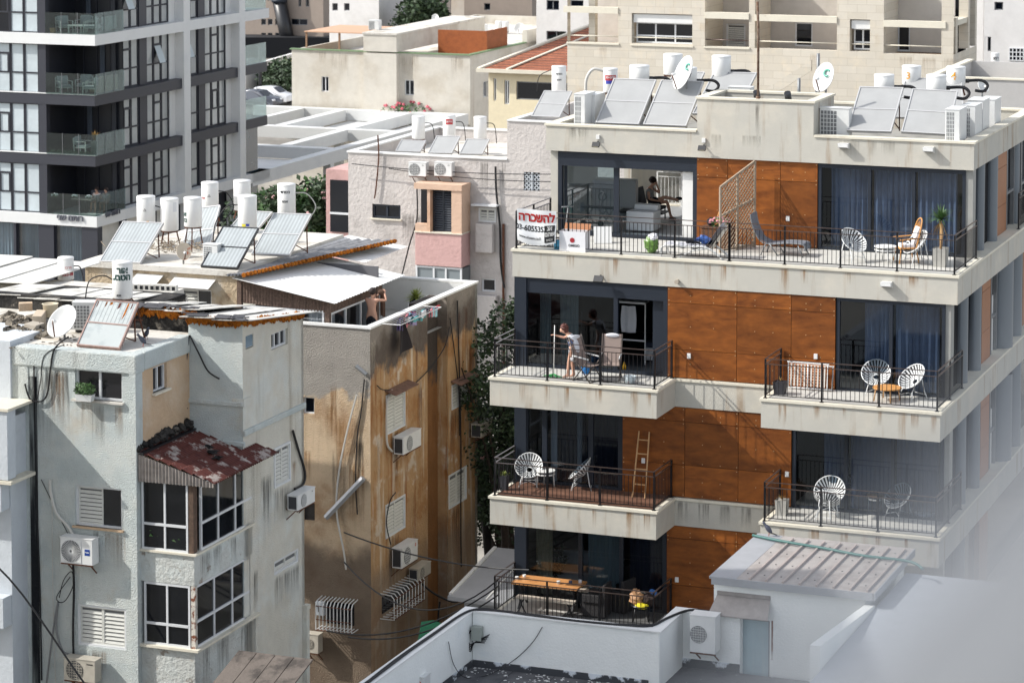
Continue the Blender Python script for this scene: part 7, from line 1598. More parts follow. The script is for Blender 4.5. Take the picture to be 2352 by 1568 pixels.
# --- second floor: folding chairs, buckets ---
def recliner(label,x,y,yaw,z=None):
    o=E('folding_chair',label,'chair',floorat(R,x,y,Z3 if z is None else z),yR+radians(yaw),'taupe reclining folding chairs')
    fm=pbr('chair_tube',c(92,84,80),.4,.4);cl=pbr('taupe_sling',c(142,126,118),.8)
    m=MB();m.grid(lambda s,t:(-.24+.48*s,.18+.28*t+.02*sin(pi*t),.42+.75*t),6,10);P('backrest',m,cl,o);m=MB();m.grid(lambda s,t:(-.24+.48*s,-.28+.46*t,.44-.03*sin(pi*t)),6,6);P('seat',m,cl,o)
    m=MB();m.blob((0,.44,1.14),.2,.04,.06,2,.04,12,6);P('headrest',m,M_wht,o)
    for s in(-.27,.27):
        m=MB();m.tube([(s,.46,1.18),(s,.18,.42),(s,-.3,.44)],.018,6);P('side_frame',m,fm,o);m=MB();m.tube([(s,.32,.68),(s,-.24,.64)],.022,6);P('armrest',m,M_whitem,o)
        m=MB();m.tube([(s,.25,.62),(s,-.3,0)],.016,6);P('leg',m,fm,o);m=MB();m.tube([(s,-.24,.62),(s,.3,0)],.016,6);P('leg',m,fm,o)
    m=MB();m.tube([(-.27,-.29,.02),(.27,-.29,.02)],.014,5);m.tube([(-.27,.29,.02),(.27,.29,.02)],.014,5);P('foot_bar',m,fm,o)
    return o
recliner('taupe folding recliner turned to the right, nearest the mopping woman',1350,874,70);recliner('taupe folding recliner with white headrest, right one by the clothes rack',1402,872,12)
def bucket(label,x,y,z,mt,r=.13,h=.3,F=R,extra=None):
    o=E('bucket',label,'bucket',floorat(F,x,y,z),0);m=MB();m.lathe([(0,.005),(r*.8,0),(r,h),(r*.96,h),(r*.78,.02),(0,.02)],20);P('pail',m,mt,o);m=MB();m.tube([(cos(a)*r,0,h+sin(a)*r*.3) for a in [pi*k/10 for k in range(11)]],.006,4);P('handle',m,M_greym,o)
    if extra:m=MB();m.blob((0,0,h*.35),r*.8,r*.8,h*.3,3,.2);P('contents',m,extra,o)
bucket('blue bucket between the two taupe recliners',1345,858,Z3,pbr('bucket_deepblue',c(40,120,190),.4));bucket('clear bucket with red cloth at the right front of the mopping balcony',1447,880,Z3,pbr('clear_plastic',c(176,186,190),.2),.17,.2,extra=pbr('red_cloth',c(170,60,60),.8))
m=MB();m.lathe([(0,0),(.05,0),(.055,.16),(.02,.22),(.02,.26),(0,.26)],14);T1('cleaner_bottle',m,pbr('bottle_yellow',c(224,170,40),.4),'yellow and blue cleaning bottle on the sill behind the recliners','bottle',floorat(R,1434,853,Z3))
# --- folded camp bed ---
a=R.hit(1813,900,1,-.1);o=E('folded_camp_bed','folded camp bed of white tubes with orange and white webbing, leaning on the wood wall','camp bed',R.w(a[0],-.25,Z3+.006),yR)
W_=1.08;m=MB()
for q,(x0,x1,z1) in enumerate(((0,W_,.72),(.08,W_+.12,.66))):
    y=q*.06;m.tube(spline([(x0,y,.03),(x0,y+.06,z1-.05),(x0+.05,y+.07,z1),(x1-.05,y+.07,z1),(x1,y+.06,z1-.05),(x1,y,.03)],4),.018,6);m.tube([(x0,y,.05),(x1,y,.05)],.016,6)
m.tube([(W_*.5,-.01,.05),(W_*.5,.05,.7)],.02,6);P('tube_frame',m,M_whitem,o)
m=MB()
for i in range(8):z=.12+i*.075;m.box(.03,W_-.06,.0+z*.08,.006+z*.08,z,z+.045)
P('webbing',m,pbr('webbing_orange',c(196,140,104),.8,island=.2),o);m=MB()
for i in range(11):x=.06+i*.092;m.quad((x,-.006,.1),(x+.04,-.006,.1),(x+.04,.05,.68),(x,.05,.68))
P('cross_webbing',m,pbr('webbing_white',c(206,200,192),.8),o)
# --- ladder ---
a=R.hit(1466,1142,1,-.55);o=E('wooden_ladder','light wooden ladder leaning against the dark wood wall of the deck balcony','ladder',R.w(3.72,-.52,Z2+.03),yR)
L_=1.75;pts=lambda x,t:(x*(1-.12*t),.62*t,L_*t)
for x in(-.0,.36):m=MB();m.bar(pts(x,0),(x*.82+.03,.47,1.74),.035,.03);P('rail',m,M_crate,o)
for t in(.2,.43,.66,.87):m=MB();m.bar((.0+.03*t,.47*t,1.74*t),(.36-.04*t,.47*t,1.74*t),.025,.03);P('rung',m,M_crate,o)
thingbox('cushioned_bench','low wooden seat with a cream cushion behind the glazing of the deck balcony','bench',R,1.75,.9,Z2+.01,[('base',(-.3,.3,-.3,.3,0,.35),M_crate,.01),('cushion',(-.28,.28,.1,.25,.36,.7),pbr('cream_cushion',c(196,190,160),.8),.04)])
# --- lowest balcony dining set ---
u,n=R.flr(1240,1372,Z1+.75);o=E('dining_table','long live-edge wooden dining table with metal legs on the lowest balcony','table',R.w(1.35,-.62,Z1+.006),yR)
m=MB();m.box(-1.0,.95,-.42,.42,.7,.76);P('tabletop',m,plaster('live_edge_wood',c(204,146,92),[(c(150,92,52),'n',2.0,.5,.7,.8)],bump=0,rough=.45),o,bevel=.012)
for x in(-.8,.75):m=MB();m.bar((x,-.35,0),(x,.3,.7),.05);m.bar((x,.35,0),(x,-.3,.7),.05);P('leg',m,M_black,o)
for lab,n_ in(('white-topped bench on the near side of the dining table',-1.25),('white-topped bench on the far side of the dining table',.0)):
    o=E('dining_bench',lab,'bench',R.w(1.45,n_,Z1+.006),yR,'benches at the dining table');m=MB();m.box(-.85,.85,-.15,.15,.42,.46);P('seat',m,pbr('pale_bench_top',c(200,190,176),.5),o)
    for x in(-.7,.7):m=MB();m.tube(spline([(x-.12,0,0),(x,0,.25),(x-.1,0,.42)]),.02,5);m.tube(spline([(x+.12,0,0),(x,0,.25),(x+.1,0,.42)]),.02,5);P('leg',m,M_black,o)
for lab,x_,n_,mt in(('white cup at the left end of the dining table',.55,-.5,M_white),('second white cup at the left end of the dining table',.42,-.75,M_white),('small white bowl in the middle of the dining table',1.65,-.75,M_white),('dark blue jar near the right end of the dining table',1.95,-.6,pbr('jar_blue',c(60,70,100),.3)),('pale napkin box at the right end of the dining table',2.18,-.45,M_wht)):
    m=MB();m.lathe([(0,0),(.045,0),(.05,.09),(.04,.09),(0,.02)],14);T1('cup',m,mt,lab,'cup',R.w(x_,n_,Z1+.766),group='cups on the dining table')
def wickerchair(label,u,n,yaw):
    o=E('wicker_armchair',label,'chair',R.w(u,n,Z1+.014),yR+yaw,'dark wicker armchairs');mt=pbr('black_wicker',c(40,38,40),.7,bump=.6,bscale=80)
    m=MB();m.box(-.3,.3,-.3,.28,.02,.42);P('seat',m,mt,o,bevel=.02);m=MB();m.box(-.3,.3,.28,.36,.02,.92);P('backrest',m,mt,o,bevel=.02)
    for s in(-1,1):m=MB();m.box(s*.3-.05,s*.3+.05,-.3,.27,.421,.64);P('armrest',m,mt,o,bevel=.02)
wickerchair('dark wicker armchair at the head of the dining table',2.75,-.75,-pi/2);wickerchair('second dark wicker armchair farther back near the glass',3.2,-.1,-pi/2-.3)
o=E('slatted_chair','dark chair at the right end of the lowest balcony holding bags','chair',R.w(4.05,-.75,Z1+.014),yR+.3);m=MB()
for k in range(20):a=2*pi*k/20;m.bar((cos(a)*.27,sin(a)*.27,.4),(cos(a)*.3,sin(a)*.3,.62 if sin(a)>-.3 else .42),.012)
m.lathe([(0,.39),(.27,.39),(.28,.42),(0,.42)],20);P('seat_basket',m,M_black,o)
for k in range(4):a=pi/4+k*pi/2;m=MB();m.tube([(cos(a)*.2,sin(a)*.2,.4),(cos(a)*.3,sin(a)*.3,0)],.018,6);P('leg',m,M_black,o)
m=MB();m.blob((-.08,0,.18),.2,.16,.24,31,.18,12,8);T1('tan_bag',m,pbr('tan_leather',c(186,142,104),.6,var=.2),'tan bag slumped on the dark chair','bag',R.w(4.0,-.75,Z1+.43),yR)
m=MB();m.blob((0,0,.07),.2,.16,.08,32,.15,12,7);T1('yellow_cushion',m,pbr('yellow_cloth',c(214,200,40),.8),'yellow cushion peeking out under the tan bag','cushion',R.w(4.1,-.85,Z1+.36),yR)
m=MB();m.blob((0,0,.15),.2,.14,.18,33,.2,12,7);T1('dark_jacket',m,pbr('dark_brown_cloth',c(48,36,34),.9),'dark jacket heaped beside the tan bag','jacket',R.w(4.24,-.7,Z1+.43),yR)
m=MB();m.blob((0,0,.1),.12,.1,.1,34,.2,10,6);T1('blue_cloth',m,pbr('blue_cloth',c(70,120,190),.8),'crumpled light blue cloth behind the dark jacket','cloth',R.w(4.3,-.5,Z1+.62),yR)
thingbox('indoor_sofa','grey sofa behind the glass of the lowest flat','sofa',R,1.3,2.0,Z1+.014,[('seat',(-.8,.8,-.4,.4,.05,.45),M_wleath,.05),('backrest',(-.8,.8,.3,.5,.451,.85),M_wleath,.05)])
bush('indoor_plant','leafy dark house plant behind the glass of the lowest flat','plant',R.w(.75,1.3,Z1+.3),.35,.3,.5,300,.16,M_leafd,14)
# ================= people, plants and clutter on the old buildings =================
# --- shirtless man on the terrace ---
hh=B.hit(854,690,0,-.95);nM=hh[1];o=E('person','shirtless man with dark hair seen from behind, holding up a brown towel','person',B.w(-.95,nM,10.83),-B.a)
zs_=1.74
J=dict(pelvis=V((.0,0,.95)),chest=V((.0,.0,1.3)),head=V((.02,.03,1.6)),face=V((.3,.95,-.1)).normalized(),shL=V((-.19,0,1.4)),elL=V((-.2,.22,1.3)),wrL=V((-.02,.34,1.44)),shR=V((.19,0,1.4)),elR=V((.42,.1,1.38)),wrR=V((.3,.26,1.58)),
 hipL=V((-.1,0,.9)),knL=V((-.11,.02,.5)),anL=V((-.11,0,.08)),toeL=V((-.12,.14,.03)),hipR=V((.1,0,.9)),knR=V((.11,.02,.5)),anR=V((.11,0,.08)),toeR=V((.13,.14,.03)))
figure(o,J)
skin([V((0,0,1.0)),V((0,0,.9)),V((-.1,0,.86)),V((-.11,.02,.5)),V((-.11,0,.12)),V((.1,0,.86)),V((.11,.02,.5)),V((.11,0,.12))],[(0,1),(1,2),(2,3),(3,4),(1,5),(5,6),(6,7)],[.135,.14,.11,.08,.065,.11,.08,.065],M_blackcl,'trousers',o,2)
m=MB();hd=J['head'];m.blob(hd+V((0,-.02,.05)),.108,.118,.11,5,.06,16,10);P('hair',m,M_hair,o)
m=MB();m.grid(lambda s,t:(.17+.15*s,.24+.03*sin(s*8),1.62-.75*t+.02*sin(s*6)),8,10);m.blob((.2,.25,1.58),.11,.09,.1,8,.15,10,7);T1('brown_towel',m,pbr('towel_brown',c(84,62,50),.9,var=.2,vscale=12),'brown towel the shirtless man holds up beside his head','towel',B.w(-.95,nM,10.83),-B.a)
# --- drying rack and laundry ---
o=E('drying_rack','white wire drying rack jutting from the side of the terrace wall','drying rack',B.w(0,.75,11.82),-B.a)
m=MB()
for i in range(6):x=.05+i*.11;m.tube([(x,0,0),(x,3.1,0)],.006,4)
P('wire',m,M_whitem,o);m=MB();m.tube([(-.2,0,.01),(.65,0,.01)],.014,5);m.tube([(-.1,3.1,.01),(.65,3.1,.01)],.014,5);m.tube([(.62,0,0),(.62,3.1,0)],.012,5);P('rack_frame',m,M_whitem,o)
cols_=[('purple',c(96,84,128)),('white',c(214,214,220)),('teal',c(90,160,165)),('navy',c(40,44,70)),('pink',c(196,120,130)),('lightblue',c(150,196,206)),('lilac',c(150,140,176)),('redcloth',c(170,60,64))]
rr=random.Random(8)
for i,(nm,cc) in enumerate(cols_*2):
    y=.95+i*.14;x=.1+.45*rr.random();Lh=rr.uniform(.08,.4);Wd=rr.uniform(.15,.3)
    m=MB();m.grid(lambda s,t:(x+(-.04 if t<.5 else .04)+.02*sin(s*7),y+Wd*(s-.5)*1.4,.03-abs(t-.5)*2*Lh+.03*sin(s*5+i)),6,8)
    lab=('%s laundry item on the drying rack, number %d from the man'%(nm,i+1))
    T1('laundry_item',m,pbr('cloth_'+nm,cc,.9,var=.15,vscale=12),'colourful small laundry crowded on the wire drying rack','laundry',B.w(0,.75,11.83),-B.a,group='small laundry on the drying rack')
m=MB();m.grid(lambda s,t:(.2+.05*sin(s*6+t*2)+.1*t,1.1+.25*(s-.5)+(.5*(s-.5))*t*1.5,-.02-1.05*t+.1*t*s),10,14);T1('hanging_towel',m,pbr('towel_black',c(30,24,28),.95,var=.2,vscale=9),'long dark towel hanging down the wall from the drying rack','towel',B.w(0,.75,11.83),-B.a)
# --- window box, pigeons, bay plants ---
h,z=fA.px(203,914);o=E('window_box','white window box with a leafy green plant on the upper window sill','window box',fA.w(h,-.16,W1[2]+.0),-A.a)
m=MB();m.add([(-.2,-.09,0),(.2,-.09,0),(.2,.08,0),(-.2,.08,0),(-.23,-.11,.17),(.23,-.11,.17),(.23,.1,.17),(-.23,.1,.17)],[(0,1,2,3),(0,1,5,4),(1,2,6,5),(2,3,7,6),(3,0,4,7)]);m.quad((-.21,-.1,.14),(.21,-.1,.14),(.21,.09,.14),(-.21,.09,.14));P('trough',m,M_whitem,o)
bush(None,None,None,None,.27,.16,.17,420,.08,M_leaf,21,par=o)
for v_ in o.children:
    if v_.name.startswith('foliage'):v_.location=(0,0,.12)
def pigeon(label,loc,yaw,s=1.0):
    o=E('pigeon',label,'pigeon',loc,yaw,'pigeons');m=MB()
    prof=[(0,.0),(.03,.02),(.055,.08),(.06,.15),(.045,.22),(.028,.26),(.034,.3),(.03,.335),(0,.35)]
    M=Matrix.Rotation(radians(40),3,'Y');m.lathe([(r,z-.1) for r,z in prof],12,(0,0,.14),M);P('body',m,pbr('pigeon_grey',c(66,70,84),.6,var=.3,vscale=14),o)
    hd=V((0,0,.14))+M@V((0,0,.21));m=MB();m.tube([hd+V((.02,0,-.0)),hd+V((.06,0,-.012))],.008,5,rs=[.01,.003]);P('beak',m,M_black,o)
    m=MB();tl=V((0,0,.14))+M@V((0,0,-.1));m.bar(tl+V((.02,0,.01)),tl+V((-.13,0,-.03)),.05,.012);P('tail',m,M_black,o)
    for y in(-.025,.025):m=MB();m.tube([(0,y,.09),(.01,y,0)],.006,4);P('leg',m,pbr('pigeon_leg',c(150,90,80),.6),o)
u,n=A.flr(365,827-28,ZA);pigeon('pigeon standing in the middle of the pale blue roof, right of the peeling panel',A.w(-.35,1.05,ZA+.03),radians(200))
u,n=A.flr(336,780,ZA);pigeon('pigeon by the rusty legs behind the peeling panel',A.w(u,n,ZA+.005),radians(-60))
pigeon('dark pigeon at the left rear corner of the ribbed metal roof',D.w(.25,3.7,zD+.01),radians(160),1.3)
for lab,x,y,z,F,rx,n_ in(('broad green leaves behind the upper bay window',350,1240,8.85,A,.28,60),('small potted greenery behind the upper bay window, right part',405,1262,8.85,A,.2,60)):
    bush('bay_plant',lab,'plant',A.w(*( (.35,.45) if rx>.25 else (1.0,.4)),8.85),rx,.2,rx,n_,.2,M_leaf,int(rx*100))
# --- roof clutter on the pale blue building ---
gcl='loose boards and junk on the blue roof'
for i,(x,y,w,d,h,rz,rx,mt,lab) in enumerate(((116,767,.45,.35,.05,.5,.5,pbr('board_pale',c(206,198,186),.9),'tilted beige board lying on the roof rubble'),(92,745,.26,.4,.42,.2,.25,pbr('board_beige',c(186,172,154),.9),'upright beige cardboard box amid the roof rubble'),(80,755,.45,.3,.25,-.3,.1,pbr('carton_tan',c(164,156,144),.9),'low tan carton beside the upright box'),(125,740,.7,.4,.3,.3,.35,M_zinc,'crumpled metal duct in front of the damaged roof edge'))):
    u,n=A.flr(x,y+12,ZA);m=MB();m.obox((0,0,h/2+.03),w,d,h,Matrix.Rotation(rz,3,'Z')@Matrix.Rotation(rx,3,'X'));T1('roof_junk',m,mt,lab,'junk',A.w(u,n,ZA),-A.a,bevel=.01)
m=MB();rr=random.Random(31)
for i in range(60):u,n=A.flr(rr.uniform(5,110),rr.uniform(735,778),ZA);w=A.w(u,n,ZA)-A.w(-5,4,ZA);m.blob(w+V((0,0,.05)),rr.uniform(.08,.28),rr.uniform(.08,.25),rr.uniform(.06,.2),i,.45,7,4)
for i in range(60):u,n=A.flr(rr.uniform(0,180),rr.uniform(765,800),ZA);w=A.w(u,n,ZA)-A.w(-5,4,ZA);m.blob(w,rr.uniform(.02,.07),rr.uniform(.02,.07),.02,i+50,.45,5,3)
T1('roof_rubble',m,plaster('rubble_mix',c(132,124,112),[(c(60,58,56),'n',2,.45,.6,.9),(c(196,186,170),'n',5,.5,.65,.7)],bump=1),'heap of dark stones and plaster rubble on the roof edge','rubble',A.w(-5,4,ZA),0,kind='stuff')
u,n=A.flr(116,722,13.95);m=MB();m.lathe([(0,0),(.17,0),(.2,.32),(.22,.33),(.19,.34),(.17,.05),(0,.05)],20);T1('cream_bucket',m,pbr('old_bucket',c(206,194,170),.7,var=.1),'old cream bucket standing on the far roof sheets','bucket',A.w(u,n,13.9))
m=MB();m.box(-.17,.17,-.12,.12,0,.2);u,n=A.flr(59,717,13.95);T1('small_brick_block',m,M_beigepl,'small beige block lying on the far roof sheets','block',A.w(u,n,14.0),.2)
o=E('block_row','row of hollow grey blocks along the roof sheet edge','blocks',A.w(-3.6,5.6,14.1),-A.a+.15)
for i in range(11):
    m=MB();m.box(i*.15,i*.15+.14,0,.2,0,.16);k_=P('hollow_block',m,MC['weathered_roof_sheet'],o);m=MB();m.box(i*.15+.025,i*.15+.115,-.004,.0,.03,.13);P('hollow',m,M_dark,k_)
# debris heap on the penthouse roof
m=MB()
for i in range(120):
    a=V((rr.gauss(0,.55),rr.gauss(0,.35),rr.uniform(.02,.22)));b=a+V((rr.uniform(-.3,.3),rr.uniform(-.3,.3),rr.uniform(-.05,.15)));m.bar(a,b,.02)
u,n=B.flr(405,575,13.2);T1('debris_heap',m,pbr('debris_mix',c(150,138,122),.9,island=.5),'heap of broken sticks and scrap on the white roof behind the rusty dish','debris',B.w(u,n,13.2),0,kind='stuff')
# --- pipes and cables ---
def cable(label,pts,r=.015,mt=None,name='hanging_cable',cat='cable',group=None,sm=True):
    o0=V(pts[0]);q=[V(p)-o0 for p in pts];m=MB();m.tube(spline(q,6) if sm else q,r,5)
    return T1(name,m,mt or M_cable,label,cat,o0,group=group)
def fp(F,lst,d=-.04):
    out=[]
    for x,y in lst:h,z=F.px(x,y);out.append(F.w(h,d,z))
    return out
cable('black cable bundle looping down the pale blue wall from the roof edge',fp(fA,[(160,772),(128,800),(118,850),(112,900),(98,920),(72,915),(60,880)],-.06),.022)
cable('thin black cable falling straight down the pale blue wall near its left edge',fp(fA,[(79,808),(80,900),(84,1100),(93,1350),(97,1560)],-.03),.02)
cable('second thin loop of cable under the roof dish',fp(fA,[(150,790),(105,815),(96,870),(88,915),(80,920)],-.05),.014)
cable('white pipe curving down to the swirl-fan air conditioner',fp(fA,[(118,1100),(120,1130),(132,1175),(158,1205),(172,1228)],-.07),.035,M_wcable,'white_pipe','pipe')
cable('long thin white cord hanging past the air conditioners',fp(fA,[(122,1130),(123,1300),(126,1450),(130,1568)],-.05),.01,M_wcable)
cable('black cable running down beside the lower air conditioner',fp(fA,[(170,1290),(172,1350),(170,1450),(173,1568)],-.05),.03)
cable('tangled loop of black wire on the pale blue wall between the two air conditioners',fp(fA,[(140,1370),(150,1330),(168,1310),(172,1340),(155,1375),(140,1380),(135,1365),(165,1322)],-.08),.012)
cable('thick cable hanging in a curve toward the lower air conditioner',fp(fA,[(138,1380),(134,1440),(148,1490),(168,1500)],-.1),.03,M_greym)
cable('grey strap slanting down from the wire knot',fp(fA,[(138,1380),(128,1440),(112,1568)],-.12),.025,M_greym)
cable('black cable dangling in a hook shape from the inner corner',fp(fw,[(440,768),(462,812),(482,850),(508,868)],-.1),.022)
cable('black cable falling along the inner corner of the pale blue block',fp(fw,[(440,768),(434,820),(428,880),(424,918),(436,936)],-.12),.018)
cable('thick black cables curving down beside the louvred shutter',fp(sw,[(668,988),(680,1030),(695,1080),(692,1110),(672,1122)],-.06),.035)
cable('overhead cable slanting across the pale blue block from left to bottom',[A.w(-4.6,-2.2,11.3-1.3),A.w(-2.4,-2.0,8.4),A.w(-.4,-1.8,5.9),A.w(1.0,-1.6,4.3)],.025)
t0=fA.px(0,1215);
cable('thin diagonal wire on the upper part of the pale blue wall',fp(fA,[(96,1100),(130,1170),(168,1245)],-.03),.01)
for lab,pts,d,r in(('long black cable down the stained flank near its right pilaster',[(1047,690),(1050,800),(1055,1000),(1055,1200),(1056,1300)],-.05,.022),('second cable along the right pilaster of the brown flank',[(1030,730),(1042,820),(1050,900),(1052,1000)],-.05,.018),('wavy cable crossing the blackened plaster of the brown flank',[(1028,750),(1015,800),(970,860),(930,890),(880,895),(862,885)],-.06,.016),('white hose curling round the top left shutter of the brown flank',[(895,895),(884,925),(882,980),(884,1020),(895,1035)],-.08,.035),('cable hooped over the small right shutter of the brown flank',[(1042,872),(1065,870),(1085,900),(1090,950),(1088,975)],-.2,.014),('cable running down from the middle shutter to the badge unit',[(903,1130),(890,1150),(882,1200),(892,1250)],-.08,.018)):
    cable(lab,fp(sB,pts,d),r,M_wcable if 'white' in lab else M_cable)
cable('drain pipe stub jutting from the grey plaster of the brown block',fp(fB,[(822,838),(846,858)],-.12),.07,M_greym,'drain_pipe','pipe')
cable('leaning drain pipe crossing low on the shaded ochre wall',[fB.w(*((lambda q:(q[0],-.1,q[1]))(fB.px(752,1186)))),fB.w(*((lambda q:(q[0],-.1,q[1]))(fB.px(838,1096))))],.09,M_zinc,'drain_pipe','pipe',sm=False)
cable('thin pale pipe slanting down the ochre wall',fp(fB,[(822,905),(800,990),(782,1080),(776,1170),(792,1260),(798,1305)],-.1),.03,M_wcable,'thin_pipe','pipe')
cable('black cable zigzagging on the ochre wall beside the corner',fp(fB,[(838,870),(830,950),(822,1000),(818,1100),(822,1180)],-.04),.02)
fW2=lambda x,y,Y:(lambda r:V((r[0]*Y/r[1],Y,CZ+r[2]*Y/r[1])))(ray(x,y))
G_='overhead cables strung between the buildings'
for lab,p0,p1,s_ in (('upper overhead cable sagging from the ochre wall toward the lean-to',(790,1222,79),(1215,1308,75),.25),('middle overhead cable passing in front of the white cages',(752,1448,76),(1145,1345,72),.55),('lower overhead cable passing in front of the white cages',(800,1462,76),(1145,1365,72),.45),('overhead cable drooping from the junction to the lowest balcony',(790,1290,79),(1145,1330,73),1.1)):
    a=fW2(*p0);b=fW2(*p1);q=sag(a,b,s_);o0=q[0];m=MB();m.tube([p-o0 for p in q],.022,5);T1('overhead_cable',m,M_cable,lab,'cable',o0,group=G_)
for i,(lab,y0,y1) in enumerate((('upper of the thin wires strung across the grey-white building',374,398),('lower of the thin wires strung across the grey-white building',385,415))):
    a=fC.w(*(lambda q:(q[0],-.3,q[1]))(fC.px(815 if i==0 else 900,y0)));b=fC.w(*(lambda q:(q[0],-.3,q[1]))(fC.px(1275,y1)));q=sag(a,b,.12);m=MB();m.tube([p-q[0] for p in q],.018,5);T1('overhead_cable',m,M_cable,lab,'cable',q[0],group='wires on the grey-white building')
cable('dark cable hanging beside the pink bay down to the white terrace',fp(fC,[(962,430),(962,500),(945,560),(930,620),(915,680)],-.2),.03)
cable('heavy black conduit right of the pink bay',fp(fC,[(1140,382),(1142,440),(1150,520),(1152,600),(1160,660)],-.1),.045)
cable('rusty cable dropping from the roof of the grey-white building',fp(fC,[(870,310),(872,360),(866,430),(862,455)],-.1),.03,M_rust)
# cables on the white coping in the foreground
rr=random.Random(77)
for k,lab in enumerate(('thick dark cable lying along the white coping','second dark cable lying along the white coping','thin dark cable lying along the white coping')):
    j=lambda:rr.uniform(-.05,.05);o_=k*.05
    pts=[W.w(-.12+j()+o_*.5,-6,zw+.05),W.w(-.14+j(),-4,zw+.05),W.w(-.1+j(),-2,zw+.05),W.w(-.08,-.3,zw+.05),W.w(.2,.1+o_,zw+.05),W.w(1.2,.12+j(),zw+.05),W.w(2.4,.1+j(),zw+.05),W.w(3.6,.14+j(),zw+.05),W.w(4.15,.3+o_,zw+.05),W.w(4.32,1.0+j(),zw+.05),W.w(4.6,1.75+j()*.5,zw+.05),W.w(5.2,1.82,zw+.05)]
    cable(lab,pts,.032 if k==0 else .02,group='cables on the white coping')
o=E('junction_box','grey junction box with dangling black wires in the corner of the white roof wall','junction box',W.w(.16,-.02,8.15),-W.a);m=MB();m.box(-.12,.12,-.16,.0,0,.32);P('box',m,pbr('box_grey',c(150,156,150),.6),o,bevel=.01);m=MB()
for i in range(5):m.tube(spline([(-.1+.02*i,-.1,.25),(-.2-.03*i,-.15,.1),(-.16,-.14,-.1-.04*i),(-.05,-.12,-.05),(.2+.03*i,-.14,-.02+.05*i)]),.012,4)
P('loose_wire',m,M_cable,o)
cable('thin wire drooping down the far white roof wall onto the felt',[W.w(1.7,-.03,8.6),W.w(1.45,-.03,8.2),W.w(1.0,-.04,7.75),W.w(.6,-.5,7.53),W.w(.2,-.9,7.53),W.w(0.03,-1.2,7.9),W.w(.03,-1.5,8.5)],.009)
cable('black cable coiled at the lower right corner of the brown building',fp(sB,[(945,1330),(985,1362),(1030,1380),(1052,1365),(1090,1340)],-.2),.035)
cable('short black cable end dangling on the lower brown flank',fp(sB,[(1000,1380),(996,1420),(1002,1460)],-.15),.03)
# meter box, green seat, plank roof at the bottom
h,z=fB.px(738,1410);m=MB();m.box(-.14,.14,-.12,0,-.2,.2);o=T1('meter_box',m,M_Lw,'small white meter box with two dark slots on the ochre wall','meter box',fB.w(h,0,z+.2),-B.a,bevel=.01)
m=MB();m.box(-.05,.0,-.126,-.121,-.1,.1);P('slot',m,M_dark,o)
u,n=.6,1.6;q=ray(982,1480);Y=76;o=E('green_plastic_chair','green plastic chair with junk on it in the yard behind the white wall','chair',fW2(982,1505,76)-V((0,0,.3)),-.4)
m=MB();m.grid(lambda s,t:(-.35+.7*s,.05*sin(pi*s)+.35*t,.45+.75*t-.15*abs(s-.5)*t),8,6);m.grid(lambda s,t:(-.35+.7*s,-.45*t,.45-.1*t),8,4);P('shell',m,pbr('chair_green',c(44,120,84),.5),o);m=MB()
for sx in(-.3,.3):
    for y in(-.4,.1):m.bar((sx,y,.42),(sx,y,-2),.05)
P('legs',m,MC['chair_green'],o);m=MB();m.blob((.1,-.15,.55),.2,.15,.1,5,.4);P('junk',m,M_greym,o)
QB=Frame(600,1510,66);o=E('plank_roof_shack','low shack roof of dark weathered boards at the bottom between the old buildings','shed',QB.w(0,0,0),-QB.a)
m=MB()
for i in range(4):m.add([(-.75+i*.5,-1.6,QB.z-.5),(-.27+i*.5,-1.6,QB.z-.5),(-.27+i*.5,.3,QB.z+.02),(-.75+i*.5,.3,QB.z+.02),(-.75+i*.5,-1.6,QB.z-.54),(-.27+i*.5,-1.6,QB.z-.54),(-.27+i*.5,.3,QB.z-.02),(-.75+i*.5,.3,QB.z-.02)],[(0,1,2,3),(4,5,6,7),(0,1,5,4),(1,2,6,5),(2,3,7,6),(3,0,4,7)])
P('board',m,plaster('grey_boards',c(112,104,98),[(c(64,60,58),'n',2,.45,.65,.8)],bump=.5),o);m=MB();m.box(-.7,1.2,-1.4,.2,0,QB.z-.6);P('shack_wall',m,M_dark,o)
h,z=sw.px(702,1395);m=MB();m.box(-.09,.09,-.12,0,-2.5,0);m.box(-.11,.11,-.14,0,.0,.12);T1('duct_shaft',m,M_sidepl,'pale square duct with dark mouth at the far edge of the stained flank','duct',sw.w(h-.1,0,z),sw.yaw())
# --- tower balcony furniture and people ---
yT=-T.a
def tt(u,n,z):return T.w(u,n,z+.01)
def lchair(label,w,yaw,fr,cu,group='armchairs on the tower balconies'):
    o=E('garden_armchair',label,'chair',w,yaw,group);m=MB()
    for sx in(-.33,.33):
        m.bar((sx,-.32,0),(sx,-.32,.6),.05);m.bar((sx,.32,0),(sx,.38,.78),.05);m.bar((sx,-.34,.6),(sx,.36,.6),.06,.03)
    m.bar((-.33,.38,.76),(.33,.38,.76),.05);m.box(-.33,.33,-.3,.32,.26,.3);P('frame',m,fr,o);m=MB();m.box(-.29,.29,-.3,.26,.301,.42);P('seat_cushion',m,cu,o,bevel=.03)
    m=MB();m.box(-.29,.29,.24,.36,.421,.85);P('back_cushion',m,cu,o,bevel=.03);return o
cg=pbr('pale_grey_cushion',c(176,180,184),.9);z1,z2,z3,z4=zs[1],zs[2],zs[3],zs[4]
c1=lchair('white armchair at the left of the upper tower balcony, beside a potted plant',tt(-2.3,.9,z1),yT+.9,M_white,cg)
dup(c1,tt(-1.6,1.7,z1),yT+.1,'white armchair with its back to the glass wall, upper tower balcony');dup(c1,tt(-.75,.9,z1),yT-1.2,'white armchair at the corner of the upper tower balcony')
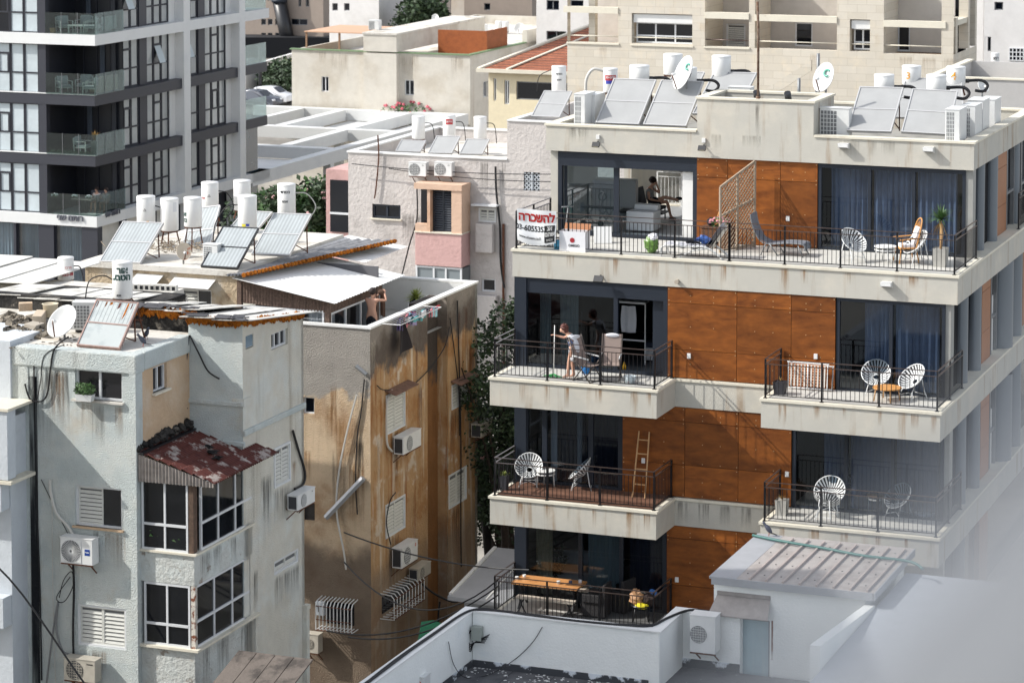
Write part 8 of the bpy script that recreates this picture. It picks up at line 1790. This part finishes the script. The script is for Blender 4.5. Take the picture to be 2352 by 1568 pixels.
thingbox('low_table','white low table among the white armchairs of the upper tower balcony','table',T,-1.45,.75,z1+.01,[('tabletop',(-.4,.4,-.3,.3,.38,.43),M_white,0),('leg',(-.38,-.33,-.28,-.23,0,.379),M_white,0),('leg',(.33,.38,-.28,-.23,0,.379),M_white,0),('leg',(.33,.38,.23,.28,0,.379),M_white,0)])
thingbox('outdoor_sofa','long white slatted sofa along the side rail of the upper tower balcony','sofa',T,-.6,2.2,z1+.01,[('back',(.15,.25,-.7,.7,.1,.8),M_white,.02),('seat',(-.4,.149,-.7,.7,.2,.4),M_white,.02)])
spiky('potted_plant','small potted plant in a tan pot at the left of the upper tower balcony','potted plant',tt(-2.75,.5,z1),0,.0,40,.35,M_crate,.25,.25,M_leafd,0,18,.5)
M_teak=pbr('pale_teak',c(190,172,146),.7)
dup(c1,tt(-2.3,.8,z2),yT+.9,'armchair with slatted arms and pale cushions at the left of the second tower balcony');dup(c1,tt(-1.7,1.8,z2),yT+.1,'armchair farther back on the second tower balcony');dup(c1,tt(-.75,.8,z2),yT-1.3,'armchair facing left at the corner of the second tower balcony')
thingbox('wicker_sofa','beige wicker sofa along the side glass of the second tower balcony','sofa',T,-.6,2.0,z2+.01,[('back',(.15,.3,-.9,.9,.05,.85),M_teak,.03),('seat',(-.4,.149,-.9,.9,.05,.4),M_teak,.03)])
dup(c1,tt(-1.4,1.1,z3),yT+1.6,'lone chair in the dark third tower balcony')
spiky('tall_grass_pot','tall planter with dry grasses at the corner of the third tower balcony','potted plant',tt(-.35,.45,z3),0,.0,40,.7,M_greym,.3,.75,M_dry,0,28,1.0)
for i in range(8):
    if i==0:b0_=bush('low_bush','little green bushes lined up inside the glass of the third tower balcony','bush',tt(-2.7,.3,z3),.13,.12,.1,90,.07,pbr('pale_green_leaf',c(110,136,112),.7,island=.3),40);b0_['group']='row of little bushes'
    else:dup(b0_,tt(-2.7+i*.33,.3,z3),group='row of little bushes')
thingbox('corner_sofa','grey sofa with cushions on the lowest tower balcony','sofa',T,-.9,2.3,z4+.01,[('seat',(-.9,.7,-.4,.4,.05,.42),pbr('grey_fabric',c(92,94,100),.9),.04),('back',(-.9,.7,.25,.45,.421,.95),MC['grey_fabric'],.05)])
thingbox('dining_table','grey table on the lowest tower balcony before the seated people','table',T,-1.4,1.2,z4+.01,[('tabletop',(-.6,.6,-.35,.35,.68,.73),pbr('table_grey',c(150,142,136),.6),0),('pedestal',(-.15,.15,-.15,.15,0,.679),M_dark,0)])
for lab,u,n in(('left one of two people sitting at the tower balcony table',-.95,1.75),('right one of two people sitting at the tower balcony table',-.4,1.75)):
    o=E('person',lab+', pale top and dark hair','person',tt(u,n,z4),yT);J=dict(pelvis=V((0,0,.52)),chest=V((0,-.03,.86)),head=V((0,-.06,1.14)),face=V((-.2,-.95,-.2)).normalized(),shL=V((.18,-.03,.92)),elL=V((.26,-.15,.68)),wrL=V((.12,-.38,.72)),shR=V((-.18,-.03,.92)),elR=V((-.27,-.15,.68)),wrR=V((-.12,-.38,.72)),hipL=V((.1,-.05,.5)),knL=V((.12,-.45,.5)),anL=V((.12,-.45,.08)),toeL=V((.12,-.58,.03)),hipR=V((-.1,-.05,.5)),knR=V((-.12,-.45,.5)),anR=V((-.12,-.45,.08)),toeR=V((-.12,-.58,.03)))
    figure(o,J,sub=1);skin([V((0,0,.56)),V((0,-.02,.7)),V((0,-.03,.88)),V((.17,-.03,.91)),V((.22,-.08,.8)),V((-.17,-.03,.91)),V((-.22,-.08,.8))],[(0,1),(1,2),(2,3),(3,4),(2,5),(5,6)],[.15,.14,.15,.075,.065,.075,.065],pbr('pale_top',c(206,196,192),.9),'shirt',o,1)
    m=MB();m.blob(J['head']+V((0,.02,.05)),.11,.12,.11,5,.08,12,8);P('hair',m,M_hair,o)
for i,u in enumerate((-2.6,-1.4,-.6)):
    bush('white_flower_pot',('left','middle','right')[i]+' tuft of pale flowers at the rail of the lowest tower balcony','flowers',tt(u,.25,z4+.85),.16,.12,.1,60,.08,M_leaf,60+i,(18,M_wht))
# ================= trees =================
def tree(name,label,x,y,Y,h,rx,rz,n,mt,seed,L=.28,trunk=.16,group='dark trees between the buildings',flowers=None,zb=0):
    w=fW2(x,y,Y);o=E(name,label,'tree',(w.x,w.y,zb),0,group);rr=random.Random(seed);top=w.z-zb
    m=MB();m.tube([(0,0,0),(.15,0,top*.4),(0,.1,top*.75),(.1,0,top)],trunk,8,rs=[trunk,trunk*.8,trunk*.6,trunk*.25])
    lim=[]
    for i in range(7):a=rr.uniform(0,2*pi);e=V((cos(a)*rx*.7,sin(a)*rx*.7,top+rz*rr.uniform(-.7,.6)));m.tube([(0,.05,top*rr.uniform(.45,.75)),e*.5+V((0,0,top*.3)),e],.05,5,rs=[trunk*.5,trunk*.3,.02]);lim.append(e)
    P('trunk',m,pbr('bark',c(58,48,42),.9,var=.3,bump=.5,bscale=20),o)
    m=MB();cl=[]
    for i in range(26):
        d=V((rr.gauss(0,1),rr.gauss(0,1),rr.gauss(0,1))).normalized()*rr.uniform(.35,1);cl.append((V((d.x*rx,d.y*rx,top+d.z*rz)),rr.uniform(.22,.42)*rx))
    for i in range(n):
        cc,cr=rr.choice(cl);d=V((rr.gauss(0,1),rr.gauss(0,1),rr.gauss(0,.8)));d=d.normalized()*cr*rr.uniform(.5,1)**.5;p=cc+d;t=V((rr.gauss(0,1),rr.gauss(0,1),rr.gauss(0,.5))).normalized();s=V((rr.gauss(0,1),rr.gauss(0,1),rr.gauss(0,1))).cross(t).normalized();l=L*rr.uniform(.6,1.2)
        m.quad(p,p+t*l*.5+s*l*.32,p+t*l,p+t*l*.5-s*l*.32)
    P('crown',m,mt,o)
    if flowers:
        m=MB()
        for i in range(flowers[0]):cc,cr=rr.choice(cl);d=V((rr.gauss(0,1),rr.gauss(0,1)-.5,rr.gauss(0,1)+.5)).normalized()*cr;m.blob(cc+d,.1,.1,.08,i,.4,5,3)
        P('blossom',m,flowers[1],o)
    return o
tree('leafy_tree','bushy dark tree left of the mopping balcony',1150,880,88,0,3.0,2.6,15000,M_leafd,1,.17)
tree('leafy_tree','dark tree behind the deck balcony rail',1165,1010,90,0,3.0,2.8,15000,M_leafd,2,.17,flowers=(30,pbr('pale_blossom',c(190,150,150),.7)))
tree('leafy_tree','lower dark tree beside the leaning trunk',1140,1110,92,0,2.4,2.4,11000,M_leafd,3,.17)
tree('flowering_tree','dark flowering tree under the white pergola, left part',640,530,121,0,2.6,1.5,10000,M_leafd,4,.22,flowers=(50,pbr('pale_blossom',c(190,150,150),.7)),group='dark trees by the tower')
tree('flowering_tree','dark flowering tree next to the pink bay',720,510,118,0,1.7,2.0,7000,M_leafd,5,.3,flowers=(60,MC['pale_blossom']),group='dark trees by the tower')
tree('green_bush_tree','fresh green shrub at the foot of the dark trees by the tower',700,525,119,0,2.6,1.6,5000,M_leaf,6,.28,group='dark trees by the tower')
tree('rooftop_bush','dark clipped bush behind the cream block',965,42,232,0,3.2,3.0,5000,M_leafd,7,.45,group='far trees')
bush('bougainvillea','pink bougainvillea spilling behind the white pergola','shrub',fW2(945,252,192)-V((0,0,1.2)),2.4,1.2,.9,900,.25,M_leaf,8,(46,pbr('bougainvillea_pink',c(196,96,110),.7,island=.3)))
bush('street_shrub','dark shrub beside the parked cars','shrub',gpt(660,228),3,2,1.6,900,.4,M_leafd,9)
tree('leafy_tree','low dark trees at the foot of the taupe block',655,172,262,0,2.2,1.0,2400,M_leafd,10,.6,group='far trees')
m=MB();m.tube([(0,0,-1),(-.2,0,1),(-.6,0,3.2)],.14,8,rs=[.16,.14,.1]);T1('leaning_trunk',m,pbr('dark_bark',c(38,34,34),.9),'dark leaning tree trunk beside the lower balconies','tree trunk',fW2(1128,1255,90))
# drips of small things: clamp the world
for ob in COL.objects:
    for k in('_r','_h','_l'):
        if k in ob:del ob[k]

# ================= run-off stains: real marks on the plaster, each below what drips =================
def stain_mat(name,col,dens=1.0,seed=0):
    if name in MC:return MC[name]
    m=bpy.data.materials.new(name);m.use_nodes=True;N=m.node_tree.nodes;L=m.node_tree.links;b=N['Principled BSDF'];b.inputs['Base Color'].default_value=col;b.inputs['Roughness'].default_value=.9
    tc=N.new('ShaderNodeTexCoord');mp=N.new('ShaderNodeMapping');mp.inputs['Scale'].default_value=(14,14,.8);mp.inputs['Location'].default_value=(seed,seed,seed);L.new(tc.outputs['Object'],mp.inputs['Vector']);n=N.new('ShaderNodeTexNoise');n.inputs['Scale'].default_value=1;n.inputs['Detail'].default_value=6;L.new(mp.outputs[0],n.inputs['Vector'])
    s=N.new('ShaderNodeSeparateXYZ');L.new(tc.outputs['Generated'],s.inputs[0]);r=N.new('ShaderNodeMapRange');r.inputs['From Min'].default_value=.36;r.inputs['From Max'].default_value=.68;r.inputs['To Max'].default_value=dens;L.new(n.outputs['Fac'],r.inputs['Value'])
    f1_=N.new('ShaderNodeMapRange');f1_.inputs['From Min'].default_value=1;f1_.inputs['From Max'].default_value=.86;L.new(s.outputs[2],f1_.inputs['Value']);f2_=N.new('ShaderNodeMath');f2_.operation='MULTIPLY';L.new(f1_.outputs[0],f2_.inputs[0]);L.new(s.outputs[2],f2_.inputs[1]);q=N.new('ShaderNodeMath');q.operation='MULTIPLY';L.new(r.outputs[0],q.inputs[0]);L.new(f2_.outputs[0],q.inputs[1]);t=N.new('ShaderNodeBsdfTransparent');mx=N.new('ShaderNodeMixShader');L.new(q.outputs[0],mx.inputs[0]);L.new(t.outputs[0],mx.inputs[1]);L.new(b.outputs[0],mx.inputs[2]);L.new(mx.outputs[0],N['Material Output'].inputs[0]);MC[name]=m;return m
S_rust=stain_mat('rust_runoff',c(156,114,66),.8);S_dirt=stain_mat('dirt_runoff',c(84,80,74),.6,5);S_red=stain_mat('rust_deep',c(110,60,34),.9,9)
HOLES={}
def stain(par,F,h,z,w,L_,mt,d=-.004):
    for a,b,c_,e in HOLES.get(id(F),()):
        if h+w/2>a-.06 and h-w/2<b+.06 and z>c_ and z-L_<e+.06:return
    m=MB();m.quad(F.p(h-w/2,d,z-L_),F.p(h+w/2,d,z-L_),F.p(h+w/2,d,z),F.p(h-w/2,d,z));P('water_stain',m,mt,par)
HOLES[id(fA)]=[W1,W2,W3];HOLES[id(sw)]=[V1,V2,V3,V4];HOLES[id(sB)]=[U1,U2,U3,U4];HOLES[id(fB)]=[Wb1,Wb2];HOLES[id(fC)]=Q
rr=random.Random(5)
fB3=R.front(-1.65);fr0=R.front(0)
for z in(Z3,Z2):
    for u in(.9,1.55,2.3,3.1,4.1,4.55):stain(bR,fB3,u+rr.uniform(-.1,.1),z-.07,rr.uniform(.08,.2),rr.uniform(.4,.68),S_rust)
    for u in(8.3,9.25,9.9,10.8,11.7,12.2):stain(bR,fB3,u+rr.uniform(-.1,.1),z-.07,rr.uniform(.08,.22),rr.uniform(.35,.66),S_rust)
for u in(1.6,3.1,4.3,5.6,6.25,7.7,8.4,9.7,11.3):stain(bR,fr0,u+rr.uniform(-.15,.15),Z4-.07,rr.uniform(.1,.25),rr.uniform(.3,.66),S_rust)
h,z=FB.px(1741,232);stain(bR,FB,h,18.72,.14,1.5,S_dirt)
for k in range(7):stain(bR,FB,rr.uniform(.3,12),17.06+.7,rr.uniform(.2,.6),rr.uniform(.3,.65),stain_mat('pale_runoff',c(140,134,122),.45,7))
for k in range(4):stain(bR,fr0,5+k*.6,Z2-.07,.3,.65,S_dirt)
for W_ in(W1,W2,W3):
    for k in range(3):stain(bA,fA,W_[0]+(W_[1]-W_[0])*rr.uniform(.1,.95),W_[2]-.06,rr.uniform(.12,.35),rr.uniform(.5,1.3),S_dirt if k%2 else stain_mat('tan_runoff',c(150,122,92),.6,3))
for k in range(12):h_=rr.uniform(-3,-.2);stain(bA,fA,h_,ZA-.46,rr.uniform(.15,.5),rr.uniform(.5,2.2),S_dirt if k%3 else S_rust)
for k in range(14):h_=rr.uniform(2.9,6.2);stain(bA,sw,h_,rr.choice((11.1,13.6-.1*(h_-2.8),9.9,7.6)),rr.uniform(.12,.4),rr.uniform(.8,2.2),S_dirt if k%2 else S_rust)
for V_ in(V3,V4):stain(bA,sw,(V_[0]+V_[1])/2,V_[2]-.03,V_[1]-V_[0],1.0,S_dirt)
for k in range(5):stain(bA,sb,rr.uniform(.3,3.2),8.75,.3,.7,S_dirt);stain(bA,sb,rr.uniform(.3,3.3),6.4,.35,1.2,S_dirt)
for U_ in(U1,U2,U3,U4):
    for k in range(3):stain(bB,sB,U_[0]+(U_[1]-U_[0])*rr.uniform(0,1),U_[2]-.02,rr.uniform(.15,.35),rr.uniform(.8,1.8),S_red if k else S_dirt)
for k in range(16):stain(bB,sB,rr.choice((rr.uniform(.1,4.1),rr.uniform(6.1,8.2))),rr.uniform(8.5,11.5),rr.uniform(.15,.5),rr.uniform(1,2.8),S_red if k%2 else stain_mat('lime_runoff',c(206,196,180),.7,6))
for k in range(9):stain(bB,fB,rr.uniform(-2.1,-.1),rr.uniform(7,10.2),rr.uniform(.15,.5),rr.uniform(1,2.5),S_dirt if k%2 else S_rust)
for k in range(6):stain(bC,fC,rr.uniform(.3,8),zC-.05 if k%2 else 11.2,rr.uniform(.2,.5),rr.uniform(.6,1.6),S_dirt)
for x,y in((158,1290),(235,1290),(170,1556)):h,z=fA.px(x,y);stain(bA,fA,h+.2,z-.05,.35,1.2,S_rust)
for k in range(10):
    u_=rr.uniform(0,19);stain(bS,fS,u_,rr.choice((15.3,14.2)),rr.uniform(.3,.8),rr.uniform(.6,1.4),stain_mat('stone_runoff',c(150,126,96),.4,4))
for k in range(8):f_=G.front(0);stain(bG,f_,rr.uniform(.3,13),G.z-.1,rr.uniform(.4,.9),rr.uniform(1,2.4),MC['stone_runoff'])
